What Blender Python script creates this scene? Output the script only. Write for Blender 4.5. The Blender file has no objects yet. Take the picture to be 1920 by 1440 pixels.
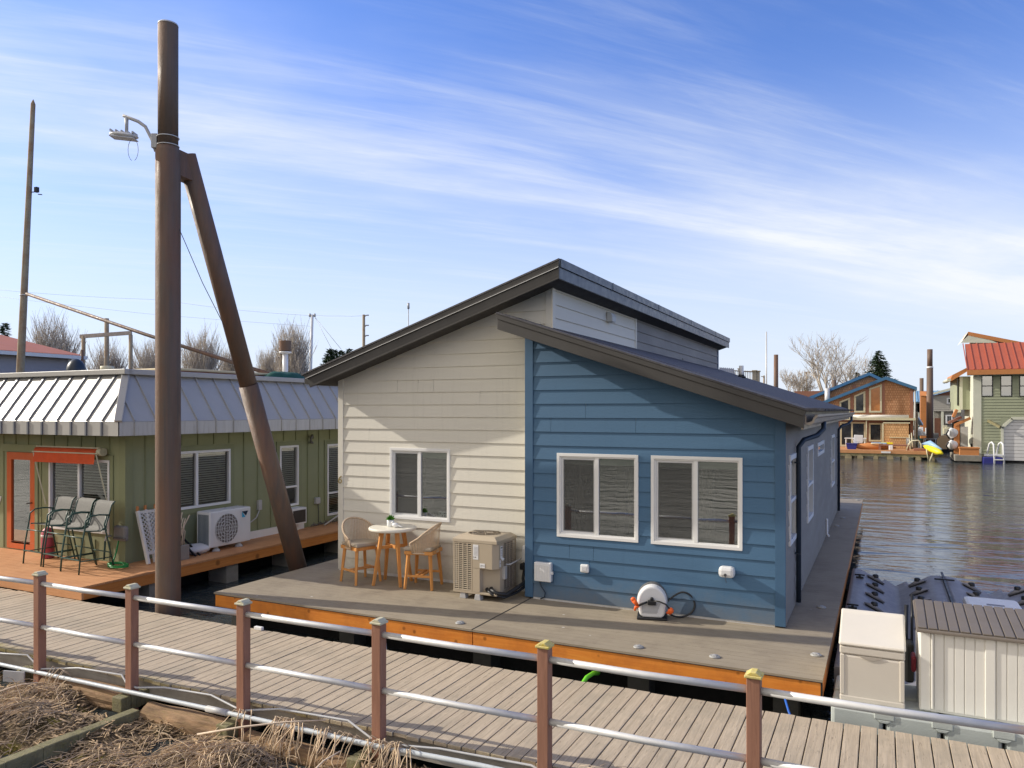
import bpy, math, random
from mathutils import Vector, Matrix, noise as mnoise
R = math.radians
sc = bpy.context.scene
COL = sc.collection
random.seed(7)

# ------------------------------------------------------------------ survey
FOC, HOR, EYE = 1422.0, 770.0, 2.8
YAW = math.atan((1655 - 960) / FOC)
CY, SY = math.cos(YAW), math.sin(YAW)
def at(u, v, Y):
    """point on the vertical plane at depth Y (house axes) seen in survey direction u, v"""
    r, z = (u - 960) / FOC, (HOR - v) / FOC
    dx, dy = r * CY - SY, r * SY + CY
    t = Y / dy
    return Vector((dx * t, Y, EYE + z * t))
def away(u, v, f):
    """point at forward distance f"""
    r, z = (u - 960) / FOC, (HOR - v) / FOC
    return Vector(((r * CY - SY) * f, (r * SY + CY) * f, EYE + z * f))

# ------------------------------------------------------------------ mesh builder
class MB:
    def __init__(s):
        s.v, s.f, s.sm = [], [], []
    def quad(s, *p):
        n = len(s.v); s.v += [Vector(q) for q in p]; s.f.append(tuple(range(n, n + len(p)))); s.sm.append(False); return s
    poly = quad
    def box(s, x0, x1, y0, y1, z0, z1, M=None):
        if x0 > x1: x0, x1 = x1, x0
        if y0 > y1: y0, y1 = y1, y0
        if z0 > z1: z0, z1 = z1, z0
        n = len(s.v)
        c = [(x0,y0,z0),(x1,y0,z0),(x1,y1,z0),(x0,y1,z0),(x0,y0,z1),(x1,y0,z1),(x1,y1,z1),(x0,y1,z1)]
        s.v += [(M @ Vector(p)) if M else Vector(p) for p in c]
        for f in ((0,3,2,1),(4,5,6,7),(0,1,5,4),(1,2,6,5),(2,3,7,6),(3,0,4,7)):
            s.f.append(tuple(n + i for i in f)); s.sm.append(False)
        return s
    def beam(s, a, b, w, h, up=(0,0,1)):
        """rectangular bar from a to b, w across, h along up"""
        a, b = Vector(a), Vector(b); d = (b - a); L = d.length; d.normalize()
        u = Vector(up); x = d.cross(u)
        if x.length < 1e-4: x = d.cross(Vector((1,0,0)))
        x.normalize(); u = x.cross(d).normalized()
        M = Matrix((( x.x, d.x, u.x, a.x),(x.y, d.y, u.y, a.y),(x.z, d.z, u.z, a.z),(0,0,0,1)))
        return s.box(-w/2, w/2, 0, L, -h/2, h/2, M)
    def taper(s, a, b, w0, w1):
        """square bar tapering from w0 at a to w1 at b"""
        return s.tube([a, b], [w0*.707, w1*.707], 4, smooth=False, phase=R(45))
    def prism(s, pts, axis, lo, hi):
        """polygon pts (2-D) extruded along axis; x: pts=(y,z), y: pts=(x,z), z: pts=(x,y)"""
        def mk(p, t):
            return Vector((t,p[0],p[1])) if axis == 'x' else Vector((p[0],t,p[1])) if axis == 'y' else Vector((p[0],p[1],t))
        n = len(s.v); k = len(pts)
        s.v += [mk(p, lo) for p in pts] + [mk(p, hi) for p in pts]
        s.f.append(tuple(range(n, n+k))[::-1]); s.f.append(tuple(range(n+k, n+2*k))); s.sm += [False, False]
        for i in range(k):
            j = (i+1) % k
            s.f.append((n+i, n+j, n+k+j, n+k+i)); s.sm.append(False)
        return s
    def tube(s, pts, r, n=10, smooth=True, cap=True, phase=0.0, closed=False):
        pts = [Vector(p) for p in pts]; m = len(pts)
        rs = r if isinstance(r, (list, tuple)) else [r]*m
        base = len(s.v); prev = None
        for i, p in enumerate(pts):
            if closed: d = pts[(i+1) % m] - pts[i-1]
            elif i == 0: d = pts[1] - pts[0]
            elif i == m-1: d = pts[-1] - pts[-2]
            else: d = (pts[i+1] - pts[i]).normalized() + (pts[i] - pts[i-1]).normalized()
            if d.length < 1e-9: d = Vector((0,0,1))
            d.normalize()
            if prev is None:
                x = d.cross(Vector((0,0,1)))
                if x.length < 1e-3: x = Vector((1,0,0))
            else:
                x = prev - d * prev.dot(d)
                if x.length < 1e-4: x = d.cross(Vector((0.3,1,0.2)))
            x.normalize(); y = d.cross(x); prev = x
            for k in range(n):
                a = phase + 2*math.pi*k/n
                s.v.append(p + (x*math.cos(a) + y*math.sin(a)) * rs[i])
        for i in range(m if closed else m-1):
            i2 = (i+1) % m
            for k in range(n):
                k2 = (k+1) % n
                s.f.append((base+i*n+k, base+i*n+k2, base+i2*n+k2, base+i2*n+k)); s.sm.append(smooth)
        if cap and not closed:
            s.f.append(tuple(base+k for k in range(n))[::-1]); s.sm.append(False)
            s.f.append(tuple(base+(m-1)*n+k for k in range(n))); s.sm.append(False)
        return s
    def cyl(s, a, b, r, n=16, r2=None): return s.tube([a, b], [r, r if r2 is None else r2], n)
    def lathe(s, prof, n=20, o=(0,0,0), smooth=True, M=None):
        base = len(s.v); o = Vector(o)
        for (r, z) in prof:
            for k in range(n):
                a = 2*math.pi*k/n; p = Vector((r*math.cos(a), r*math.sin(a), z))
                s.v.append((M @ p) if M else p + o)
        for i in range(len(prof)-1):
            for k in range(n):
                k2 = (k+1) % n
                s.f.append((base+i*n+k, base+i*n+k2, base+(i+1)*n+k2, base+(i+1)*n+k)); s.sm.append(smooth)
        s.f.append(tuple(base+k for k in range(n))[::-1]); s.sm.append(False)
        e = base+(len(prof)-1)*n
        s.f.append(tuple(e+k for k in range(n))); s.sm.append(False)
        return s
    def ball(s, c, rx, ry, rz, n=14, m=9):
        prof = [(math.sin(math.pi*i/m), -math.cos(math.pi*i/m)) for i in range(m+1)]
        prof[0] = (.02, -1); prof[-1] = (.02, 1)
        M = Matrix.Translation(Vector(c)) @ Matrix.Diagonal((rx, ry, rz, 1))
        return s.lathe(prof, n, M=M)
    def xf(s, M):
        s.v = [M @ p for p in s.v]; return s
    def build(s, name, m, parent=None, bevel=0, world=True, subsurf=0, solid=0):
        me = bpy.data.meshes.new(name)
        vs = s.v
        if parent is not None and world:
            r = parent
            while r.parent: r = r.parent
            Mi = r.matrix_basis.inverted()
            vs = [Mi @ p for p in vs]
        me.from_pydata([tuple(p) for p in vs], [], s.f)
        me.polygons.foreach_set('use_smooth', s.sm)
        if m: me.materials.append(m)
        me.update()
        o = bpy.data.objects.new(name, me); COL.objects.link(o)
        if parent is not None: o.parent = parent
        if solid:
            md = o.modifiers.new('thick', 'SOLIDIFY'); md.thickness = solid; md.offset = 0
        if bevel:
            md = o.modifiers.new('edge', 'BEVEL'); md.width = bevel; md.segments = 2; md.limit_method = 'ANGLE'; md.angle_limit = R(40)
        if subsurf:
            md = o.modifiers.new('sub', 'SUBSURF'); md.levels = md.render_levels = subsurf
        return o

def tag(o, label=None, cat=None, group=None, kind=None):
    if label: o['label'] = label
    if cat: o['category'] = cat
    if group: o['group'] = group
    if kind: o['kind'] = kind
    return o
def thing(name, label, cat, loc=(0,0,0), rz=0.0, group=None):
    o = bpy.data.objects.new(name, None); COL.objects.link(o)
    o.empty_display_size = .2
    o.location = loc; o.rotation_euler = (0,0,rz)
    o.matrix_basis = Matrix.Translation(Vector(loc)) @ Matrix.Rotation(rz, 4, 'Z')
    return tag(o, label, cat, group)
def single(mb, name, m, label, cat, group=None, origin=None, bevel=0, kind=None, subsurf=0):
    """a thing that is one mesh, its origin at its base"""
    if origin is None:
        zs = min(p.z for p in mb.v); n = len(mb.v)
        origin = Vector((sum(p.x for p in mb.v)/n, sum(p.y for p in mb.v)/n, zs))
    origin = Vector(origin)
    mb.v = [p - origin for p in mb.v]
    o = mb.build(name, m, None, bevel, subsurf=subsurf); o.location = origin
    return tag(o, label, cat, group, kind)
def dup(root, loc, rz=0.0, label=None, group=None):
    """copy of a thing with copies of its parts and sub-parts"""
    def cp(o, par):
        c = o.copy(); COL.objects.link(c); c.parent = par
        for ch in list(o.children): cp(ch, c)
        return c
    c = cp(root, None)
    c.matrix_basis = Matrix.Translation(Vector(loc)) @ Matrix.Rotation(rz, 4, 'Z')
    if label: c['label'] = label
    if group: c['group'] = group
    return c
def text_part(body, name, size, m, parent, M, extrude=.002):
    cu = bpy.data.curves.new('lettering', 'FONT'); cu.body = body; cu.size = size; cu.extrude = extrude
    cu.align_x = 'CENTER'; cu.align_y = 'CENTER'
    t = bpy.data.objects.new('lettering', cu); COL.objects.link(t)
    dg = bpy.context.evaluated_depsgraph_get(); dg.update()
    me = bpy.data.meshes.new_from_object(t.evaluated_get(dg)); bpy.data.objects.remove(t); bpy.data.curves.remove(cu)
    r = parent
    while r.parent: r = r.parent
    me.transform(r.matrix_basis.inverted() @ M)
    me.materials.clear(); me.materials.append(m)
    o = bpy.data.objects.new(name, me); COL.objects.link(o); o.parent = parent
    return o

# ------------------------------------------------------------------ materials
def srgb(r, g, b):
    f = lambda c: (c/255/12.92) if c/255 <= .04045 else ((c/255+.055)/1.055)**2.4
    return (f(r), f(g), f(b))
class N:
    def __init__(s, name):
        s.m = bpy.data.materials.new(name); s.m.use_nodes = True
        s.t = s.m.node_tree; s.t.nodes.clear()
        s.out = s.new('ShaderNodeOutputMaterial')
    def new(s, ty, **kw):
        n = s.t.nodes.new(ty)
        for k, v in kw.items():
            if k in n.inputs.keys(): n.inputs[k].default_value = v
            else: setattr(n, k, v)
        return n
    def l(s, a, b): s.t.links.new(a, b)
    def coord(s, scale=(1,1,1), rot=(0,0,0), kind='Object'):
        tc = s.new('ShaderNodeTexCoord'); mp = s.new('ShaderNodeMapping')
        mp.inputs['Scale'].default_value = scale; mp.inputs['Rotation'].default_value = rot
        s.l(tc.outputs[kind], mp.inputs['Vector'])
        oi = s.new('ShaderNodeObjectInfo'); ad = s.new('ShaderNodeVectorMath', operation='MULTIPLY_ADD')
        cb = s.new('ShaderNodeCombineXYZ')
        for i in range(3): s.l(oi.outputs['Random'], cb.inputs[i])
        s.l(cb.outputs[0], ad.inputs[0]); ad.inputs[1].default_value = (37, 91, 53); s.l(mp.outputs[0], ad.inputs[2])
        return ad.outputs[0]
    def noise(s, vec, scale=5, detail=6, rough=.6, dist=0):
        n = s.new('ShaderNodeTexNoise'); n.inputs['Scale'].default_value = scale
        n.inputs['Detail'].default_value = detail; n.inputs['Roughness'].default_value = rough
        n.inputs['Distortion'].default_value = dist
        s.l(vec, n.inputs['Vector']); return n.outputs['Fac']
    def ramp(s, fac, stops):
        r = s.new('ShaderNodeValToRGB'); e = r.color_ramp.elements
        while len(e) > 1: e.remove(e[-1])
        for i, (p, c) in enumerate(stops):
            el = e[0] if i == 0 else e.new(p)
            el.position = p; el.color = (c[0], c[1], c[2], 1) if isinstance(c, (tuple, list)) else (c, c, c, 1)
        s.l(fac, r.inputs[0]); return r.outputs[0]
    def edge(s, v, lo, hi, amt):
        m = s.new('ShaderNodeMapRange', interpolation_type='SMOOTHSTEP'); s.l(v, m.inputs[0])
        m.inputs[1].default_value = lo; m.inputs[2].default_value = hi; m.inputs[3].default_value = 0; m.inputs[4].default_value = amt
        return m.outputs[0]
    def mix(s, fac, a, b, blend='MIX'):
        m = s.new('ShaderNodeMix', data_type='RGBA'); m.blend_type = blend
        for ix, val in ((0, fac), (6, a), (7, b)):
            sock = m.inputs[ix]
            if hasattr(val, 'links'): s.l(val, sock)
            elif isinstance(val, (int, float)): sock.default_value = val if ix == 0 else (val, val, val, 1)
            else: sock.default_value = (val[0], val[1], val[2], 1)
        return m.outputs[2]
    def bsdf(s, color, rough=.6, metal=0, spec=.5, bump=None, bstr=.3, bdist=.02):
        p = s.new('ShaderNodeBsdfPrincipled')
        if hasattr(color, 'links'): s.l(color, p.inputs['Base Color'])
        else: p.inputs['Base Color'].default_value = (color[0], color[1], color[2], 1)
        if hasattr(rough, 'links'): s.l(rough, p.inputs['Roughness'])
        else: p.inputs['Roughness'].default_value = rough
        p.inputs['Metallic'].default_value = metal
        p.inputs['Specular IOR Level'].default_value = spec
        if bump is not None:
            b = s.new('ShaderNodeBump'); b.inputs['Strength'].default_value = bstr; b.inputs['Distance'].default_value = bdist
            s.l(bump, b.inputs['Height']); s.l(b.outputs[0], p.inputs['Normal'])
        s.l(p.outputs[0], s.out.inputs[0]); s.p = p
        return s.m
def paint(name, c, rough=.55, var=.1, scale=2.5, bump=.1, bscale=60, stretch=(1,1,1), metal=0, dirt=0, dirtcol=(.12,.1,.07), spec=.4, grime=0):
    n = N(name); v = n.coord(stretch)
    lo = tuple(x*(1-var) for x in c); hi = tuple(min(1, x*(1+var)) for x in c)
    col = n.ramp(n.noise(v, scale), [(.3, lo), (.7, hi)])
    if dirt:
        d = n.ramp(n.noise(v, scale*2.3, 8, .7), [(.5, 0.0), (.75, 1.0)])
        dm = n.new('ShaderNodeMath', operation='MULTIPLY'); n.l(d, dm.inputs[0]); dm.inputs[1].default_value = dirt
        col = n.mix(dm.outputs[0], col, dirtcol)
    if grime:   # splash dirt near the deck, faint run marks
        tc = n.new('ShaderNodeTexCoord'); sx = n.new('ShaderNodeSeparateXYZ'); n.l(tc.outputs['Object'], sx.inputs[0])
        ad = n.new('ShaderNodeMath', operation='MULTIPLY_ADD'); n.l(n.noise(tc.outputs['Object'], 3.5, 6, .7), ad.inputs[0]); ad.inputs[1].default_value = -.7; n.l(sx.outputs[2], ad.inputs[2])
        col = n.mix(n.edge(ad.outputs[0], .12, -.42, grime), col, (.20,.17,.13))
        col = n.mix(n.ramp(n.noise(n.coord((7,7,.35)), 2, 6, .65), [(.55, 0.0), (.8, grime*.5)]), col, tuple(x*.6 for x in c))
    rr = n.ramp(n.noise(v, scale*3), [(.3, max(0, rough-.1)), (.7, min(1, rough+.1))])
    return n.bsdf(col, rr, metal, spec, n.noise(v, bscale, 4), bump, .01)
def wood(name, c1, c2, stretch=(1,14,14), scale=3, rough=.6, bump=.25, knots=None, stain=None, spec=.35, moss=False, specks=False):
    """grain runs along the axis whose stretch is smallest"""
    n = N(name); v = n.coord(stretch)
    g = n.noise(v, scale, 8, .65, .8)
    col = n.ramp(g, [(.3, c1), (.7, c2)])
    v2 = n.coord((1,1,1))
    if stain:
        col = n.mix(n.ramp(n.noise(v2, 2.2, 7, .65), [(.45, 0.0), (.72, .75)]), col, stain)
    if moss:    # yellow-green growth on the board ends along the shaded edge, cracks along the grain
        tc = n.new('ShaderNodeTexCoord'); sx = n.new('ShaderNodeSeparateXYZ'); n.l(tc.outputs['Object'], sx.inputs[0])
        ad = n.new('ShaderNodeMath', operation='MULTIPLY_ADD'); n.l(n.noise(tc.outputs['Object'], 1.6, 4), ad.inputs[0]); ad.inputs[1].default_value = -.55; n.l(sx.outputs[1], ad.inputs[2])
        col = n.mix(n.ramp(ad.outputs[0], [(.0, 0.0)]) if False else n.edge(ad.outputs[0], -1.24, -1.50, .75), col, (.36,.29,.05))
        col = n.mix(n.ramp(n.noise(n.coord((30,3,30)), 1.5, 3, .5, 1.5), [(.63, 0.0), (.70, .55)]), col, tuple(x*.35 for x in c1))
    if specks:
        vo = n.new('ShaderNodeTexVoronoi'); vo.inputs['Scale'].default_value = 2.2; n.l(v2, vo.inputs['Vector'])
        col = n.mix(n.ramp(vo.outputs['Distance'], [(.0, .8), (.035, .7), (.05, 0.0)]), col, (.6,.58,.54))
    if knots:
        vo = n.new('ShaderNodeTexVoronoi'); vo.inputs['Scale'].default_value = knots
        n.l(v2, vo.inputs['Vector'])
        col = n.mix(n.ramp(vo.outputs['Distance'], [(.0, .85), (.11, .55), (.17, 0.0)]), col, tuple(x*.3 for x in c1))
    return n.bsdf(col, rough, 0, spec, g, bump, .008)
M = {}
def mats():
    M['beige'] = paint('beige_paint', (.69,.664,.585), .62, .045, 1.2, .2, 90, (.25,1,1), grime=.45)
    M['blue'] = paint('blue_paint', (.062,.142,.248), .6, .08, 1.2, .22, 90, (.25,1,1), grime=.40)
    M['beigelit'] = paint('lit_beige_paint', (.84,.755,.60), .6, .035, 1.2, .12, 90, (1,.25,1))  # the beige siding again, with warm reflected light put into its colour
    M['lightmetal'] = paint('dull_puck_metal', (.33,.33,.32), .45, .1)
    M['blueshade'] = paint('shaded_blue_paint', (.275,.25,.22), .62, .06, 1.2, .2, 90, (1,.25,1), grime=.4)  # blue siding on the side away from the sun, shade painted in as grey
    M['trimblue'] = paint('blue_trim_paint', (.054,.124,.222), .5, .05)
    M['bronze'] = paint('bronze_metal', (.050,.047,.045), .42, .12, 2, .05, 30, spec=.5)
    M['roofdark'] = paint('dark_roofing', (.075,.072,.08), .7, .3, 14, .5, 120)
    M['gutter'] = paint('gutter_metal', (.42,.36,.29), .4, .08)
    M['black'] = paint('black_plastic', (.018,.019,.022), .45, .15)
    M['darkblue'] = paint('dark_blue_metal', (.022,.035,.055), .4, .1)
    M['white'] = paint('white_vinyl', (.78,.78,.77), .45, .01, 1, 0)
    M['whitep'] = paint('white_plastic', (.72,.73,.74), .35, .04)
    M['soffit'] = paint('dark_soffit', (.05,.047,.045), .7, .1)
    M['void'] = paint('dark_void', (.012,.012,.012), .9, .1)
    M['room'] = paint('room_wall', (.26,.245,.225), .8, .05)
    M['roomdark'] = paint('room_furnishing', (.13,.12,.115), .8, .3, 2)
    M['curtain'] = paint('curtain_cloth', (.36,.34,.30), .9, .12, 6, .3, 20, (8,8,.3))
    M['blind'] = paint('roller_blind', (.80,.86,.80), .8, .03)
    M['deckboard'] = wood('composite_decking', (.275,.23,.17), (.345,.295,.22), (.8,30,30), 2, .7, .25, stain=(.215,.178,.135), specks=True)
    M['fascia'] = wood('orange_stained_fir', (.66,.205,.028), (.80,.30,.05), (.8,14,14), 2, .5, .2, knots=5.5, stain=(.46,.14,.03))
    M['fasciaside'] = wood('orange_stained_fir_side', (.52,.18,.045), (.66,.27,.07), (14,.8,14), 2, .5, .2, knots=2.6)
    M['walk'] = wood('weathered_walkway_board', (.375,.305,.222), (.545,.452,.335), (22,1.2,22), 1.6, .78, .6, stain=(.33,.285,.215), moss=True)
    M['joist'] = wood('weathered_joist', (.36,.33,.28), (.50,.46,.40), (1,16,16), 2, .8, .3, stain=(.2,.18,.14))
    M['post'] = wood('brown_post', (.27,.130,.083), (.37,.185,.122), (12,12,1), 3, .7, .35)
    M['cap'] = paint('post_cap_cream', (.55,.52,.38), .6, .12, 12, .2, 60, dirt=.35, dirtcol=(.40,.32,.03))
    M['caplichen'] = paint('post_cap_lichen', (.62,.52,.20), .7, .12, 16, .3, 60, dirt=.95, dirtcol=(.60,.44,.005))
    M['galv'] = paint('galvanised_pipe', (.62,.62,.615), .45, .08, 8, .05, 40, metal=.2)
    M['conduit'] = paint('grey_conduit', (.45,.45,.45), .45, .12)
    M['pvc'] = paint('pale_pvc', (.52,.56,.58), .45, .1, 5, dirt=.25)
    M['reddeck'] = wood('cedar_stained_decking', (.50,.235,.10), (.64,.335,.16), (.8,22,22), 2.5, .6, .3, stain=(.44,.20,.09))
    M['greenwall'] = paint('olive_green_siding', (.265,.285,.160), .65, .06, 1.0, .15, 70)
    M['greenbat'] = paint('olive_green_batten', (.235,.255,.138), .65, .06, 1.0, .15, 70)
    M['seam'] = paint('pale_metal_roofing', (.405,.395,.37), .45, .05, 1.5, .05, 20, metal=.15, spec=.5)
    M['ribshade'] = paint('shaded_roof_rib', (.17,.18,.20), .45, .08)  # dark tone paints in the shade on the rib sides
    M['seamfascia'] = paint('stained_metal_fascia', (.50,.49,.45), .5, .06, 1.2, .05, 20, (5,5,.5), dirt=.5, dirtcol=(.22,.2,.13))
    M['orange'] = paint('orange_paint', (.55,.115,.025), .5, .08)
    M['awning'] = paint('orange_canvas', (.60,.085,.022), .8, .08, 4, .3, 200)
    M['rust'] = rusty('rusty_steel', .55)
    M['rustpipe'] = rusty('rusty_pipe', .75)
    M['rustup'] = rusty('brown_rusty_steel', .9)
    M['pole'] = wood('weathered_pole', (.25,.20,.14), (.40,.34,.24), (10,10,.6), 2, .8, .3, stain=(.25,.12,.05))
    M['glass'] = glass('window_glass', .30)
    M['glassclear'] = glass('clear_window_glass', .05)
    M['screen'] = screen('insect_screen')
    M['glassfar'] = paint('far_window_glass', (.03,.035,.04), .08, .5, 1.5, 0, 10, spec=.8)
    M['orangeglass'] = paint('lit_wood_behind_glass', (.42,.17,.05), .15, .2, 2, spec=.8)
    M['teak'] = wood('teak', (.54,.225,.06), (.70,.34,.105), (12,12,1), 3, .45, .15)
    M['rope'] = paint('woven_rope', (.58,.44,.30), .85, .12, 30, .5, 200)
    M['cushion'] = paint('beige_cushion', (.42,.36,.28), .9, .05, 6, .3, 150)
    M['tabletop'] = paint('cream_tabletop', (.76,.72,.62), .45, .02)
    M['leaf'] = paint('bright_leaf', (.10,.32,.03), .5, .35, 30)
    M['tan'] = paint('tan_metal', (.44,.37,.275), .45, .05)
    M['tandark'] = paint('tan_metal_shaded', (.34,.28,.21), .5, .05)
    M['coil'] = paint('dark_coil', (.05,.042,.035), .7, .2)
    M['label'] = paint('label_paper', (.74,.74,.74), .6, .03)
    M['ink'] = paint('ink', (.06,.06,.065), .6, .1)
    M['inkgrey'] = paint('grey_ink', (.42,.42,.44), .6, .1)
    M['feet'] = paint('grey_foot', (.45,.45,.45), .6, .05)
    M['orangeplastic'] = paint('orange_plastic', (.85,.14,.02), .35, .05)
    M['reelgrey'] = paint('grey_plastic', (.14,.135,.13), .45, .1)
    M['reelpale'] = paint('pale_grey_plastic', (.46,.47,.48), .4, .05)
    M['hoseblack'] = paint('black_hose', (.03,.03,.03), .35, .1)
    M['greenhose'] = paint('green_hose', (.02,.25,.06), .4, .1)
    M['limehose'] = paint('lime_hose', (.16,.60,.03), .4, .1)
    M['bluerope'] = paint('blue_rope', (.02,.12,.50), .6, .1)
    M['sling'] = paint('grey_sling_fabric', (.205,.20,.185), .8, .06, 20, .4, 300)
    M['greenmetal'] = paint('dark_green_metal', (.03,.075,.06), .4, .15)
    M['pink'] = paint('faded_red_paint', (.42,.07,.10), .5, .08)
    M['lattice'] = paint('white_lattice', (.66,.65,.62), .6, .06)
    M['bag'] = paint('clear_plastic_bag', (.6,.61,.64), .35, .1)
    M['dockgrey'] = paint('grey_dock_plastic', (.21,.21,.235), .5, .1, 3, .2, 80, spec=.5)
    M['floatgrey'] = paint('pale_float_plastic', (.46,.50,.48), .55, .06, 3, .2, 80)
    M['boxbeige'] = paint('beige_resin', (.60,.555,.485), .5, .03)
    M['boxlid'] = paint('pale_beige_resin', (.70,.655,.57), .5, .03)
    M['shedwhite'] = paint('white_resin', (.76,.745,.69), .5, .03)
    M['shedroof'] = paint('taupe_resin', (.165,.140,.115), .6, .06)
    M['mosswood'] = paint('mossy_timber', (.20,.18,.10), .9, .35, 7, .8, 40, dirt=.5, dirtcol=(.20,.19,.03))
    M['rotwood'] = paint('rotten_log', (.27,.17,.095), .95, .45, 8, 1.0, 25, (.4,2,2), dirt=.35, dirtcol=(.19,.17,.03))
    M['dirt'] = dirt('mossy_debris')
    M['straw'] = paint('dry_stems', (.56,.43,.29), .9, .5, 6, .2, 60)
    M['litter'] = paint('mixed_litter', (.36,.255,.15), .95, .75, 9, 0, 60)
    M['twig'] = paint('pale_twig', (.62,.50,.38), .9, .2, 8)
    M['bark'] = paint('grey_bark', (.24,.21,.17), .9, .25, 2)
    M['branch'] = paint('bare_branch', (.50,.44,.37), .9, .2, 2)
    M['barkyel'] = paint('lichen_bark', (.33,.29,.20), .9, .25, 2)
    M['conifer'] = paint('conifer_needles', (.035,.065,.025), .8, .5, 1.5)
    M['bush'] = paint('dry_bush', (.42,.30,.14), .9, .4, 1.5)
    M['cedar'] = shingle('cedar_shingles', (.38,.19,.10), (.52,.29,.165), .19)
    M['cedarpale'] = shingle('pale_cedar_shingles', (.50,.29,.145), (.66,.42,.225), .19)
    M['brownwall'] = paint('red_brown_paint', (.27,.125,.085), .7, .08)
    M['blueroof'] = paint('blue_metal_roof', (.045,.15,.30), .4, .08)
    M['blueroofpale'] = paint('pale_blue_metal_roof', (.20,.36,.52), .5, .08)
    M['redroof'] = paint('red_metal_roof', (.40,.105,.058), .5, .06)
    M['pinkroof'] = paint('faded_red_roof', (.60,.23,.15), .7, .05, .6)
    M['orangetrim'] = paint('orange_trim', (.52,.21,.07), .6, .08)
    M['sage'] = paint('sage_siding', (.32,.345,.235), .6, .05)
    M['sagewhite'] = paint('sage_white_trim', (.62,.63,.52), .6, .04)
    M['greyhouse'] = paint('grey_house_siding', (.36,.345,.31), .7, .05)
    M['lavender'] = paint('lavender_siding', (.36,.35,.38), .7, .05)
    M['concrete'] = paint('stained_concrete', (.24,.225,.19), .85, .2, 3, .4, 30)
    M['blockdark'] = paint('damp_float_block', (.06,.058,.05), .9, .3, 3)
    M['log'] = paint('float_log', (.30,.25,.15), .9, .3, 3, .5, 20)
    M['yellow'] = paint('yellow_plastic', (.80,.68,.02), .4, .05)
    M['blueplastic'] = paint('navy_plastic', (.025,.03,.20), .4, .1)
    M['lightblue'] = paint('light_blue_plastic', (.30,.48,.70), .4, .1)
    M['teal'] = paint('teal_cloth', (.01,.07,.055), .8, .3)
    M['greytub'] = paint('grey_tub', (.25,.23,.21), .6, .1)
    M['garage'] = paint('garage_door_paint', (.66,.655,.65), .5, .03)
    M['signteal'] = paint('pale_teal_sign', (.50,.62,.62), .6, .05)
    M['brass'] = paint('tarnished_brass', (.36,.28,.13), .4, .15, 10, metal=.5)
    M['tankband'] = paint('pale_band', (.62,.50,.48), .6, .05)
    M['cyan'] = paint('cyan_badge', (.03,.42,.70), .4, .02)
    M['navy'] = paint('navy_badge', (.01,.03,.06), .4, .02)
def rusty(name, amt):
    n = N(name); v = n.coord((1,1,.35))
    g = n.noise(v, 1.1, 8, .7)
    col = n.ramp(g, [(.30, (.112,.10,.088)), (.45, (.112,.086,.068)), (.64+.1*(1-amt), (.19,.078,.040)), (.85, (.30,.125,.048))])
    col = n.mix(.35, col, n.ramp(n.noise(n.coord((3,3,.15)), 3, 6, .6), [(.35, (.095,.083,.073)), (.7, (.25,.135,.075))]))
    return n.bsdf(n.mix(n.ramp(n.noise(n.coord((7,7,.10)), 3, 7, .7), [(.42, 0.0), (.72, .32)]), col, (.24,.125,.07)), n.ramp(n.noise(n.coord((2,2,.5)), 4, 6), [(.3, .45), (.7, .8)]), 0, .4, n.noise(n.coord((1,1,.6)), 26, 8, .7), .5, .012)
def glass(name, tint):
    n = N(name)
    fr = n.new('ShaderNodeFresnel', IOR=1.52)
    v = n.coord((1,1,1)); b = n.new('ShaderNodeBump'); b.inputs['Strength'].default_value = .04; b.inputs['Distance'].default_value = .02
    n.l(n.noise(v, 1.5, 2), b.inputs['Height'])
    gl = n.new('ShaderNodeBsdfGlossy', Roughness=.01); gl.inputs['Color'].default_value = (.95,.97,.97,1)
    n.l(b.outputs[0], gl.inputs['Normal'])
    tr = n.new('ShaderNodeBsdfTransparent'); tr.inputs['Color'].default_value = (.62,.66,.63,1)
    mt = n.new('ShaderNodeMath', operation='MULTIPLY_ADD'); n.l(fr.outputs[0], mt.inputs[0]); mt.inputs[1].default_value = 1.9; mt.inputs[2].default_value = tint; mt.use_clamp = True
    mx = n.new('ShaderNodeMixShader'); n.l(mt.outputs[0], mx.inputs[0]); n.l(tr.outputs[0], mx.inputs[1]); n.l(gl.outputs[0], mx.inputs[2])
    n.l(mx.outputs[0], n.out.inputs[0]); return n.m
def screen(name):
    n = N(name); tr = n.new('ShaderNodeBsdfTransparent'); df = n.new('ShaderNodeBsdfDiffuse'); df.inputs[0].default_value = (.10,.10,.10,1)
    mx = n.new('ShaderNodeMixShader'); mx.inputs[0].default_value = .40; n.l(tr.outputs[0], mx.inputs[1]); n.l(df.outputs[0], mx.inputs[2]); n.l(mx.outputs[0], n.out.inputs[0]); return n.m
def dirt(name):
    n = N(name); v = n.coord()
    g = n.noise(v, 3.2, 9, .7)
    col = n.ramp(g, [(.3, (.03,.022,.012)), (.45, (.11,.08,.045)), (.6, (.28,.20,.12)), (.8, (.50,.40,.27))])
    moss = n.ramp(n.noise(v, 2.1, 6, .6), [(.52, 0.0), (.66, 1.0)])
    col = n.mix(moss, col, n.ramp(n.noise(v, 30, 4), [(.3, (.12,.11,.012)), (.7, (.38,.33,.03))]))
    return n.bsdf(col, .95, 0, .2, n.noise(v, 22, 8, .75), 1.0, .06)
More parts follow.
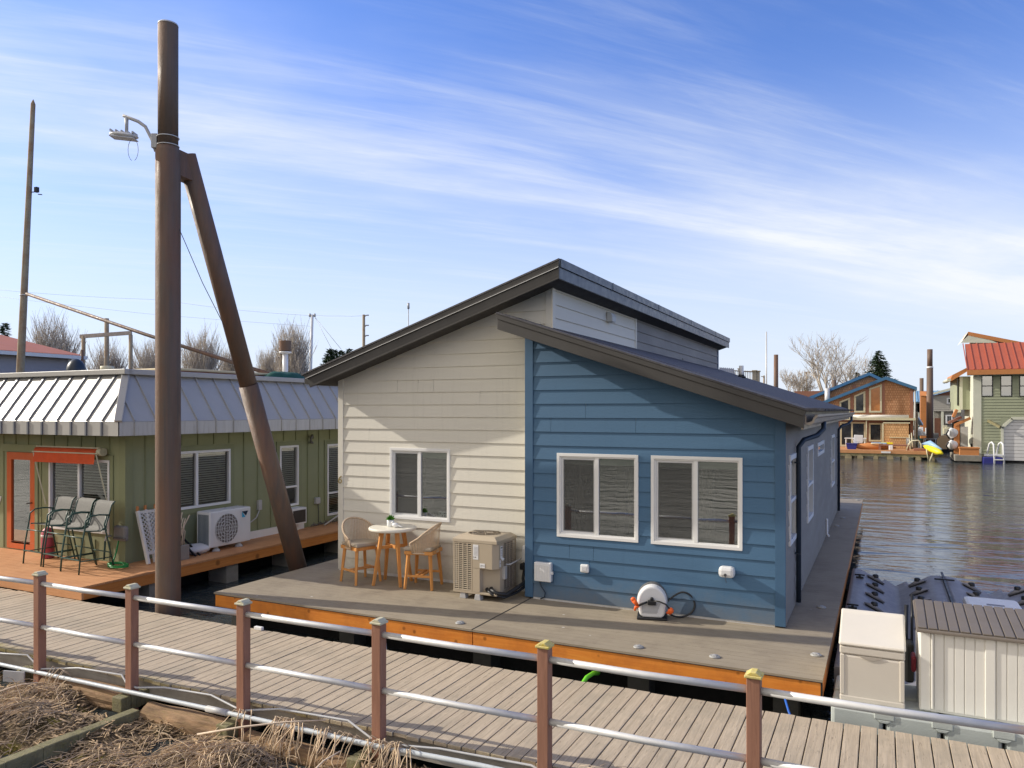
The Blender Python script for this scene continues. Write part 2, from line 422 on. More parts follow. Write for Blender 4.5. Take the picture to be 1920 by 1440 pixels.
def shingle(name, c1, c2, h):
    n = N(name); tc = n.new('ShaderNodeTexCoord')
    mp = n.new('ShaderNodeMapping'); mp.inputs['Rotation'].default_value = (R(90),0,0); n.l(tc.outputs['Object'], mp.inputs['Vector'])
    br = n.new('ShaderNodeTexBrick'); br.inputs['Scale'].default_value = 1.0
    br.inputs['Brick Width'].default_value = .16; br.inputs['Row Height'].default_value = h; br.inputs['Mortar Size'].default_value = .012
    br.inputs['Color1'].default_value = (*c1, 1); br.inputs['Color2'].default_value = (*c2, 1); br.inputs['Mortar'].default_value = (c1[0]*.35, c1[1]*.35, c1[2]*.35, 1)
    n.l(mp.outputs[0], br.inputs['Vector'])
    col = n.mix(.25, br.outputs['Color'], n.ramp(n.noise(tc.outputs['Object'], .9, 6), [(.3, c1), (.7, c2)]))
    return n.bsdf(col, .85, 0, .2)
mats()
# ------------------------------------------------------------------ sky, sun, camera
SUND = Vector((1, .184, -.515)).normalized()          # direction the light travels
EL = math.asin(-SUND.z)
def make_world():
    w = bpy.data.worlds.new('World'); sc.world = w; w.use_nodes = True
    t = w.node_tree; t.nodes.clear()
    def nn(ty, **kw):
        n = t.nodes.new(ty)
        for k, v in kw.items():
            if k in n.inputs.keys(): n.inputs[k].default_value = v
            else: setattr(n, k, v)
        return n
    L = t.links.new
    out = nn('ShaderNodeOutputWorld'); bg = nn('ShaderNodeBackground'); bg.inputs[1].default_value = .15
    sky = nn('ShaderNodeTexSky', sky_type='NISHITA', sun_disc=False, sun_elevation=EL,
             sun_rotation=math.atan2(-SUND.x, -SUND.y), air_density=1.0, dust_density=.4, ozone_density=3.0, altitude=20)
    geo = nn('ShaderNodeTexCoord')
    sep = nn('ShaderNodeSeparateXYZ'); L(geo.outputs['Generated'], sep.inputs[0])
    # cloud plane coordinates: direction / elevation
    zz = nn('ShaderNodeMath', operation='MAXIMUM'); L(sep.outputs[2], zz.inputs[0]); zz.inputs[1].default_value = .02
    za = nn('ShaderNodeMath', operation='ADD'); L(zz.outputs[0], za.inputs[0]); za.inputs[1].default_value = .10
    dv = nn('ShaderNodeVectorMath', operation='DIVIDE'); cz = nn('ShaderNodeCombineXYZ')
    L(za.outputs[0], cz.inputs[0]); L(za.outputs[0], cz.inputs[1]); cz.inputs[2].default_value = 1
    L(geo.outputs['Generated'], dv.inputs[0]); L(cz.outputs[0], dv.inputs[1])
    flat = nn('ShaderNodeVectorMath', operation='MULTIPLY'); L(dv.outputs[0], flat.inputs[0]); flat.inputs[1].default_value = (1,1,0)
    rot = nn('ShaderNodeVectorRotate', rotation_type='Z_AXIS'); L(flat.outputs[0], rot.inputs['Vector']); rot.inputs['Angle'].default_value = CLOUD_ROT
    P = rot.outputs[0]
    def noise(scale, sx, sy, detail, rough, dist, off=(0,0,0)):
        mp = nn('ShaderNodeMapping'); mp.inputs['Scale'].default_value = (sx, sy, 1); mp.inputs['Location'].default_value = off
        L(P, mp.inputs[0])
        n = nn('ShaderNodeTexNoise'); n.inputs['Scale'].default_value = scale; n.inputs['Detail'].default_value = detail
        n.inputs['Roughness'].default_value = rough; n.inputs['Distortion'].default_value = dist
        L(mp.outputs[0], n.inputs['Vector']); return n.outputs['Fac']
    def ramp(f, a, b, lo=0.0, hi=1.0):
        m = nn('ShaderNodeMapRange', interpolation_type='SMOOTHSTEP'); L(f, m.inputs[0])
        m.inputs[1].default_value = a; m.inputs[2].default_value = b; m.inputs[3].default_value = lo; m.inputs[4].default_value = hi
        return m.outputs[0]
    def op(o, a, b):
        m = nn('ShaderNodeMath', operation=o)
        for i, x in enumerate((a, b)):
            if hasattr(x, 'links'): L(x, m.inputs[i])
            else: m.inputs[i].default_value = x
        return m.outputs[0]
    sp = nn('ShaderNodeSeparateXYZ'); L(P, sp.inputs[0])
    # band of cirrus: distance from the band line, wobbled
    wob = op('MULTIPLY', op('SUBTRACT', noise(.8, 1, 1, 3, .5, 0, (3,1,0)), .5), .9)
    yb = op('ADD', op('SUBTRACT', sp.outputs[1], BAND_Y), wob)
    band = ramp(op('ABSOLUTE', yb, 0), BAND_W, .05)
    streak = ramp(noise(2.2, .22, 1.6, 9, .62, .6), .34, .72)
    fine = ramp(noise(5.0, .16, 1.5, 9, .66, .5, (7,2,0)), .36, .74)
    soft = ramp(noise(.9, .6, 1.1, 6, .6, .3, (1,5,0)), .30, .75)
    c1 = op('MULTIPLY', band, op('ADD', op('MULTIPLY', soft, .56), op('MULTIPLY', streak, .26)))
    c2 = op('MULTIPLY', op('MULTIPLY', streak, fine), .32)
    wide = op('MULTIPLY', ramp(sp.outputs[0], 1.1, 3.2), ramp(op('ABSOLUTE', op('SUBTRACT', sp.outputs[1], 2.35), 0), 1.0, .1))
    c2 = op('ADD', c2, op('MULTIPLY', wide, op('ADD', op('MULTIPLY', soft, .50), .26)))
    c3 = 0.0
    for ty, off, amt, wd in ((TRAIL_Y, 4, .30, .085), (2.60, 14, .26, .10), (2.83, 24, .22, .07)):
        tr = ramp(op('ABSOLUTE', op('ADD', op('SUBTRACT', sp.outputs[1], ty), op('MULTIPLY', op('SUBTRACT', noise(1.3, 1, 1, 4, .6, 0, (9,off,0)), .5), .22)), 0), wd, .0)
        c3 = op('ADD', c3, op('MULTIPLY', op('MULTIPLY', tr, ramp(noise(2.2, .4, 1, 6, .65, 0, (2,off*2,0)), .40, .68)), amt))
    cl = op('MINIMUM', op('ADD', op('ADD', c1, c2), c3), .96)
    # haze: pale towards the horizon
    hz = ramp(sep.outputs[2], .44, -.02)
    tint = nn('ShaderNodeMix', data_type='RGBA', blend_type='MULTIPLY'); tint.inputs[0].default_value = 1
    L(sky.outputs[0], tint.inputs[6]); tint.inputs[7].default_value = SKY_TINT
    m1 = nn('ShaderNodeMix', data_type='RGBA'); L(op('MULTIPLY', hz, .93), m1.inputs[0]); L(tint.outputs[2], m1.inputs[6]); m1.inputs[7].default_value = HAZE
    m2 = nn('ShaderNodeMix', data_type='RGBA'); L(cl, m2.inputs[0]); L(m1.outputs[2], m2.inputs[6]); m2.inputs[7].default_value = CLOUD
    # fill light added to the sky: warm glow out of frame, left and behind
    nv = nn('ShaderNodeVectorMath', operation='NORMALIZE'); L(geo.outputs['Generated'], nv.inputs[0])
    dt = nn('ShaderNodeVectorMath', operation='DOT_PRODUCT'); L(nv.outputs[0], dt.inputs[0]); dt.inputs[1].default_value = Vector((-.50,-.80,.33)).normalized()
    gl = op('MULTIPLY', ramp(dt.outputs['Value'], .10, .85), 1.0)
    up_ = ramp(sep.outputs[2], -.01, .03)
    m3 = nn('ShaderNodeMix', data_type='RGBA'); L(op('MULTIPLY', gl, up_), m3.inputs[0]); L(m2.outputs[2], m3.inputs[6]); m3.inputs[7].default_value = FILL_GLOW
    m2 = m3
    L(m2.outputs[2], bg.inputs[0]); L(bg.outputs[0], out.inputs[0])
CLOUD_ROT = R(-48); BAND_Y = 2.12; BAND_W = .72; TRAIL_Y = 2.37
SKY_TINT = (.86, 1.02, 1.52, 1); HAZE = (5.5, 5.95, 6.65, 1); CLOUD = (6.2, 6.45, 6.8, 1); FILL_GLOW = (7.9, 7.2, 6.3, 1)
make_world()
sun = bpy.data.lights.new('sun', 'SUN'); sun.energy = 5.0; sun.angle = R(.5); sun.color = (1.0, .925, .81)
so = bpy.data.objects.new('sun', sun); COL.objects.link(so)
so.rotation_euler = SUND.to_track_quat('-Z', 'Y').to_euler(); so.location = (-30, -6, 20)
cam = bpy.data.cameras.new('camera'); co = bpy.data.objects.new('camera', cam); COL.objects.link(co)
co.location = (0, 0, EYE); co.rotation_euler = (R(90), 0, YAW)
cam.sensor_width = 36; cam.lens = FOC/1920*36; cam.shift_y = 50/1920; cam.clip_end = 6000; cam.clip_start = .05
sc.camera = co
sc.view_settings.view_transform = 'Standard'; sc.view_settings.look = 'None'; sc.view_settings.exposure = 0
sc.render.engine = 'CYCLES'; sc.cycles.max_bounces = 6; sc.cycles.transparent_max_bounces = 12
sc.cycles.caustics_reflective = False; sc.cycles.caustics_refractive = False

# ------------------------------------------------------------------ water and far bank
WZ = -.6
def water():
    n = N('river_water'); v = n.coord((1,1,1))
    a = n.noise(n.coord((.9,1.4,1), (0,0,R(20))), 1.5, 5, .55, .4)
    b = n.noise(n.coord((1,1.6,1), (0,0,R(-10))), 6.0, 3, .55, .2)
    patch = n.ramp(n.noise(n.coord((.045,.07,1), (0,0,R(15))), 1.0, 3, .5), [(.36, .25), (.60, 1.0)])
    ad = n.new('ShaderNodeMath', operation='MULTIPLY_ADD'); n.l(b, ad.inputs[0]); ad.inputs[1].default_value = .3; n.l(a, ad.inputs[2])
    c = n.noise(n.coord((.35,1.1,1), (0,0,R(8))), 1.0, 2, .5, .3)
    ml = n.new('ShaderNodeMath', operation='MULTIPLY'); n.l(ad.outputs[0], ml.inputs[0]); n.l(patch, ml.inputs[1])
    a3 = n.new('ShaderNodeMath', operation='MULTIPLY_ADD'); n.l(c, a3.inputs[0]); a3.inputs[1].default_value = 1.3; n.l(ml.outputs[0], a3.inputs[2])
    m = n.bsdf((.038,.048,.050), .05, 0, .5, a3.outputs[0],   .52, .10)
    n.p.inputs['IOR'].default_value = 1.34
    mb = MB(); mb.quad((-1500,-800,WZ),(1500,-800,WZ),(1500,2500,WZ),(-1500,2500,WZ))
    o = mb.build('water', m); tag(o, kind='structure')
    # wooded far bank as one low strip of terrain
    mb = MB(); ys = [150, 158, 170, 200, 420]; zs = [-1.2, .6, 1.6, 2.0, 2.0]; nx = 120
    for j in range(5):
        for i in range(nx+1):
            x = -420 + 840*i/nx
            mb.v.append(Vector((x, ys[j]+8*mnoise.noise(Vector((x*.02,j,0))), zs[j] + (1.0*mnoise.noise(Vector((x*.05, j*3, 2))) if j > 1 else 0))))
    for j in range(4):
        for i in range(nx):
            a = j*(nx+1)+i; mb.f.append((a, a+1, a+nx+2, a+nx+1)); mb.sm.append(True)
    o = mb.build('far_bank', paint('bank_earth', (.20,.16,.09), .95, .35, .2, .3, 3)); tag(o, kind='structure')
    # wooded shore on the other side of the river, behind the camera: the front windows mirror it
    mb = MB(); nx, ny = 160, 14
    for j in range(ny+1):
        for i in range(nx+1):
            x = -260+520*i/nx; hgt = 0 if j == 0 else (6.2+2.4*mnoise.noise(Vector((x*.045, 3, 0)))+1.4*mnoise.noise(Vector((x*.3, j, 0))))*min(1, j/4)
            mb.v.append(Vector((x, -62-2.2*j+2*mnoise.noise(Vector((x*.2, j, 5))), WZ-.2+hgt)))
    for j in range(ny):
        for i in range(nx): a = j*(nx+1)+i; mb.f.append((a,a+nx+1,a+nx+2,a+1)); mb.sm.append(False)
    o = mb.build('hills', paint('wooded_shore', (.06,.065,.03), .95, .6, .8, .8, 4)); tag(o, kind='structure')
water()

# ------------------------------------------------------------------ lap siding with openings
def clip(poly, nx, nz, d):
    """keep nx*a + nz*z <= d"""
    out = []
    for i in range(len(poly)):
        p, q = poly[i], poly[(i+1) % len(poly)]
        fp, fq = nx*p[0]+nz*p[1]-d, nx*q[0]+nz*q[1]-d
        if fp <= 0: out.append(p)
        if fp*fq < 0:
            t = fp/(fp-fq); out.append((p[0]+t*(q[0]-p[0]), p[1]+t*(q[1]-p[1])))
    return out
def laps(mb, T, a0, a1, z0, z1, exp, holes=(), cuts=(), butt=.017):
    """T(a, d, z) maps along-wall, outward depth, height; cuts = half planes (nx, nz, d)"""
    z = z0
    while z < z1 - 1e-4:
        zt = min(z + exp, z1)
        zc = sorted({z, zt} | {h for H_ in holes for h in (H_[2], H_[3]) if z < h < zt})
        for zb_, zt_ in zip(zc[:-1], zc[1:]):
            hs = sorted((H_[0], H_[1]) for H_ in holes if H_[2] < (zb_+zt_)/2 < H_[3])
            segs, s0 = [], a0
            for h0, h1 in hs: segs.append((s0, h0)); s0 = h1
            segs.append((s0, a1))
            for b0, b1 in segs:
                if b1-b0 < 1e-4: continue
                pl = [(b0, zb_), (b1, zb_), (b1, zt_), (b0, zt_)]
                for c in cuts:
                    pl = clip(pl, *c)
                    if len(pl) < 3: break
                if len(pl) < 3: continue
                dep = lambda zz: butt*(1-(zz-z)/exp) + .003
                mb.poly(*[T(a, dep(zz), zz) for a, zz in pl])
                if abs(zb_-z) < 1e-6:
                    xs = [a for a, zz in pl if abs(zz-z) < 1e-6]
                    if len(xs) >= 2:
                        mb.quad(T(min(xs), 0, z), T(max(xs), 0, z), T(max(xs), butt+.003, z), T(min(xs), butt+.003, z))
                        for xe in (min(xs), max(xs)): mb.poly(T(xe, 0, z), T(xe, butt+.003, z), T(xe, .003, zt_))
        z = zt
    return mb
def tbox(mb, T, a0, a1, d0, d1, z0, z1):
    p = [T(a0,d0,z0),T(a1,d0,z0),T(a1,d1,z0),T(a0,d1,z0),T(a0,d0,z1),T(a1,d0,z1),T(a1,d1,z1),T(a0,d1,z1)]
    n = len(mb.v); mb.v += [Vector(q) for q in p]
    for f in ((0,3,2,1),(4,5,6,7),(0,1,5,4),(1,2,6,5),(2,3,7,6),(3,0,4,7)):
        mb.f.append(tuple(n+i for i in f)); mb.sm.append(False)
    return mb
def framebox(mb, T, a0, a1, z0, z1, w, d0, d1):
    tbox(mb, T, a0, a1, d0, d1, z1-w, z1); tbox(mb, T, a0, a1, d0, d1, z0, z0+w)
    tbox(mb, T, a0, a0+w, d0, d1, z0+w, z1-w); tbox(mb, T, a1-w, a1, d0, d1, z0+w, z1-w); return mb
def slider(parent, T, a0, a1, z0, z1, left_sash=True, blind=.105, name='window'):
    """vinyl horizontal slider: fixed light, inner sash, blind roll at the head"""
    mb = MB(); framebox(mb, T, a0, a1, z0, z1, .045, -.05, .030); framebox(mb, T, a0+.045, a1-.045, z0+.045, z1-.045, .02, -.045, .012)
    mid = (a0+a1)/2
    tbox(mb, T, mid-.028, mid+.028, -.048, .014, z0+.065, z1-.065)
    w = mb.build(name, M['white'], parent, .003)
    sm = MB(); framebox(sm, T, a0+.066, mid-.028, z0+.066, z1-.066, .032, -.04, -.008)
    sm.build('sash', M['whitep'], w, .002)
    mb = MB(); mb.quad(T(a0+.06,-.022,z0+.06),T(mid-.02,-.022,z0+.06),T(mid-.02,-.022,z1-.06),T(a0+.06,-.022,z1-.06)); mb.build('pane', M['glass'], w)
    mb = MB(); mb.quad(T(mid+.02,-.012,z0+.06),T(a1-.06,-.012,z0+.06),T(a1-.06,-.012,z1-.06),T(mid+.02,-.012,z1-.06)); mb.build('pane', M['glass'], w)
    mb = MB(); tbox(mb, T, mid-.036, mid-.026, -.004, .012, z0+(z1-z0)*.46, z0+(z1-z0)*.56); mb.build('latch', M['whitep'], w)
    if blind:
        mb = MB(); tbox(mb, T, a0+.05, a1-.05, -.085, -.055, z1-.06-blind, z1-.05); mb.build('blind', M['blind'], w)
    mb = MB(); mb.quad(T(a0+.09,-.003,z0+.09),T(mid-.05,-.003,z0+.09),T(mid-.05,-.003,z1-.09),T(a0+.09,-.003,z1-.09)); mb.build('insect_screen', M['screen'], w)
    return w
# ------------------------------------------------------------------ blue and beige floating house
BLX0, BLX1, BY = -4.79, -1.14, 10.31          # blue block
GX0, GX1, GY = -8.58, -4.53, 10.66            # beige block
BACK = 23.6
DX0, DX1, DY0, DY1 = -9.27, -.56, 8.50, 26.2  # float deck
def low_bot(x): return 2.62 + (-.97 - x) * .335
def up_bot(x): return 3.20 + (x + 8.87) * .3285
def main_house():
    h = thing('floating_house', 'blue and cream single-storey floating house with two dark sloping roofs, behind the walkway', 'floating house', (-4.9, 16, 0))
    F = lambda a, d, z: (a, BY - d, z)
    G = lambda a, d, z: (a, GY - d, z)
    RT = lambda a, d, z: (BLX1 + d, a, z)
    UP = lambda a, d, z: (GX1 + d, a, z)
    LF = lambda a, d, z: (GX0 - d, a, z)
    W1, W2, W3 = (-4.295,-3.065,.955,2.18), (-2.885,-1.655,.955,2.18), (-7.505,-6.325,.98,2.175)
    cl = (.335, 1, 2.62 - .97*.335 + .10)       # wall stays under the low roof: z + .335 x <= c
    cu = (-.3285, 1, 3.20 + 8.87*.3285 + .10)
    rj = random.Random(8)
    def joints(a0, a1, n, zs): return [(a, a+.004, .03+.205*k, .03+.205*(k+1)) for a, k in [(rj.uniform(a0+.3, a1-.3), rj.choice(zs)) for _ in range(n)]]
    mb = laps(MB(), F, BLX0+.11, BLX1-.11, .03, 4.2, .205, [W1, W2] + joints(BLX0, BLX1, 4, [1,2,3]) + joints(BLX0, BLX1, 3, [11,12,13]), [cl]); mb.build('blue_siding', M['blue'], h)
    mb = laps(MB(), G, GX0+.09, GX1-.10, .03, 5.0, .205, [W3] + joints(GX0, GX1, 3, [1,2,3]) + joints(GX0, GX1, 5, [11,12,14,15,16]), [cu]); mb.build('cream_siding', M['beige'], h)
    rw = [(10.76,11.61,.98,2.20),(13.45,14.52,.93,2.20),(15.6,17.3,1.92,2.18),(19.95,21.2,.93,2.20)]
    mb = laps(MB(), RT, BY+.10, BACK, .03, 2.82, .205, rw); mb.build('shaded_blue_siding', M['blueshade'], h)
    mb = laps(MB(), UP, GY+.10, 14.95, 3.2, 4.95, .205, ()); mb.build('cream_clerestory_siding', M['beigelit'], h)
    mb = laps(MB(), UP, 15.0, BACK, 3.2, 4.95, .205, ()); mb.build('blue_clerestory_siding', M['blueshade'], h)
    mb = MB(); mb.quad((GX0,GY,0),(GX0,BACK,0),(GX0,BACK,3.4),(GX0,GY,3.4)); mb.quad((GX0,BACK,0),(GX1,BACK,0),(GX1,BACK,4.75),(GX0,BACK,3.35)); mb.quad((GX1,BACK-.01,0),(BLX1,BACK-.01,0),(BLX1,BACK-.01,2.72),(GX1,BACK-.01,3.85))
    mb.quad((BLX0,BY+.02,0),(BLX0,GY,0),(BLX0,GY,4.1),(BLX0,BY+.02,3.95)); mb.build('rear_wall', M['beige'], h)
    # corner boards
    mb = MB(); mb.prism([(BLX0-.022,BY-.028),(BLX0+.11,BY-.028),(BLX0+.11,BY+.02),(BLX0-.001,BY+.02),(BLX0-.001,BY+.11),(BLX0-.022,BY+.11)], 'z', .02, 3.98); mb.build('corner_board', M['trimblue'], h, .003)
    mb = MB(); tbox(mb, F, BLX1-.11, BLX1+.022, -.02, .028, .02, 2.75); mb.build('corner_board', M['trimblue'], h, .003)
    mb = MB(); mb.box(BLX1+.001, BLX1+.024, BY+.0, BY+.10, .02, 2.74); mb.build('corner_board', M['blueshade'], h, .003)
    for T, a0, a1, d0, d1, z0, z1 in ((G,GX0-.02,GX0+.09,-.02,.028,.02,3.36),(G,GX1-.10,GX1-.001,-.02,.028,4.02,4.75),(UP,GY-.028,GY+.09,0,.022,3.9,4.75),(UP,14.93,15.03,0,.024,3.3,4.8)):
        mb = MB(); tbox(mb, T, a0, a1, d0, d1, z0, z1); mb.build('corner_board', M['beigelit' if T is UP else 'beige'], h, .003)
    mb = MB(); tbox(mb, UP, BACK-.1, BACK+.03, 0, .024, 3.3, 4.8); mb.build('corner_board', M['trimblue'], h, .003)
    # base trim
    mb = MB(); mb.box(GX0, BLX0, GY-.02, GY-.004, 0, .045); mb.box(BLX0+.11, BLX1-.11, BY-.012, BY-.002, 0, .03); mb.build('base_strip', M['galv'], h)
    # windows
    slider(h, F, *W1); slider(h, F, *W2); slider(h, G, *W3)
    for i, (a0, a1, z0, z1) in enumerate(rw):
        mb = MB(); framebox(mb, RT, a0, a1, z0, z1, .07, -.04, .035)
        if z1-z0 > .5: tbox(mb, RT, a0+.07, a1-.07, -.03, .03, z0+(z1-z0)*.46, z0+(z1-z0)*.50)
        w = mb.build('window', M['white'], h, .003)
        mb = MB(); mb.quad(RT(a0+.05,-.01,z0+.05),RT(a1-.05,-.01,z0+.05),RT(a1-.05,-.01,z1-.05),RT(a0+.05,-.01,z1-.05)); mb.build('pane', M['glass'], w)
    # rooms behind the glass
    mb = MB(); x0, x1, y0, y1 = BLX0+.03, BLX1-.09, BY+.18, 13.4
    mb.quad((x0,y1,.02),(x1,y1,.02),(x1,y1,2.6),(x0,y1,2.6)); mb.quad((x0,y0,.02),(x0,y1,.02),(x0,y1,2.6),(x0,y0,2.6)); mb.quad((x0,y0,2.6),(x1,y0,2.6),(x1,y1,2.6),(x0,y1,2.6))
    mb.quad((x0,y0,.02),(x1,y0,.02),(x1,y1,.02),(x0,y1,.02))
    x0, x1, y0 = GX0+.03, BLX0-.03, GY+.18
    mb.quad((x0,y1,.02),(x1,y1,.02),(x1,y1,2.6),(x0,y1,2.6)); mb.quad((x0,y0,.02),(x0,y1,.02),(x0,y1,2.6),(x0,y0,2.6)); mb.quad((x0,y0,2.6),(x1,y0,2.6),(x1,y1,2.6),(x0,y1,2.6))
    mb.quad((x0,y0,.02),(x1,y0,.02),(x1,y1,.02),(x0,y1,.02)); mb.quad((x1,y0,.02),(x1,y1,.02),(x1,y1,2.6),(x1,y0,2.6))
    mb.build('room', M['room'], h)
    mb = MB()
    for (xa, xb, yy) in ((-4.27,-4.02,BY+.3),(-3.33,-3.10,BY+.34),(-2.40,-2.12,BY+.5),(-3.62,-3.50,BY+.7)):
        k = 9
        for i in range(k):
            a, b = xa+(xb-xa)*i/k, xa+(xb-xa)*(i+1)/k
            mb.quad((a,yy+(i%2)*.04,.7),(b,yy+((i+1)%2)*.04,.7),(b,yy+((i+1)%2)*.04,2.3),(a,yy+(i%2)*.04,2.3))
    mb.build('curtain', M['curtain'], h)
    mb = MB(); mb.box(-3.9,-3.6,12.2,12.5,.02,1.5); mb.box(-6.9,-6.4,11.6,12.2,.02,1.55); mb.box(-7.4,-7.05,11.3,11.7,.02,1.25)
    mb.box(-7.0,-6.3,GY+.20,GY+.34,.9,1.01); mb.build('furniture', M['roomdark'], h, .02)
    mb = MB(); mb.box(-2.80,-1.72,BY+.50,BY+1.6,.02,1.10); mb.build('bed', M['curtain'], h, .06)
    mb = MB(); rp = random.Random(3)
    for _ in range(60):
        a, z = rp.uniform(0,6.28), rp.uniform(.8,1.75); L = rp.uniform(.15,.32); c = Vector((-4.18+.04*math.sin(z*9), BY+.40, z)); d = Vector((math.cos(a), math.sin(a)*.5, rp.uniform(-.2,.7))).normalized(); s = d.cross(Vector((0,1,.3))).normalized()*L*.22
        mb.quad(c, c+d*L*.5+s, c+d*L, c+d*L*.5-s)
    mb.build('house_plant', M['conifer'], h)
    mb = MB(); mb.box(-6.62,-6.34,GY+.11,GY+.125,1.03,1.13); mb.build('window_sign', M['signteal'], h)
    mb = MB()
    for r in range(2):
        for k in range(6): 
            if (k*7+r*3) % 5: mb.box(-6.60+k*.042,-6.572+k*.042,GY+.106,GY+.109,1.045+r*.042,1.072+r*.042)
    mb.build('sign_lettering', M['ink'], h)
    # low roof: slopes down to the right
    def slab(xa, xb, bot, th, y0, y1): 
        return [(xa, bot(xa)), (xb, bot(xb)), (xb, bot(xb)+th), (xa, bot(xa)+th)]
    ry = BY - .45
    mb = MB(); mb.prism(slab(-5.06, -.86, low_bot, .15, 0, 0), 'y', ry, ry+.03); mb.prism([(-5.06,low_bot(-5.06)+.15),(-.86,low_bot(-.86)+.15),(-.83,low_bot(-.83)+.225),(-5.075,low_bot(-5.075)+.225)], 'y', ry-.018, ry+.03)
    fa = mb.build('rake_board', M['bronze'], h, .004)
    mb = MB(); mb.prism([(-5.065,low_bot(-5.065)+.226),(-.80,low_bot(-.80)+.226),(-.80,low_bot(-.80)+.25),(-5.065,low_bot(-5.065)+.25)], 'y', ry-.03, GY-.02)
    mb.prism([(GX1+.02,low_bot(GX1)+.228),(-.80,low_bot(-.80)+.228),(-.80,low_bot(-.80)+.252),(GX1+.02,low_bot(GX1)+.252)], 'y', GY-.018, BACK+.3)
    lr = mb.build('low_roof', M['roofdark'], h)
    mb = MB(); mb.prism([(-5.03,low_bot(-5.03)+.03),(-.9,low_bot(-.9)+.03),(-.9,low_bot(-.9)+.20),(-5.03,low_bot(-5.03)+.20)], 'y', ry+.032, GY-.03)
    mb.prism([(BLX0-.01,low_bot(BLX0)+.032),(-.9,low_bot(-.9)+.032),(-.9,low_bot(-.9)+.198),(BLX0-.01,low_bot(BLX0)+.198)], 'y', GY-.029, BACK+.25); mb.build('soffit', M['soffit'], h)
    mb = MB(); mb.box(-.895,-.865, ry+.035, BACK+.28, low_bot(-.88)-.02, low_bot(-.88)+.20); mb.build('eave_board', M['gutter'], h)
    # gutter with its curved face
    prof = [(-.862,2.74),(-.862,2.63),(-.80,2.62),(-.76,2.65),(-.745,2.70),(-.715,2.725),(-.715,2.752),(-.735,2.752),(-.76,2.72),(-.78,2.67),(-.845,2.65),(-.845,2.74)]
    mb = MB(); mb.prism(prof, 'y', ry+.12, BACK+.2); mb.build('gutter', M['gutter'], h)
    mb = MB()
    for k in range(150):
        y = ry-.01 + k*.09; mb.box(-.84, -.70-random.random()*.03, y, y+.07, low_bot(-.80)+.232+random.random()*.008, low_bot(-.80)+.258+random.random()*.012)
    mb.build('eave_shingles', M['roofdark'], lr)
    # downspouts
    for yy, b in ((11.55, 0), (22.6, 0)):
        mb = MB(); pts = [(-.78,yy+.5,2.64),(-.78,yy+.48,2.53),(-.86,yy+.36,2.44),(-1.02,yy+.10,2.38),(-1.08,yy,2.28),(-1.08,yy,2.1),(-1.08,yy,.06)]
        mb.tube(pts, .036, 10); mb.box(-1.135,-1.05,yy-.045,yy+.045,2.05,2.07); mb.box(-1.135,-1.05,yy-.045,yy+.045,.75,.77)
        mb.build('downspout', M['darkblue'], h)
    # upper roof: rises to the right
    ry = GY - .45; xe, xp = -8.87, -4.23
    up = lambda x: up_bot(x)
    mb = MB(); mb.prism([(xe,up(xe)),(xp,up(xp)),(xp,up(xp)+.16),(xe-.06,up(xe)+.145)], 'y', ry, ry+.03)
    mb.prism([(xe-.06,up(xe)+.15),(xp,up(xp)+.162),(xp+.012,up(xp)+.268),(xe-.14,up(xe)+.205)], 'y', ry-.022, ry+.03); mb.build('rake_board', M['bronze'], h, .004)
    mb = MB(); mb.prism([(xe-.07,up(xe)+.150),(xp,up(xp)+.160),(xp,up(xp)+.168),(xe-.07,up(xe)+.158)], 'y', ry-.030, ry-.024); mb.build('rake_flashing', M['galv'], h)
    mb = MB(); mb.prism([(xe-.16,up(xe-.16)+.258),(xp+.01,up(xp)+.262),(xp+.01,up(xp)+.288),(xe-.16,up(xe-.16)+.284)], 'y', ry-.035, BACK+.25); ur = mb.build('upper_roof', M['roofdark'], h)
    mb = MB(); mb.prism([(xe+.03,up(xe)+.04),(xp-.04,up(xp)+.02),(xp-.04,up(xp)+.25),(xe+.03,up(xe)+.20)], 'y', ry+.032, BACK+.2); mb.build('soffit', M['soffit'], h)
    mb = MB(); mb.box(xp-.03, xp, ry+.032, BACK+.22, up(xp)+.0, up(xp)+.165); mb.box(xp-.03, xp+.022, ry+.032, BACK+.24, up(xp)+.168, up(xp)+.292)
    for k in range(4): mb.box(xp+.022, xp+.028, 12.6+k*3, 12.64+k*3, up(xp)+.17, up(xp)+.296)
    mb.build('eave_board', paint('blue_grey_metal', (.10,.125,.15), .4, .1), h, .003)
    mb = MB(); mb.box(xe-.16, xe-.02, ry+.05, BACK+.2, up(xe)+.06, up(xe)+.17); mb.build('gutter', M['bronze'], h)
    # roof vents, wall vent, number
    for (u, v, y) in ((1272,668,19.0),(1390,706,21.0)):
        p = at(u, v, y); zr = low_bot(p.x)+.25
        mb = MB(); mb.cyl((p.x,y,zr-.05),(p.x,y,zr+.32),.06,14); o = mb.build('vent_pipe', M['whitep'], h)
        mb = MB(); mb.lathe([(.13,0),(.08,.07),(.07,.09)], 14, (p.x,y,zr-.01)); mb.build('boot', M['black'], o)
    mb = MB(); mb.prism([(GX1+.02,4.42),(GX1+.13,4.42),(GX1+.13,4.52),(GX1+.10,4.58),(GX1+.02,4.60)], 'y', 13.15, 13.35); mb.build('wall_vent', M['beige'], h, .008)
    t6 = text_part('6', 'house_number', .20, M['brass'], h, Matrix.Translation((GX0+.03, GY-.034, 1.585)) @ Matrix.Rotation(R(90), 4, 'X') @ Matrix.Rotation(R(-10), 4, 'Z'), .003)
    # float deck
    mb = MB(); y = DY0 - .01; k = 0
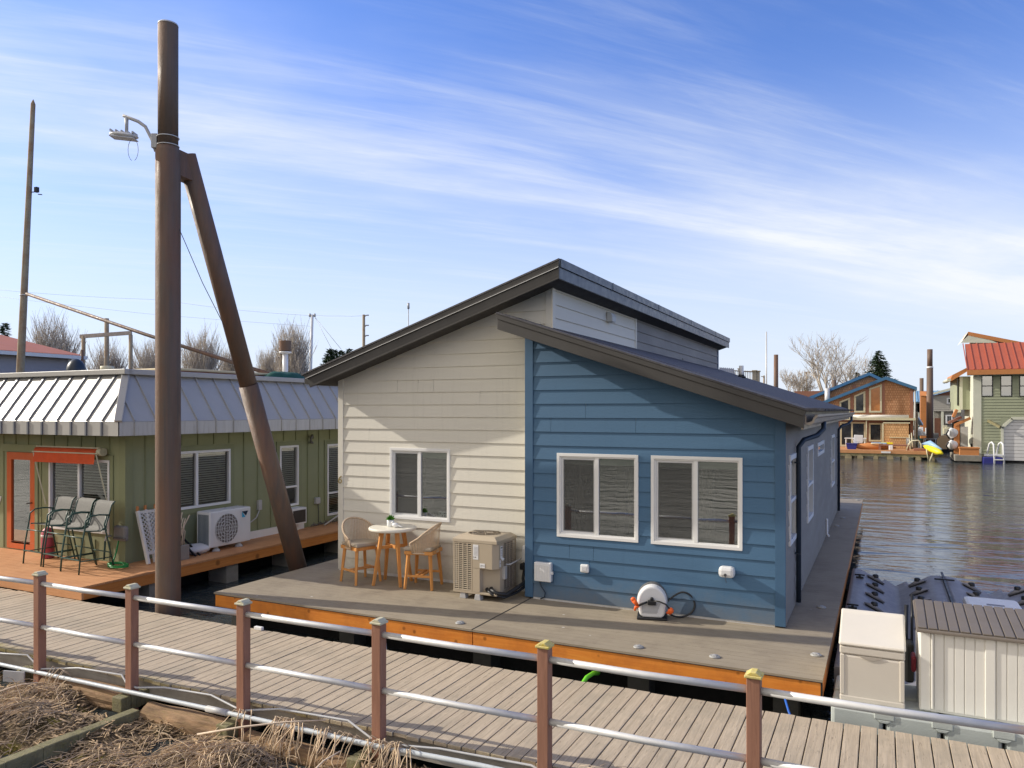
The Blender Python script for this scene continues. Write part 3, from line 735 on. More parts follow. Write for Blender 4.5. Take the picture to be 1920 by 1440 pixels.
    while y < DY1:
        if y < GY - .1:   # front apron, seam above the joint
            mb.box(DX0, -4.722, y, y+.136, -.025, 0); mb.box(-4.716, DX1, y, y+.136, -.025, 0)
        else:
            mb.box(DX0, GX0+.2, y, y+.136, -.025, 0); mb.box(BLX1-.2, DX1, y, y+.136, -.025, 0)
            if y < GY + .3: mb.box(GX0+.21, BLX1-.21, y, y+.136, -.025, 0)
        y += .1405; k += 1
    dk = mb.build('deck', M['deckboard'], h)
    mb = MB(); mb.box(-4.728, -4.710, DY0-.012, BY, .0005, .003); mb.build('seam_strip', M['black'], dk)
    mb = MB(); mb.box(DX0+.02, -4.725, DY0+.005, DY0+.045, -.215, -.028); mb.box(-4.713, DX1-.02, DY0+.005, DY0+.045, -.215, -.028); mb.build('fascia_board', M['fascia'], dk)
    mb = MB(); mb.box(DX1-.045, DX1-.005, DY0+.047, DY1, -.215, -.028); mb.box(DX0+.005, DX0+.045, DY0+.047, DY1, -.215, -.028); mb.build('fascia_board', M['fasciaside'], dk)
    mb = MB(); mb.box(DX1-.02, DX1-.001, DY0+.0, DY0+.004+.01, -.22, -.028); mb.box(DX0, DX1-.0, DY0-.006, DY0+.002, -.034, -.0255); mb.build('edge_trim', M['black'], dk)
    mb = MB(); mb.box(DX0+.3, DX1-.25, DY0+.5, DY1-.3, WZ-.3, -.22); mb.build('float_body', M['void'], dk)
    for xx in (-9.0, -6.9, -4.7, -2.6, -.95): mb = MB(); mb.box(xx-.13, xx+.13, DY0+.22, DY0+.6, WZ-.1, -.22); mb.build('float_block', M['blockdark'], dk)
    return h
main_house()

# ------------------------------------------------------------------ fittings on the blue wall
def wall_fittings():
    t = thing('utility_box', 'white ribbed plastic enclosure low on the blue wall near its left corner', 'utility box', (-4.495, BY-.025, .285))
    mb = MB(); mb.box(-4.63,-4.36,BY-.10,BY-.022,.285,.565); b = mb.build('box', M['whitep'], t, .012)
    mb = MB(); [mb.box(-4.605+k*.026,-4.592+k*.026,BY-.106,BY-.099,.33,.53) for k in range(9)]; mb.build('rib', M['white'], t)
    mb = MB(); mb.box(-4.36,-4.335,BY-.085,BY-.05,.40,.44); mb.build('hasp', M['whitep'], t)
    mb = MB(); mb.tube([(-4.56,BY-.06,.285),(-4.53,BY-.055,.20),(-4.47,BY-.05,.12),(-4.48,BY-.05,.05),(-4.55,BY-.04,.015)], .009, 8); mb.build('cord', M['darkblue'], t)
    t = thing('outlet_cover', 'small clear bubble outlet cover on the blue wall between utility box and hose reel', 'outlet cover', (-3.85, BY-.02, .465))
    mb = MB(); mb.box(-3.915,-3.785,BY-.075,BY-.022,.47,.59); mb.build('cover', M['whitep'], t, .02)
    mb = MB(); mb.box(-3.885,-3.815,BY-.080,BY-.074,.50,.56); mb.build('lens', M['bag'], t, .002)
    t = thing('hose_bib_cover', 'round-cornered white foam faucet cover on the blue wall at right', 'faucet cover', (-1.84, BY-.02, .605))
    mb = MB(); mb.box(-1.945,-1.74,BY-.17,BY-.022,.605,.75); mb.build('cover', M['whitep'], t, .045)
    mb = MB(); mb.lathe([(.018,0),(.018,.02)], 10, M=Matrix.Translation((-1.85,BY-.165,.65)) @ Matrix.Rotation(R(90),4,'X')); mb.tube([(-1.85,BY-.18,.65),(-1.845,BY-.18,.60),(-1.835,BY-.18,.55)], .004, 6); mb.build('cord', M['ink'], t)
    # electrical disconnect beside the condenser
    t = thing('meter_cover', 'white domed conduit cover with black fitting on the cream wall beside the blue corner', 'conduit cover', (-4.93, GY-.03, .3))
    mb = MB(); mb.box(-4.99,-4.86,GY-.16,GY-.025,.46,.74); mb.build('cover', M['whitep'], t, .055)
    mb = MB(); mb.box(-5.0,-4.87,GY-.17,GY-.03,.36,.455); mb.build('fitting', M['black'], t, .012)
    mb = MB(); mb.tube([(-4.95,GY-.1,.36),(-4.96,GY-.13,.22),(-4.92,GY-.16,.12),(-4.83,GY-.22,.08)], .022, 8); mb.build('hose', M['black'], t)
    t = thing('hose_outlet', 'small white pipe stub low on the shaded blue side wall above the side deck', 'pipe stub', (BLX1+.02, 17.9, .05))
    mb = MB(); mb.tube([(BLX1+.01,17.9,.42),(BLX1+.05,17.9,.42),(BLX1+.05,17.9,.10),(BLX1+.09,17.85,.07)], .025, 8); mb.build('pipe', M['whitep'], t)
wall_fittings()

def deck_lights():
    spots = [(-2.594,8.71,'low metal puck light on front deck edge below the hose reel'),(-1.714,8.748,'low metal puck light on front deck edge below the blue wall right window'),
             (-.685,9.315,'low metal puck light near the right front deck corner'),(-.78,11.61,'metal puck light on the side deck beside the first downspout'),
             (-1.0,19.97,'far metal puck light against the shaded blue wall on the side deck'),(-.93,21.5,'second farthest metal puck light on the side deck'),
             (-.70,26.0,'farthest metal puck light at the rear deck corner'),(-5.0,8.667,'metal puck light on front deck edge just left of the deck seam')]
    first = None
    for i, (x, y, lb) in enumerate(spots):
        if first is None:
            t = thing('deck_light', lb, 'deck light', (x, y, .001), group='puck lights on the house deck'); first = t
            mb = MB(); mb.lathe([(.062,0),(.062,.010),(.05,.020),(.04,.021)], 20, (x,y,.001)); mb.build('body', M['lightmetal'], t)
            mb = MB(); mb.lathe([(.036,.021),(.034,.025),(.01,.027)], 16, (x,y,.001)); mb.build('lens', M['lightmetal'], t)
            mb = MB(); [mb.beam((x,y,.028),(x+.05*math.cos(a),y+.05*math.sin(a),.021),.008,.006) for a in (0,1.57,3.14,4.71)]; mb.build('spoke', M['inkgrey'], t)
        else: dup(first, (x, y, .001), i*.4, lb)
deck_lights()
# ------------------------------------------------------------------ boardwalk
ZB, TH = -.25, .016
def wy(x, off): return off + TH*(x + 2)
NEAR, FAR = 6.00, 8.05
def boardwalk():
    root = thing('boardwalk', 'weathered plank walkway crossing the foreground below the floating houses', 'boardwalk', (-4.5, 7, ZB), 0)
    root['kind'] = 'structure'
    del root['label'], root['category']
    mb = MB(); x = -17.0; rng = random.Random(3)
    while x < 6.5:
        w = .137
        dz = rng.uniform(-.003, .003); e0 = rng.uniform(-.012, .012); e1 = rng.uniform(-.012, .012)
        Mx = Matrix.Translation((x + TH*0, 0, 0))
        y0, y1 = wy(x, NEAR)+e0, wy(x, FAR)+e1
        mb.box(x, x+w, y0, y1, ZB-.038+dz, ZB+dz, Matrix.Rotation(-TH*0, 4, 'Z'))
        x += .1475
    mb.build('planks', M['walk'], root, .004)
    mb = MB()
    mb.beam((-17, wy(-17,NEAR+.075), ZB-.135), (6.5, wy(6.5,NEAR+.075), ZB-.135), .045, .19)
    mb.beam((-17, wy(-17,FAR-.075), ZB-.135), (6.5, wy(6.5,FAR-.075), ZB-.135), .045, .19)
    mb.beam((-17, wy(-17,(NEAR+FAR)/2), ZB-.135), (6.5, wy(6.5,(NEAR+FAR)/2), ZB-.135), .09, .19)
    mb.build('joist', M['joist'], root)
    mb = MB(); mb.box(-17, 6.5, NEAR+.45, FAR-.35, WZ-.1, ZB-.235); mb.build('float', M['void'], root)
boardwalk()
PX = [-12.50, -10.86, -9.205, -7.595, -5.938, -4.255, -2.57, -.868, .93, 2.7]
def railing():
    r = thing('railing', 'brown post railing with two grey pipe rails along the near edge of the walkway', 'railing', (-4.5, 5.9, ZB-.25))
    py = lambda x: 5.922 + .019*(x + .868)
    for i, x in enumerate(PX):
        y = py(x)
        mb = MB(); mb.box(x-.05, x+.05, y-.05, y+.05, ZB-.36, .80); p = mb.build('post', M['post'], r, .006)
        mb = MB(); mb.box(x-.064, x+.064, y-.064, y+.064, .80, .822)
        mb.prism([(x-.056,.822),(x+.056,.822),(x+.02,.848),(x-.02,.848)], 'y', y-.056, y+.056)
        mb.build('cap', M['caplichen'] if i >= 6 else M['cap'], p, .006)
        mb = MB(); mb.cyl((x+.0,y-.052,ZB-.10),(x,y-.066,ZB-.10),.016,8); mb.build('bolt', M['galv'], p)
    for a, b in zip(PX[:-1], PX[1:]):
        for z in (.70, .175):
            mb = MB(); s = .004*math.sin(a*3)
            mb.tube([(a+.04, py(a), z), ((a+b)/2, (py(a)+py(b))/2, z-.006+s), (b-.04, py(b), z)], .029, 14); mb.build('rail', M['galv'], r)
railing()
def service_lines():
    mb = MB(); pts = [(-12.5,5.72,-.44),(-9.94,5.72,-.378),(-8.1,5.72,-.345),(-6.25,5.72,-.31),(-5.2,5.73,-.302),(-4.24,5.74,-.296),(-3.13,5.76,-.264),(-1.0,5.80,-.26)]
    mb.tube(pts, .024, 10); o = single(mb, 'water_pipe', M['pvc'], 'long pale plastic pipe running below the near edge of the walkway', 'pipe')
    mb = MB(); mb.tube([(-6.34,5.72,-.312),(-6.05,5.72,-.308)], .033, 12); c = mb.build('coupling', M['conduit'], None); c.parent = o; c.location = -Vector(o.location)
    mb = MB(); c2 = [(-12,5.82,-.30),(-10.07,5.82,-.29),(-9.55,5.82,-.235),(-9.45,5.84,-.31),(-9.21,5.74,-.335),(-8.56,5.82,-.25),(-7.83,5.84,-.225),(-7.71,5.82,-.31),(-7.5,5.78,-.30),(-7.15,5.86,-.268),(-6.46,5.88,-.245),(-6.05,5.82,-.285),(-5.9,5.80,-.285),(-5.5,5.88,-.228),(-4.65,5.90,-.20),(-4.34,5.84,-.285),(-4.1,5.82,-.295),(-3.6,5.88,-.26),(-2.7,5.9,-.235),(-2.4,5.85,-.30)]
    mb.tube(c2, .011, 8); single(mb, 'power_cable', M['conduit'], 'thin grey cable sagging between the railing post feet', 'cable')
    mb = MB(); p = [(-3.02,8.50,-.30),(-3.03,8.36,-.26),(-3.06,8.22,-.27),(-3.10,8.10,-.36),(-3.12,8.0,-.5)]
    mb.tube(p, .026, 10); single(mb, 'garden_hose', M['limehose'], 'short bright lime green hose hanging in the gap between deck and walkway', 'hose')
    mb = MB(); mb.tube([(-.93,8.42,-.20),(-.87,8.26,-.29),(-.81,8.14,-.36)], .012, 8); single(mb, 'mooring_line', M['bluerope'], 'short blue rope slanting down at the right corner of the front deck', 'rope')
    mb = MB(); mb.tube([(-6.05,8.45,-.22),(-5.95,8.3,-.25),(-5.83,8.16,-.34),(-5.80,8.05,-.45)], .028, 8); single(mb, 'drain_hose', M['conduit'], 'dull grey hose drooping in the dark gap left of the deck seam', 'hose')
    p = Z_ = Vector((-7.0, 7.93, ZB)); mb = MB(); mb.box(-7.86,-7.72,7.90,7.95,ZB+.003,ZB+.05); single(mb, 'dock_cleat', M['label'], 'small pale block on the far walkway edge left of the blue house deck', 'block', bevel=.008)
service_lines()

# ------------------------------------------------------------------ log raft and dry reeds in front of the walkway
def ground_h(x, y):
    z = -.66 + .20*mnoise.noise(Vector((x*.9, y*1.1, 0))) + .09*mnoise.noise(Vector((x*2.7, y*2.9, 4))) + .035*mnoise.noise(Vector((x*8, y*8, 9)))
    for (cx, cy, sx, sy, h) in ((-9.0,5.6,.45,.26,.14),(-8.4,4.9,.9,.35,.08),(-5.5,5.4,.50,.28,.15),(-4.6,5.45,.5,.25,.09),(-6.5,5.0,.9,.3,.07),(-7.6,5.3,.5,.25,.05),(-9.8,5.0,.8,.5,.12)):
        z += h*math.exp(-((x-cx)/sx)**2-((y-cy)/sy)**2)
    return z + .06 - .35*max(0, y-5.75) - .25*max(0, (x+3.6))
def raft():
    mb = MB(); nx, ny = 190, 90; x0, x1, y0, y1 = -12.5, -2.2, 1.6, 6.5
    for j in range(ny+1):
        for i in range(nx+1):
            x, y = x0+(x1-x0)*i/nx, y0+(y1-y0)*j/ny; mb.v.append(Vector((x, y, ground_h(x, y))))
    for j in range(ny):
        for i in range(nx):
            a = j*(nx+1)+i; mb.f.append((a,a+1,a+nx+2,a+nx+1)); mb.sm.append(True)
    o = mb.build('ground', M['dirt']); tag(o, kind='structure')
    rng = random.Random(5)
    def timber(pts, w, h, m, label, name='timber'):
        mb = MB(); a, b = pts; a, b = Vector(a), Vector(b); k = 10
        for i in range(k):
            p, q = a.lerp(b, i/k), a.lerp(b, (i+1)/k)
            mb.beam(p, q, w*(1+.05*rng.uniform(-1,1)), h*(1+.05*rng.uniform(-1,1)))
        single(mb, name, m, label, 'timber', bevel=.01)
    timber(((-7.43,2.2,-.56),(-7.30,5.62,-.56)), .13, .22, M['mosswood'], 'long mossy beam slanting into the debris at the bottom left corner')
    timber(((-7.62,5.62,-.46),(-7.60,6.25,-.46)), .16, .17, M['mosswood'], 'squared timber end sticking out under the second railing post from the left')
    timber(((-6.03,5.62,-.49),(-6.02,6.25,-.49)), .15, .19, M['mosswood'], 'squared mossy timber end under the third railing post from the left')
    timber(((-4.36,5.60,-.50),(-4.35,6.3,-.50)), .15, .2, M['mosswood'], 'squared timber end under the fourth railing post, among hanging dry stems')
    timber(((-9.55,5.70,-.46),(-9.30,6.3,-.46)), .16, .17, M['mosswood'], 'squared timber end left of the leftmost railing post foot')
    def log(a, b, r, label):
        mb = MB(); a, b = Vector(a), Vector(b); pts = []; rs = []
        for i in range(26):
            t = i/25; p = a.lerp(b, t); pts.append(p); rs.append(r*(1+.10*mnoise.noise(Vector((t*3,r*90,1)))))
        mb.tube(pts, rs, 22, smooth=False)
        for v in mb.v: q = Vector((v.x*1.3, v.y*14, v.z*14)); v += Vector((0, .025*mnoise.noise(q+Vector((9,0,0))), .03*mnoise.noise(q)))
        single(mb, 'rotten_log', M['rotwood'], label, 'log')
    log((-9.1,5.80,-.50),(-7.72,5.84,-.52), .13, 'crumbling brown log beside the leftmost timber ends under the walkway edge')
    log((-7.25,5.74,-.53),(-6.1,5.74,-.53), .13, 'moss-covered log between the second and third railing posts')
    log((-5.85,5.78,-.60),(-4.4,5.78,-.62), .13, 'dark damp log between the third and fourth railing posts')
    mb = MB(); mb.beam((-9.62,5.58,-.43),(-9.34,5.66,-.43),.02,.13); single(mb, 'metal_plate', M['conduit'], 'small grey metal plate below the leftmost railing post', 'plate')
    # matted dry stems: far too many to count
    mb = MB()
    def stem(p, d, L, r, droop, curl=0.0, n=6):
        pts = []; q = Vector(p); d = Vector(d).normalized()
        for i in range(n+1):
            pts.append(q.copy()); q = q + d*(L/n); d = (d + Vector((rng.uniform(-.14,.14)+curl*.2, rng.uniform(-.14,.14), -droop/n*1.6+rng.uniform(-.06,.06)))).normalized()
            g = ground_h(q.x, q.y)+.012
            if q.z < g: q.z = g; d.z = max(d.z, -.02)
        mb.tube(pts, [r*(1-.6*i/n) for i in range(n+1)], 3, cap=False)
    clumps = [(-8.8,5.55,.55,.25,260,(-.2,-1,.25)),(-8.35,5.15,.55,.25,320,(-.5,-1,.2)),(-8.9,4.75,.7,.3,380,(-.6,-1,.15)),(-5.75,5.3,.5,.28,520,(-.25,-1,.45)),
              (-5.1,5.55,.32,.16,300,(.1,-1,.3)),(-4.55,5.5,.35,.2,220,(.2,-1,.4)),(-6.6,4.9,.5,.3,240,(-.3,-1,.2)),(-4.9,5.0,.5,.3,220,(0,-1,.3)),(-6.4,5.4,.4,.2,140,(.3,-1,.2)),(-9.6,5.2,.5,.4,160,(-.3,-1,.1)),(-7.9,4.3,.8,.4,260,(-.4,-1,.1))]
    for (cx, cy, sx, sy, k, d) in clumps:
        for _ in range(int(k*.60)):
            x, y = rng.gauss(cx, sx*.6), rng.gauss(cy, sy*.6)
            if y > 5.78: continue
            z = ground_h(x, y) + rng.uniform(.0, .05)
            stem((x,y,z), (d[0]+rng.gauss(0,.55), d[1]+rng.gauss(0,.55), d[2]*.4+rng.uniform(-.15,.22)), rng.uniform(.12,.50), rng.uniform(.0035,.0075), rng.uniform(.3,1.5), rng.uniform(-1.2,1.2))
    tag(mb.build('dry_reeds', M['straw']), 'matted tan dry stems lying over the mossy debris in the foreground', 'dry reeds', kind='stuff')
    # litter of broken bits, bark and leaves over the raft
    mb = MB()
    for _ in range(11000):
        x, y = rng.uniform(-10.6,-3.6), 5.85-abs(rng.gauss(0,.75)); z = ground_h(x,y)+rng.uniform(.002,.02); a = rng.uniform(0,6.28); L = rng.choice((.02,.03,.05,.09,.13)); w = rng.uniform(.004,.013)
        d = Vector((math.cos(a), math.sin(a), rng.uniform(-.25,.35))).normalized(); s = Vector((-d.y, d.x, rng.uniform(-.4,.4)))*w; c = Vector((x,y,z))
        mb.quad(c-s, c+d*L-s*.6, c+d*L+s*.6, c+s)
    tag(mb.build('leaf_litter', M['litter']), 'brown broken bark and stem litter scattered over the mossy debris', 'litter', kind='stuff')
    # stems draped over the pipe and loose twigs
    mb = MB()
    for (cx, k) in ((-5.22,34),(-4.85,9),(-4.5,6),(-3.95,24),(-5.9,6),(-8.9,5),(-4.2,9)):
        for _ in range(k):
            x = rng.gauss(cx, .09); y = 5.74+rng.uniform(-.03,.03); z = -.29+.03*(x+4.2)/4+rng.uniform(-.01,.03)
            side = rng.uniform(-1,1)*.12; L = rng.uniform(.15,.42)
            mb.tube([(x-side,y+.07,z-.02),(x,y,z+.045),(x+side*.6,y-.07,z-.05),(x+side+rng.uniform(-.04,.04),y-.12,z-L*.6),(x+side*1.3+rng.uniform(-.07,.07),y-.16,z-L)], [.005,.006,.006,.005,.002], 4)
    tag(mb.build('hanging_stems', M['straw']), 'dry root-like stems hung over the pale pipe below the walkway', 'dry reeds', kind='stuff')
    for i, (a, b, lb) in enumerate((((-5.95,5.25,-.33),(-4.72,5.66,-.12),'long pale stick rising to the right over the hanging dry stems'),
                     ((-4.62,5.05,-.52),(-4.38,5.45,-.26),'pale upright twig before the fourth railing post'),
                     ((-9.15,5.15,-.45),(-8.75,5.45,-.33),'pale broken stick across the debris heap at far left'))):
        mb = MB(); a, b = Vector(a), Vector(b)
        mb.tube([a, a.lerp(b,.35)+Vector((.02,0,.03)), a.lerp(b,.7)+Vector((-.02,0,.02)), b], [.011,.010,.008,.005], 6)
        single(mb, 'stick', M['twig'], lb, 'stick')
    mb = MB()
    for _ in range(14):
        x, y = rng.gauss(-2.0,.18), rng.gauss(6.1,.05); a = rng.uniform(0,6.28)
        mb.tube([(x,y,ZB+.012),(x+.07*math.cos(a),y+.05*math.sin(a),ZB+.03),(x+.16*math.cos(a+.4),y+.1*math.sin(a+.4),ZB+.012)], [.004,.003,.002], 4)
    tag(mb.build('loose_twigs', M['twig']), 'thin dry twigs lying on the walkway boards beside a railing post', 'dry reeds', kind='stuff')
raft()

# ------------------------------------------------------------------ steel pile with brace, street lamp
PILE = Vector((-9.95, 8.22, 0))
def pile():
    x, y = PILE.x, PILE.y
    t = thing('mooring_pile', 'tall rusty steel pile with a slanting brace rising beside the walkway', 'mooring pile', (x, y, WZ))
    mb = MB(); mb.tube([(x,y,WZ-1),(x,y,0),(x,y,3),(x,y,6.80),(x-.0,y,6.90)], [.183,.183,.183,.183,.150], 36); mb.build('sleeve', M['rust'], t)
    mb = MB(); mb.tube([(x,y,6.9),(x,y,8.77)], [.148,.148], 32); mb.build('pole', M['rustup'], t)
    mb = MB(); mb.tube([(x,y,8.765),(x,y,8.79)], [.15,.145], 32); mb.build('top_plate', M['galv'], t)
    a, b = Vector((-9.90, 8.55, 6.75)), Vector((-9.5, 10.61, -.015)); d = (b-a).normalized()
    j = a + (b-a)*.52
    mb = MB(); mb.tube([a - d*.10, j], .146, 32); mb.build('brace', M['rustup'], t)
    mb = MB(); mb.tube([j, b + d*.6], .160, 32); mb.build('brace', M['rust'], t)
    e = a + d*.12
    mb = MB(); mb.beam(Vector((x+.02,y+.08,6.66)), Vector((e.x+.0, e.y+.02, 6.62)), .24, .40); mb.build('stub', M['rustup'], t, .01)
pile()
def lamp():
    x, y = PILE.x, PILE.y
    t = thing('street_lamp', 'grey street lamp on a bent arm strapped to the tall rusty pile', 'street lamp', (x, y, 6.95))
    d = Vector((-1.0,-.50,0)).normalized()
    o = Vector((x,y,0)) + d*.19
    mb = MB(); mb.tube([o+Vector((0,0,6.82)), o+d*.05+Vector((0,0,6.98)), o+d*.16+Vector((0,0,7.20)), o+d*.27+Vector((0,0,7.28)), o+d*.50+Vector((0,0,7.37))], .026, 12); mb.build('arm', M['conduit'], t)
    mb = MB(); mb.box(-.04,.05,-.06,.06,6.86,7.08, Matrix.Translation((o.x,o.y,0)) @ Matrix.Rotation(math.atan2(d.y,d.x),4,'Z')); mb.build('bracket', M['conduit'], t, .008)
    for z in (6.90, 7.03):
        mb = MB(); mb.tube([(x+.158*math.cos(k*math.pi/12), y+.158*math.sin(k*math.pi/12), z) for k in range(24)], .008, 6, closed=True); mb.build('strap', M['galv'], t)
    h = o + d*.45
    mb = MB(); mb.tube([h+Vector((0,0,7.36)), h+Vector((0,0,7.12))], [.028,.024], 12); mb.build('stem', M['conduit'], t)
    Mx = Matrix.Translation(h + d*.04 + Vector((0,0,7.06))) @ Matrix.Rotation(math.atan2(d.y,d.x),4,'Z') @ Matrix.Rotation(R(-6),4,'Y')
    mb = MB(); mb.ball((0,0,0), .225, .115, .05, 20, 10); mb.xf(Mx); hd = mb.build('lamp_head', M['galv'], t)
    mb = MB(); [mb.box(-.17+k*.085,-.15+k*.085,-.08,.08,.028,.062) for k in range(5)]; mb.xf(Mx); mb.build('fin', M['conduit'], hd)
    mb = MB(); mb.box(-.19,.19,-.09,.09,-.052,-.034); mb.xf(Mx); mb.build('lens', M['bag'], hd, .01)
    c = h - d*.10 + Vector((0,0,7.0)); mb = MB()
    mb.tube([c + Vector((.07*math.sin(a)*(-d.x)*1.2, .07*math.sin(a)*(-d.y), -.16 + .17*math.cos(a))) for a in [i*.26 for i in range(-11,12)]], .0035, 5); mb.build('wire_loop', M['ink'], t)
lamp()
mb = MB(); a, b = Vector((PILE.x+.19, PILE.y+.05, 5.6)), away(421, 612, 12.3); mb.tube([a, a.lerp(b,.5)+Vector((0,0,-.06)), b], .006, 5)
single(mb, 'guy_wire', M['ink'], 'thin dark wire slanting from the pile down to its brace', 'wire', origin=b)
# ------------------------------------------------------------------ green floating house at left
WX, WYF = -12.57, 9.46; GD = -.03
def green_house():
    h = thing('floating_house', 'olive green floating house with a pale standing-seam mansard roof, at left', 'floating house', (-15.5, 13, 0))
    XL, YB = -20.5, 24.0
    S = lambda a, d, z: (WX + d, a, z)
    F = lambda a, d, z: (a, WYF - d, z)
    def wall(mb, T, a0, a1, holes):
        xs = sorted({a0, a1} | {v for H_ in holes for v in H_[:2]})
        for p, q in zip(xs[:-1], xs[1:]):
            hs = sorted((H_[2], H_[3]) for H_ in holes if H_[0] < (p+q)/2 < H_[1]); z = GD
            for (b, t) in hs: tbox(mb, T, p, q, -.08, 0, z, b); z = t
            tbox(mb, T, p, q, -.08, 0, z, 2.6)
    sh = [(10.2,11.95,.82,1.985),(13.43,14.06,.55,1.98),(15.1,15.8,.15,1.955)]
    fh = [(-16.17,-15.25,GD+.02,1.955),(-14.80,-13.0,.48,1.87)]
    mb = MB(); wall(mb, S, WYF+.001, YB, sh); mb.build('side_wall', M['greenwall'], h)
    mb = MB(); wall(mb, F, XL, WX-.001, fh); mb.build('front_wall', M['greenwall'], h)
    mb = MB(); mb.box(XL, WX-.1, YB, YB+.1, GD, 2.6); mb.box(XL-.1, XL, WYF, YB, GD, 2.6); mb.build('rear_wall', M['greenwall'], h)
    # battens, stopping at the openings
    mb = MB()
    def batten(T, a, holes, w=.035):
        hs = sorted((H_[2]-.12, H_[3]+.12) for H_ in holes if H_[0]-.10 < a < H_[1]+.10); z = GD+.02
        for (b, t) in hs:
            if b - z > .05: tbox(mb, T, a-w/2, a+w/2, 0, .018, z, b)
            z = t
        tbox(mb, T, a-w/2, a+w/2, 0, .018, z, 2.55)
    a = WYF+.42
    while a < YB: batten(S, a, sh); a += .41
    a = WX-.45
    while a > XL: batten(F, a, fh); a -= .41
    tbox(mb, F, WX-.16, WX+.02, 0, .025, GD, 2.55); tbox(mb, S, WYF, WYF+.14, 0, .022, GD, 2.55)
    for (a0,a1,z0,z1) in sh: framebox(mb, S, a0-.10, a1+.10, max(z0-.10,.0), z1+.10, .095, 0, .022)
    tbox(mb, F, -16.28, -15.14, 0, .03, 1.97, 2.12); tbox(mb, F, -15.235,-15.14,0,.028,GD,1.97); tbox(mb, F, -14.9,-12.9,0,.022,1.875,1.96)
    tbox(mb, F, -12.99,-12.9,0,.022,.40,1.875)
    mb.build('batten', M['greenbat'], h)
    # inside
    mb = MB(); mb.box(-17.2,-17.15,WYF+.1,13,GD,2.5); mb.box(-16.9,WX-.6,13.0,13.05,GD,2.5); mb.box(WX-1.6,WX-1.55,9.6,18,GD,2.5); mb.build('room', M['roomdark'], h)
    # windows with blinds
    def blinds(parent, T, a0, a1, z0, z1, n):
        mb = MB()
        for k in range(n):
            z = z1 - (k+.5)*(z1-z0)/n; mb.quad(T(a0,-.065,z-.015),T(a1,-.065,z-.015),T(a1,-.050,z+.013),T(a0,-.050,z+.013))
        mb.build('blind', M['white'], parent)
    def win(T, a0, a1, z0, z1, vertical, bl):
        mb = MB(); framebox(mb, T, a0, a1, z0, z1, .05, -.06, .026)
        mid = (a0+a1)/2
        if vertical: tbox(mb, T, mid-.03, mid+.03, -.055, .015, z0+.05, z1-.05)
        else: tbox(mb, T, a0+.05, a1-.05, -.055, .012, z0+(z1-z0)*.30, z0+(z1-z0)*.30+.045)
        w = mb.build('window', M['white'], h, .003)
        mb = MB(); mb.quad(T(a0+.04,-.03,z0+.04),T(a1-.04,-.03,z0+.04),T(a1-.04,-.03,z1-.04),T(a0+.04,-.03,z1-.04)); mb.build('pane', M['glassclear'], w)
        for b in bl: blinds(w, T, *b)
        return w
    win(S, 10.2, 11.95, .82, 1.985, True, [(11.12,11.88,.9,1.93,22),(10.25,11.02,.9,1.93,22)])
    win(S, 13.43, 14.06, .55, 1.98, False, [(13.49,14.0,.98,1.93,20)])
    win(S, 15.1, 15.8, .15, 1.955, False, [(15.16,15.75,.72,1.9,24),(15.16,15.75,.22,.66,10)])
    win(F, -14.80, -13.0, .48, 1.87, True, [(-14.72,-13.95,.55,1.82,24),(-13.86,-13.08,.55,1.82,24)])
    # orange glazed door
    mb = MB(); framebox(mb, F, -16.17, -15.25, GD+.02, 1.955, .15, -.05, .02); tbox(mb, F, -16.02,-15.40,-.05,.02,GD+.17,.10); d = mb.build('door', M['orange'], h, .004)
    mb = MB(); mb.quad(F(-16.05,-.01,.05),F(-15.37,-.01,.05),F(-15.37,-.01,1.82),F(-16.05,-.01,1.82)); mb.build('pane', M['glass'], d)
    mb = MB(); mb.tube([F(-15.33,.02,.95),F(-15.33,.07,.95),F(-15.42,.07,.94)], .012, 8); mb.build('handle', M['black'], d)
    # awning rolled up
    mb = MB(); mb.tube([F(-15.0,.13,2.03),F(-13.13,.13,2.03)], .055, 14); mb.quad(F(-15.0,.187,2.04),F(-13.17,.187,2.04),F(-13.17,.21,1.80),F(-15.0,.21,1.80)); aw = mb.build('awning', M['awning'], h)
    mb = MB(); mb.beam(F(-15.02,.12,2.10),F(-13.10,.12,2.10),.03,.025); mb.beam(F(-15.03,.20,2.0),F(-13.08,.20,2.0),.02,.02); mb.tube([F(-13.14,.12,2.03),F(-13.02,.12,2.03)],.075,14)
    mb.beam(F(-15.0,.2,1.98),F(-14.88,.03,.95),.022,.022); mb.beam(F(-13.12,.2,1.98),F(-12.98,.03,.9),.022,.022); mb.build('awning_frame', M['cap'], aw)
    # mansard roof
    a = .60; ex, ey = WX+a, WYF-a; b = .62; z0, z1, z2 = 2.355, 2.60, 3.48
    zz = 3.58
    mb = MB(); mb.quad((ex,ey,z1),(ex,YB+a,z1),(ex-b,YB+a-b,z2),(ex-b,ey+b,z2)); mb.quad((XL-a,ey,z1),(ex,ey,z1),(ex-b,ey+b,z2),(XL-a+b,ey+b,z2))
    rf = mb.build('roof', M['seam'], h, solid=.02)
    mb = MB(); mb.quad((XL-a+b,ey+b,z2+.02),(ex-b,ey+b,z2+.02),(ex-b,YB,z2+.02),(XL-a+b,YB,z2+.02)); mb.build('flat_roof', M['greyhouse'], h)
    mb = MB(); mb.box(ex-.02,ex+.004,ey,YB+a,z0,z1); mb.build('fascia', M['seamfascia'], h)
    mb = MB(); mb.box(XL-a,ex+.004,ey-.004,ey+.02,z0,z1); mb.build('fascia', M['seam'], h)
    mb = MB(); mb.box(ex-.6,ex-.021,ey+.021,YB+a,z0+.01,z0+.03); mb.box(XL-a,ex-.6,ey+.021,ey+.6,z0+.01,z0+.03); mb.build('soffit', M['greenbat'], h)
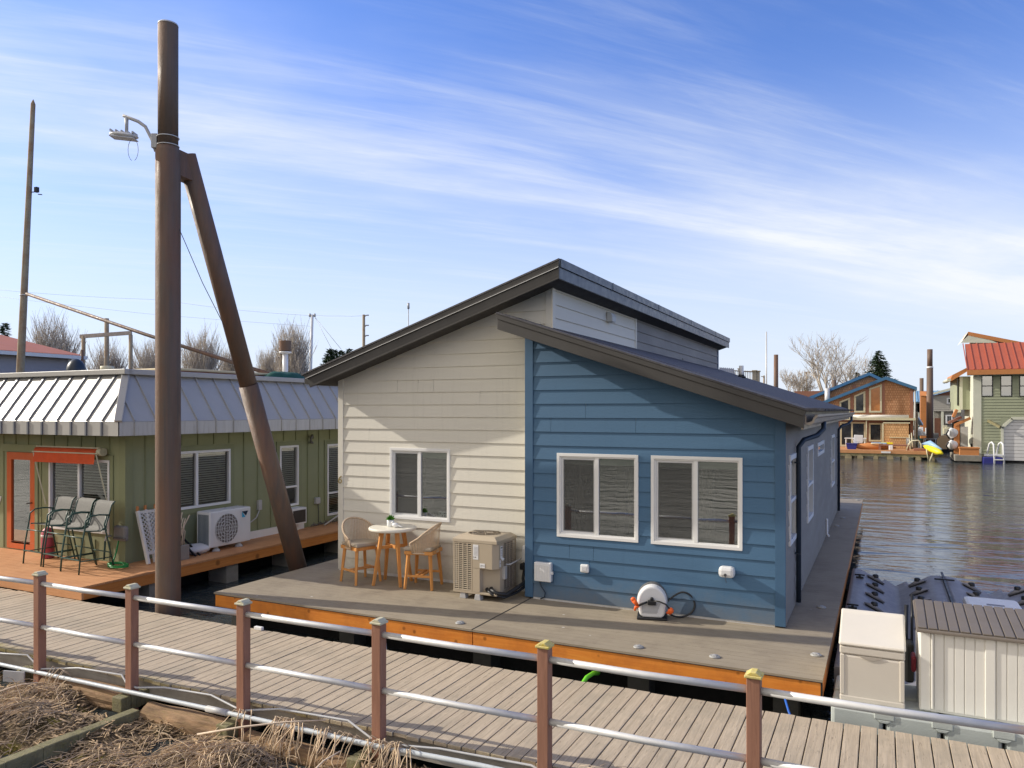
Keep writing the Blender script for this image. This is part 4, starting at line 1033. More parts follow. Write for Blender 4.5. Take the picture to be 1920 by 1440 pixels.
    # caps along the top edge and the hip
    mb = MB(); mb.beam((ex-b+.03,ey+b-.03,z2+.04),(ex-b+.03,YB,z2+.04),.16,.10); mb.beam((XL-a,ey+b-.03,z2+.04),(ex-b+.11,ey+b-.03,z2+.04),.16,.10)
    mb.beam((ex,ey,z1+.01),(ex-b,ey+b,z2+.03),.13,.05,(1,-1,.8)); mb.build('ridge_cap', M['seam'], rf, .01)
    mb = MB(); y = ey+.32
    while y < YB:
        if y < ey+b:
            t = (y-ey)/b; mb.beam((ex,y,z1+.02),(ex-b*t,y,z1+(z2-z1)*t+.02),.026,.05,(1,0,.7))
        else: mb.beam((ex,y,z1+.02),(ex-b,y,z2+.02),.026,.05,(1,0,.7))
        mb.box(ex+.004,ex+.024,y-.012,y+.012,z0,z1); y += .46
    mb.build('seam', M['seam'], rf)
    mb = MB(); x = ex-.42
    while x > XL:
        if x > ex-b:
            t = (ex-x)/b; mb.beam((x,ey,z1+.02),(x,ey+b*t,z1+(z2-z1)*t+.02),.045,.055,(0,-1,.7))
        else: mb.beam((x,ey,z1+.02),(x,ey+b,z2+.02),.045,.055,(0,-1,.7))
        mb.box(x-.02,x+.02,ey-.03,ey-.004,z0,z1); x -= .42
    mb.build('seam', M['ribshade'], rf)
    # skirt and deck
    mb = MB(); mb.box(WX+.02,WX+.06,11.2,14.2,GD+.0,GD+.16); mb.build('skirt_board', M['white'], h)
    mb = MB(); ex2, fy = -11.55, 7.90; y = fy-.012
    while y < YB:
        mb.box(-21 if y < WYF-.05 else WX+.0, ex2+.015, y, y+.137, GD-.035, GD); y += .142
    dk = mb.build('deck', M['reddeck'], h)
    mb = MB(); mb.box(-21,ex2,fy,fy+.04,GD-.215,GD-.037); mb.build('fascia_board', M['reddeck'], dk)
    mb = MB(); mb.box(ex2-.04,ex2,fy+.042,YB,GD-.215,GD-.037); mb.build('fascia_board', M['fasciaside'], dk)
    for k in range(5): mb = MB(); mb.box(ex2-.55,ex2-.06,9.2+k*1.75,9.5+k*1.75,WZ-.1,GD-.22); mb.build('float_block', M['concrete'], dk)
    mb = MB(); mb.box(-20.5,ex2-.7,fy+.5,YB-.2,WZ-.3,GD-.2); mb.build('float_body', M['void'], dk)
    text_part('7', 'house_number', .26, M['label'], h, Matrix.Translation((-16.42, WYF-.012, .93)) @ Matrix.Rotation(R(90),4,'X'), .004)
    return h
green_house()
def green_fittings():
    S = lambda a, d, z: (WX + d, a, z)
    # mini split unit
    t = thing('heat_pump', 'white heat pump with round fan grille on the green house side deck', 'heat pump', (-12.0, 11.5, GD))
    x0, x1, y0, y1, z0, z1 = -12.38, -12.0, 10.90, 11.98, .06, .78
    mb = MB(); mb.box(x0, x1, y0, y1, z0, z1); mb.build('casing', M['whitep'], t, .025)
    mb = MB(); [mb.box(x0+.05+k*.033, x0+.07+k*.033, y0-.004, y0+.002, z0+.05, z1-.06) for k in range(9)]; mb.build('coil', paint('blue_grey_coil',(.06,.10,.13),.5,.1), t)
    mb = MB(); mb.quad((x1+.003,y0+.08,z0+.06),(x1+.003,y1-.30,z0+.06),(x1+.003,y1-.30,z1-.05),(x1+.003,y0+.08,z1-.05)); mb.build('front_panel', M['label'], t)
    c = Vector((x1+.005, y0+.42, .41))
    mb = MB(); mb.poly(*[c + Vector((0,.30*math.cos(k*R(10)),.30*math.sin(k*R(10)))) for k in range(36)]); mb.build('fan_opening', paint('fan_shadow',(.17,.15,.14),.7,.1), t)
    mb = MB()
    for r in (.06,.12,.18,.24,.30): mb.tube([c + Vector((.012,r*math.cos(k*R(15)),r*math.sin(k*R(15)))) for k in range(24)], .005, 5, closed=True)
    for k in range(9):
        s = -.28+k*.07; l = math.sqrt(max(0,.09-s*s)); mb.box(c.x+.008,c.x+.014,c.y+s-.003,c.y+s+.003,c.z-l,c.z+l); mb.box(c.x+.008,c.x+.014,c.y-l,c.y+l,c.z+s-.003,c.z+s+.003)
    mb.build('fan_guard', M['whitep'], t)
    mb = MB(); mb.poly((x1+.004,y1-.25,.70),(x1+.004,y1-.08,.70),(x1+.004,y1-.14,.60)); mb.build('badge', M['navy'], t)
    mb = MB(); mb.poly((x1+.006,y1-.25,.575),(x1+.006,y1-.155,.58),(x1+.006,y1-.25,.695)); mb.build('badge', M['cyan'], t)
    mb = MB()
    for y in (11.12, 11.72): mb.lathe([(.11,0),(.09,.03),(.06,.05),(.05,.09)], 4, (-12.08,y,GD)); 
    mb.build('foot', M['feet'], t)
    # window air conditioner
    t = thing('window_air_conditioner', 'white boxy air conditioner in the low window of the green house', 'air conditioner', (-12.4, 13.9, .15))
    mb = MB(); mb.box(WX-.05, WX+.30, 13.52, 14.02, .14, .52); mb.build('casing', M['whitep'], t, .015)
    mb = MB(); mb.box(WX+.30, WX+.306, 13.56, 13.98, .18, .47); mb.build('grille', M['coil'], t)
    mb = MB(); mb.box(WX+.03, WX+.12, 13.6, 13.7, GD, .14); mb.box(WX+.03, WX+.12, 13.85, 13.95, GD, .14); mb.build('bracket', M['whitep'], t)
    # boxes, cable, bracket on the wall
    mb = MB(); mb.box(WX+.001, WX+.07, 12.72, 12.82, .58, .80); o = single(mb, 'junction_box', M['conduit'], 'grey electrical box with a cable on the green wall behind the brace', 'junction box', bevel=.006)
    mb = MB(); mb.tube([S(12.77,.04,.58),S(12.65,.06,.42),S(12.4,.08,.32),S(12.1,.12,.28)], .014, 8); single(mb, 'power_cable', M['feet'], 'pale cable curving down from the grey electrical box to the heat pump', 'cable')
    mb = MB(); mb.box(WX+.001, WX+.08, 14.62, 14.78, .50, .66); single(mb, 'outlet_box', M['conduit'], 'round grey outlet box beside the farthest green house window', 'outlet box', bevel=.02)
    mb = MB(); mb.tube([S(14.72,.04,.5),S(14.74,.05,.3),S(14.72,.05,.05),S(14.9,.1,-.01)], .008, 6); single(mb, 'hanging_cord', M['ink'], 'thin dark cord hanging from the outlet box on the green wall', 'cord')
    mb = MB(); mb.tube([S(14.52,.05,2.14),S(14.42,.12,2.2),S(14.35,.14,2.12),S(14.4,.1,2.03),S(14.5,.06,2.02)], .028, 8); single(mb, 'wall_lamp', M['reelgrey'], 'small curved grey fixture under the green house eave', 'wall fixture')
    mb = MB(); mb.tube([S(14.65,.3,.0),S(15.5,.35,.30)], .02, 8); single(mb, 'drain_pipe', M['feet'], 'short white pipe leaning on the far side deck of the green house', 'pipe')
    mb = MB(); mb.tube([S(14.9,.55,2.35),S(14.9,.56,2.2),S(14.91,.55,2.05)], .012, 6); [mb.ball(S(14.9,.55,2.28-k*.07),.02,.02,.02,8,5) for k in range(4)]; single(mb, 'wind_chime', M['galv'], 'small pale chime hanging from the green house eave near the far window', 'chime')
    mb = MB(); [mb.tube([S(14.3+k*.06,.18+.02*math.sin(k),.0),S(14.33+k*.06,.2,.06+.03*math.sin(k*1.7)),S(14.38+k*.06,.18,.01)], .012, 5) for k in range(28)]; single(mb, 'rope_coil', M['reelgrey'], 'dark heap of rope along the green wall under the far window', 'rope')
green_fittings()
def bar_chair():
    t = thing('bar_chair', 'x', 'bar chair', (0,0,0), group='bar chairs on the green house deck')
    g = M['greenmetal']; w = .285
    def tube(name, *pts, r=.014): mb = MB(); mb.tube(pts, r, 8); return mb.build(name, g, t, world=False)
    for s in (-1, 1):
        tube('leg', (s*w,-.34,0),(s*w,-.31,.35),(s*w,-.25,.70),(s*w,-.23,.80),(s*w,-.22,.92),(s*w,-.13,.985),(s*w,.02,.995),(s*w,.20,.97))
        tube('leg', (s*(w-.01),.30,0),(s*(w-.02),.20,.45),(s*(w-.03),.13,.80),(s*(w-.03),.18,.98))
        tube('back_post', (s*(w-.03),-.22,.73),(s*(w-.03),.06,.70),(s*(w-.03),.15,.76),(s*(w-.03),.21,.95),(s*(w-.03),.26,1.14),(s*(w-.03),.33,1.20), r=.012)
    mb = MB(); mb.box(-w,w,-.345,-.315,.235,.255); mb.build('foot_rail', g, t, .004, world=False)
    tube('stretcher', (-w+.02,.23,.30),(w-.02,.23,.30), r=.011); tube('stretcher', (-w,-.27,.62),(w,-.27,.62), r=.011)
    for s in (-1,1): tube('stretcher', (s*w,-.325,.22),(s*w,.25,.22), r=.010)
    def sheet(name, prof):
        mb = MB()
        for a in prof: mb.v += [Vector((-w+.04,a[0],a[1])), Vector((w-.04,a[0],a[1]))]
        mb.f = [(2*i,2*i+1,2*i+3,2*i+2) for i in range(len(prof)-1)]; mb.sm = [True]*len(mb.f); return mb.build(name, M['sling'], t, world=False)
    sheet('seat', [(-.235,.735),(-.1,.705),(.04,.695),(.11,.715),(.15,.765)])
    sheet('backrest', [(.15,.765),(.18,.85),(.21,.95),(.235,1.05),(.262,1.14),(.29,1.18),(.335,1.20)])
    return t
def green_deck_things():
    c = bar_chair(); z = GD
    spots = [(-14.00,8.97,-3,'leftmost grey sling bar chair, in front of the orange door edge'),(-13.34,8.92,-5,'middle grey sling bar chair of the three on the green house deck'),
             (-12.69,8.82,-5,'grey sling bar chair nearest the green house corner')]
    for i, (x, y, a, lb) in enumerate(spots):
        if i == 0:
            c['label'] = lb; c.matrix_basis = Matrix.Translation((x,y,z)) @ Matrix.Rotation(R(a),4,'Z')
        else: dup(c, (x,y,z), R(a), lb)
    t = thing('gas_cylinder', 'faded red cylinder with a pale band behind the leftmost bar chair', 'cylinder', (-14.42, 9.18, z))
    mb = MB(); mb.lathe([(.10,0),(.115,.02),(.115,.44),(.10,.52),(.06,.57),(.03,.585)], 20, (-14.42,9.18,z)); mb.build('tank', M['pink'], t)
    mb = MB(); mb.lathe([(.1165,.40),(.1165,.455)], 20, (-14.42,9.18,z)); mb.build('band', M['tankband'], t)
    mb = MB(); pts = [(-12.62,9.36,.45),(-12.62,9.30,.2),(-12.58,9.2,.02)] + [(-12.35+.22*math.cos(a),9.14+.12*math.sin(a),z+.015+.004*a) for a in [i*.4 for i in range(8,44)]]
    mb.tube(pts, .014, 8); single(mb, 'garden_hose', M['greenhose'], 'green garden hose coiled on the orange deck by the house corner', 'hose')
    t = thing('hose_faucet', 'dark outdoor faucet with hose fitting low on the green front wall behind the chairs', 'faucet', (-12.85,9.4,.4))
    mb = MB(); mb.tube([(-12.95,9.45,.46),(-12.95,9.34,.46),(-12.95,9.32,.38)], .018, 8); mb.build('spout', M['galv'], t)
    mb = MB(); mb.tube([(-12.95,9.32,.38),(-12.95,9.31,.24),(-12.90,9.26,.05)], .017, 8); mb.build('hose', M['greenmetal'], t)
    t = thing('folded_canvas', 'pale folded canvas bundle hung on the green wall behind the last bar chair', 'canvas', (-12.5,9.3,.3))
    mb = MB(); mb.box(-12.66,-12.34,9.26,9.36,.42,.70); mb.build('canvas', M['sling'], t, .04)
    mb = MB(); mb.box(-12.60,-12.28,9.22,9.238,.47,.50); mb.build('strap', M['ink'], t, .003)
    # folded lattice panels leaning on the wall corner
    for k, lb in enumerate(('front white lattice panel leaning on the green wall by the pile','rear white lattice panel leaning on the green wall by the pile')):
        t = thing('lattice_panel', lb, 'lattice panel', (-12.30,9.80+k*.18,z), group='white lattice panels leaning by the pile')
        y0, y1 = 9.62+k*.19, 10.0+k*.22; xb, xt = -12.16-k*.05, -12.46-k*.03
        mb = MB()
        for y in (y0, y1): mb.beam((xb,y,z),(xt,y,.93),.05,.06,(1,0,0))
        mb.beam((xt,y0,.90),(xt,y1,.90),.04,.05); mb.beam((xb-.06,y0,.16),(xb-.06,y1,.16),.04,.05); mb.build('frame', M['lattice'], t)
        mb = MB()
        fx = lambda zv: xb+(xt-xb)*(zv-z)/.96
        za, zb, wd = .14, .90, y1-y0
        for s in range(-6, 12):
            c = za + s*.078      # diagonal laths z = c + (y-y0), and mirrored
            lo, hi = max(0, za-c), min(wd, zb-c)
            if hi - lo < .03: continue
            mb.beam((fx(c+lo)+.003,y0+lo,c+lo),(fx(c+hi)+.003,y0+hi,c+hi),.006,.017)
            mb.beam((fx(c+lo)-.004,y1-lo,c+lo),(fx(c+hi)-.004,y1-hi,c+hi),.006,.017)
        mb.build('lattice', M['lattice'], t)
        mb = MB(); [mb.box(xt-.02,xt+.02,y-.02,y+.02,.93,1.02) for y in (y0,y1)]; mb.build('handle', M['orangetrim'], t, .008)
    t = thing('planter_box', 'square brown planter of dry stalks partly hidden by the pile', 'planter', (-12.05,10.12,z))
    mb = MB(); mb.box(-12.22,-11.88,9.95,10.30,z,.25); mb.build('box', M['greytub'], t, .01)
    mb = MB(); rg = random.Random(2)
    for _ in range(26):
        x, y = rg.uniform(-12.18,-11.92), rg.uniform(10.0,10.25); mb.tube([(x,y,.24),(x+rg.uniform(-.05,.05),y+rg.uniform(-.05,.05),.5),(x+rg.uniform(-.1,.1),y+rg.uniform(-.1,.1),rg.uniform(.6,.92))], .010, 5)
    mb.build('stalks', M['twig'], t)
    mb = MB(); mb.ball((-12.2,10.75,.06),.22,.30,.10,16,8); [setattr(v,'z',v.z+.04*mnoise.noise(v*9)) for v in mb.v]; single(mb, 'plastic_bag', M['bag'], 'crumpled clear plastic bag on the side deck left of the heat pump', 'plastic bag')
    for i, (y, lb) in enumerate(((10.42,'black bar leaning on the green wall just right of the pile'),(10.52,'second black bar leaning beside the plastic bag'))):
        mb = MB(); mb.beam((-11.98,y+.12,z),(-12.42,y-.05,.42),.03,.03); single(mb, 'metal_bar', M['black'], lb, 'bar')
    # things on the flat roof
    mb = MB(); mb.box(-15.2,-13.9,11.7,15.2,3.52,3.68); o = single(mb, 'roof_box', M['brownwall'], 'low brown box on the green house roof behind the pile', 'box')
    mb = MB(); mb.box(-15.25,-13.85,11.6,14.6,3.682,3.74); o = single(mb, 'box_lid', paint('cream_lid',(.60,.50,.30),.6,.1), 'pale yellow lid on the low brown roof box', 'lid', bevel=.02)
    mb = MB(); mb.ball((-13.75,14.9,3.58),.35,.75,.22,18,10); [setattr(v,'z',v.z+.07*mnoise.noise(v*6)) for v in mb.v]; single(mb, 'tarp', M['teal'], 'crumpled dark green tarp on the green house roof left of the brace', 'tarp')
    p = away(535, 700, 21); 
    t = thing('chimney', 'white roof flue with a rusty round cap on the green house', 'flue', (p.x,p.y,3.5))
    mb = MB(); mb.cyl((p.x,p.y,3.4),(p.x,p.y,4.4),.075,16); mb.lathe([(.10,0),(.17,.02),(.17,.05),(.1,.06)],18,(p.x,p.y,4.38)); mb.build('pipe', M['whitep'], t)
    mb = MB(); mb.lathe([(.155,0),(.16,.02),(.16,.26),(.165,.28),(.15,.285)],20,(p.x,p.y,4.45)); mb.build('cap', M['rustpipe'], t)
    p = away(201, 695, 19)
    t = thing('roof_vent', 'short cream roof vent collar behind the mansard edge at left', 'roof vent', (p.x,p.y,3.5))
    mb = MB(); mb.lathe([(.13,0),(.13,.35),(.16,.36),(.16,.46),(.1,.47)],16,(p.x,p.y,3.45)); mb.build('collar', M['cap'], t)
    p = away(135, 690, 20)
    mb = MB(); mb.box(p.x-.5,p.x+.45,p.y-.2,p.y+.2,3.5,3.66); mb.box(p.x+.0,p.x+.5,p.y-.2,p.y+.2,3.662,3.75); single(mb, 'green_tub', M['limehose'], 'bright green lidded tub on the green house roof at left', 'tub', bevel=.02)
green_deck_things()
# ------------------------------------------------------------------ bistro set
def bistro():
    tx, ty = -7.14, 10.20
    t = thing('bistro_table', 'round cream-topped bar table on splayed wooden legs before the cream wall', 'table', (tx, ty, 0))
    mb = MB(); mb.lathe([(.37,0),(.385,.012),(.385,.04),(.372,.052)], 48, (tx,ty,.868)); mb.build('tabletop', M['tabletop'], t)
    Mx = Matrix.Translation((tx,ty,0)) @ Matrix.Rotation(R(12),4,'Z')
    for a in (45,135,225,315):
        ca, sa = math.cos(R(a)), math.sin(R(a)); mb = MB()
        mb.taper((.18*ca,.18*sa,.868),(.33*ca,.33*sa,0),.062,.042); mb.xf(Mx); mb.build('leg', M['teak'], t, .004)
    mb = MB(); mb.beam((-.165,-.165,.60),(.165,.165,.60),.03,.05); mb.beam((-.165,.165,.603),(.165,-.165,.603),.03,.05); mb.xf(Mx); mb.build('stretcher', M['teak'], t, .003)
    p = thing('potted_plant', 'small bright green plant in a white pot on the bar table', 'potted plant', (tx-.02,ty-.03,.92))
    mb = MB(); mb.lathe([(.050,0),(.054,.01),(.058,.11),(.052,.112),(.048,.09)], 20, (tx-.03,ty-.02,.921)); mb.build('pot', M['whitep'], p)
    mb = MB(); rg = random.Random(4)
    for _ in range(90):
        a, e = rg.uniform(0,6.28), rg.uniform(.1,1.4); L = rg.uniform(.04,.085); c = Vector((tx-.03,ty-.02,1.03))
        d = Vector((math.cos(a)*math.cos(e), math.sin(a)*math.cos(e), math.sin(e))); s = d.cross(Vector((rg.uniform(-1,1),rg.uniform(-1,1),rg.uniform(-1,1)))).normalized()
        b = c + d*L*.5; q = c + d*L*1.2; mb.quad(b - d*.02, b+s*.014+d*.012, q, b-s*.014+d*.012)
    mb.build('leaves', M['leaf'], p)
    b = Vector((tx+.10, ty-.07, .92)); mb = MB(); mb.ball(b+Vector((0,0,.042)), .062,.04,.04,16,10); mb.ball(b+Vector((-.045,0,.078)), .03,.028,.028,14,8)
    mb.prism([(.04,.03),(.13,.018),(.13,.026),(.04,.06)], 'y', -.016, .016); 
    for v in mb.v[-8:]: v += b
    mb.prism([(-.07,.076),(-.09,.07),(-.07,.068)], 'y', -.005, .005)
    for v in mb.v[-6:]: v += b
    single(mb, 'bird_figurine', M['whitep'], 'little white bird figurine beside the potted plant on the bar table', 'figurine', bevel=.002)
    # rope chairs
    c = thing('rope_chair', 'x', 'chair', (0,0,0), group='rope-backed bar chairs at the bistro table')
    sh = .60
    for sx, sy in ((-1,-1),(1,-1),(1,1),(-1,1)):
        mb = MB(); mb.taper((sx*.185,sy*.175,sh-.005),(sx*.235,sy*.225,0),.052,.036); mb.build('leg', M['teak'], c, .004, world=False)
    mb = MB(); mb.box(-.235,.235,-.235,-.20,sh-.055,sh); mb.box(-.235,.235,.20,.235,sh-.055,sh); mb.box(-.235,-.20,-.20,.20,sh-.055,sh); mb.box(.20,.235,-.20,.20,sh-.055,sh); mb.box(-.2,.2,-.2,.2,sh-.02,sh-.005); mb.build('seat_frame', M['teak'], c, .004, world=False)
    mb = MB(); mb.beam((-.22,-.205,.21),(-.22,.205,.21),.022,.035); mb.beam((.22,-.205,.21),(.22,.205,.21),.022,.035); mb.beam((-.22,.03,.215),(.22,.03,.215),.05,.02); mb.beam((-.22,-.05,.215),(.22,-.05,.215),.05,.02); mb.build('stretcher', M['teak'], c, .003, world=False)
    mb = MB(); mb.box(-.235,.235,-.255,.215,sh+.002,sh+.062); mb.build('cushion', M['cushion'], c, .022, world=False)
    # back: low at the front of the arms, rising to the rear
    def rim(u):    # u 0..1 around from front-left to front-right
        a = R(-205) * (u-.5) * 1.0
        x, y = math.sin(-a)*.30, math.cos(a)*.27
        if abs(a) > R(85): y = .27*math.cos(R(85)) - (abs(a)-R(85))*.46
        k = max(0, math.cos(a*.86)); return x, y, .715 + .30*k**.9
    K = 72; top = [Vector(rim(i/K)) for i in range(K+1)]
    bot = [Vector((p.x*.83, p.y*.84+.005, sh-.03)) for p in top]
    mb = MB(); mb.tube(top, .016, 8); mb.tube([top[0], bot[0]], .014, 8); mb.tube([top[-1], bot[-1]], .014, 8); mb.build('back_rim', M['rope'], c, world=False)
    mb = MB()
    for i in range(K):
        a, b = top[i].lerp(top[i+1],.06), top[i].lerp(top[i+1],.88); a2, b2 = bot[i].lerp(bot[i+1],.06), bot[i].lerp(bot[i+1],.88)
        o = Vector((a.x,a.y,0)).normalized()*.004*(1 if i%2 else -1)
        mb.quad(a2+o, b2+o, b+o, a+o)
    mb.build('woven_back', M['rope'], c, world=False)
    mb = MB(); mb.tube(bot, .013, 6); mb.build('seat_rim', M['rope'], c, world=False)
    mb = MB(); mb.box(.12,.16,-.262,-.256,sh-.02,sh+.015); mb.build('care_tag', M['label'], c, world=False)
    # local -y is the chair's front
    c['label'] = 'left rope-backed bar chair at the corner of the cream wall'; c.matrix_basis = Matrix.Translation((-7.70,10.10,0)) @ Matrix.Rotation(R(70),4,'Z')
    dup(c, (-6.56,10.22,0), R(-78), 'right rope-backed bar chair, back turned to the air conditioner')
bistro()

# ------------------------------------------------------------------ condenser unit
def condenser():
    t = thing('air_conditioner', 'tan louvred air conditioner condenser with top fan on the deck by the blue corner', 'air conditioner', (-5.42, 10.15, 0))
    x0, x1, y0, y1, z0, z1 = -5.795, -5.06, 9.84, 10.50, .085, .93
    mb = MB(); mb.box(x0+.04,x0+.33,y0+.05,y1-.04,z0+.01,z1-.13); mb.box(x0+.331,x1-.04,y0+.26,y1-.04,z0+.012,z1-.132); mb.build('coil', M['coil'], t)
    mb = MB(); mb.box(x0,x1,y0,y1,z0,z0+.035); mb.build('base_pan', M['tan'], t, .006)
    # top cover with round opening
    cx, cy, r = (x0+x1)/2, (y0+y1)/2, .255; mb = MB(); n = 48; zt = z1
    ring = [(cx+r*math.cos(2*math.pi*k/n), cy+r*.92*math.sin(2*math.pi*k/n)) for k in range(n)]
    def sq(k, g):
        a = 2*math.pi*k/n; c_, s_ = math.cos(a), math.sin(a); m = max(abs(c_), abs(s_)); return (cx+c_/m*((x1-x0)/2+g), cy+s_/m*((y1-y0)/2+g))
    b = 0
    rows = [[(x,y,zt-.10) for x,y in ring], [(x,y,zt+.012) for x,y in ring], [((x-cx)*1.04+cx,(y-cy)*1.04+cy,zt+.016) for x,y in ring],
            [(*sq(k,-.06),zt+.004) for k in range(n)], [(*sq(k,.004),zt-.045) for k in range(n)], [(*sq(k,.006),zt-.085) for k in range(n)], [(*sq(k,-.01),zt-.088) for k in range(n)]]
    for rw in rows: mb.v += [Vector(p) for p in rw]
    for i in range(len(rows)-1):
        for k in range(n): mb.f.append((i*n+k, i*n+(k+1)%n, (i+1)*n+(k+1)%n, (i+1)*n+k)); mb.sm.append(False)
    cv = mb.build('top_cover', M['tan'], t)
    mb = MB(); mb.lathe([(.24,zt-.12),(.23,zt-.118)], 24, (cx,cy,0)); mb.build('fan_well', M['coil'], t)
    mb = MB()
    for a in (.4, 2.5, 4.6): mb.quad(*[Vector((cx,cy,zt-.08))+Vector(p) for p in ((.03*math.cos(a),.03*math.sin(a),0),(.22*math.cos(a-.35),.22*math.sin(a-.35),-.02),(.22*math.cos(a+.35),.22*math.sin(a+.35),.03),(.05*math.cos(a+.5),.05*math.sin(a+.5),.01))])
    mb.lathe([(.06,zt-.11),(.06,zt-.05),(.02,zt-.045)], 14, (cx,cy,0)); mb.build('fan', M['reelgrey'], t)
    mb = MB()
    for rr in (.05,.12,.19,.25): mb.tube([(cx+rr*math.cos(k*R(12)), cy+rr*.92*math.sin(k*R(12)), zt+.014+.012*(1-rr/.25)) for k in range(30)], .0035, 4, closed=True)
    for a in range(0,360,60): mb.tube([(cx+.03*math.cos(R(a)),cy+.03*math.sin(R(a)),zt+.026),(cx+.26*math.cos(R(a)),cy+.24*math.sin(R(a)),zt+.015)], .005, 4)
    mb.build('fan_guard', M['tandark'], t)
    # louvred panels: stamped slots
    def louvre(T, a0, a1, zb, ztp, cols, m):
        mb = MB(); n = 24; w = (a1-a0)/cols
        tbox(mb, T, a0-.012, a1+.012, -.012, 0, zb-.02, zb); tbox(mb, T, a0-.012, a1+.012, -.012, 0, ztp, ztp+.02)
        for k in range(cols+1): tbox(mb, T, a0+k*w-.009, a0+k*w+.009, -.012, .001, zb, ztp)
        for k in range(n):
            z = zb+(k+.0)*(ztp-zb)/n; h = (ztp-zb)/n*.40
            p = [T(a0,.004,z),T(a1,.004,z),T(a1,-.008,z+h),T(a0,-.008,z+h)]; mb.quad(*p)
        return mb.build('louvre', m, t)
    Fr = lambda a, d, z: (a, y0 - d, z); Rt = lambda a, d, z: (x1 + d, a, z); Lf = lambda a, d, z: (x0 - d, a, z)
    louvre(Fr, x0+.02, x0+.32, z0+.05, z1-.11, 4, M['tan'])
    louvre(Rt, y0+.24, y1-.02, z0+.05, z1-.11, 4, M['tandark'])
    louvre(Lf, y0+.02, y1-.02, z0+.05, z1-.11, 6, M['tan'])
    # control panel wrapping the corner, with the recess beneath
    mb = MB(); mb.prism([(x0+.335,y0-.004),(x1-.07,y0-.004),(x1+.004,y0+.07),(x1+.004,y0+.225),(x1-.05,y0+.225),(x0+.335,y0+.06)], 'z', .47, z1-.09); mb.build('control_panel', M['tan'], t, .005)
    mb = MB(); mb.box(x0+.335,x0+.455,y0-.002,y0+.05,z0+.035,.468); mb.quad((x0+.455,y0+.0,z0+.03),(x0+.47,y0+.09,z0+.03),(x0+.47,y0+.09,.47),(x0+.455,y0,.47))
    mb.quad((x0+.47,y0+.09,z0+.03),(x1-.02,y0+.15,z0+.03),(x1-.02,y0+.15,.47),(x0+.47,y0+.09,.47)); mb.quad((x1-.02,y0+.15,z0+.03),(x1+.002,y0+.23,z0+.03),(x1+.002,y0+.23,.47),(x1-.02,y0+.15,.47)); mb.build('service_panel', M['tan'], t)
    mb = MB(); mb.box(x0+.345,x0+.435,y0-.0075,y0-.005,.60,.82); mb.box(x0+.46,x0+.545,y0-.0075,y0-.005,.485,.55)
    for T, a0, a1, zb, zt2 in ((Rt,y0+.11,y0+.18,.63,.80),(Rt,y0+.085,y0+.125,.50,.60)):
        tbox(mb, T, a0, a1, .005, .0075, zb, zt2)
    mb.poly(Rt(y0+.11,.0075,.63),Rt(y0+.18,.0075,.63),Rt(y0+.205,.03,.605),Rt(y0+.135,.03,.585)); lab = mb.build('label', M['label'], t)
    mb = MB(); mb.box(x0+.375,x0+.40,y0-.010,y0-.008,.628,.640); mb.box(x0+.355,x0+.359,y0-.010,y0-.008,.622,.645); mb.box(x0+.485,x0+.54,y0-.010,y0-.008,.515,.520); mb.box(x0+.478,x0+.482,y0-.010,y0-.008,.500,.525)
    tbox(mb, Rt, y0+.118, y0+.172, .008, .0095, .77, .785); tbox(mb, Rt, y0+.088, y0+.122, .008, .0095, .548, .553)
    mb.build('print', M['ink'], lab)
    mb = MB()
    for k in range(7): mb.box(x0+.358,x0+.422,y0-.010,y0-.008,.665+k*.019,.672+k*.019)
    for k in range(4): tbox(mb, Rt, y0+.12, y0+.17, .008, .0095, .66+k*.025, .667+k*.025)
    mb.build('print', M['inkgrey'], lab)
    mb = MB()
    for (x, y) in ((x0+.16,y0+.06),(x0+.42,y0+.04),(x0+.12,y1-.1),(x1-.1,y1-.1)):
        mb.prism([(x-.055,0),(x+.055,0),(x+.038,.085),(x-.038,.085)], 'y', y-.05, y+.05)
    mb.build('foot', M['feet'], t, .006)
    mb = MB(); mb.lathe([(.02,0),(.02,.03)],12,M=Matrix.Translation((x0+.53,y0+.10,.16)) @ Matrix.Rotation(R(90),4,'X')); mb.lathe([(.024,0),(.024,.04)],12,M=Matrix.Translation((x0+.60,y0+.105,.175)) @ Matrix.Rotation(R(90),4,'X')); mb.build('valve', M['black'], t)
    mb = MB(); mb.tube([(x1+.0,y0+.30,.50),(x1+.05,y0+.34,.50),(-4.98,10.50,.53)], .014, 8); mb.box(x1-.01,x1+.04,y0+.20,y0+.27,.30,.49); mb.build('power_whip', M['conduit'], t, .006)
    mb = MB(); mb.tube([(x0+.60,y0+.06,.17),(x0+.72,y0+.02,.13),(x1+.10,y0+.12,.10),(-4.90,10.2,.16),(-4.83,10.32,.22)], .030, 10); mb.tube([(x0+.53,y0+.06,.16),(x0+.66,y0+.0,.11),(x1+.08,y0+.09,.06),(-4.90,10.2,.09),(-4.83,10.32,.16)], .020, 8); mb.build('line_set', M['black'], t)
condenser()

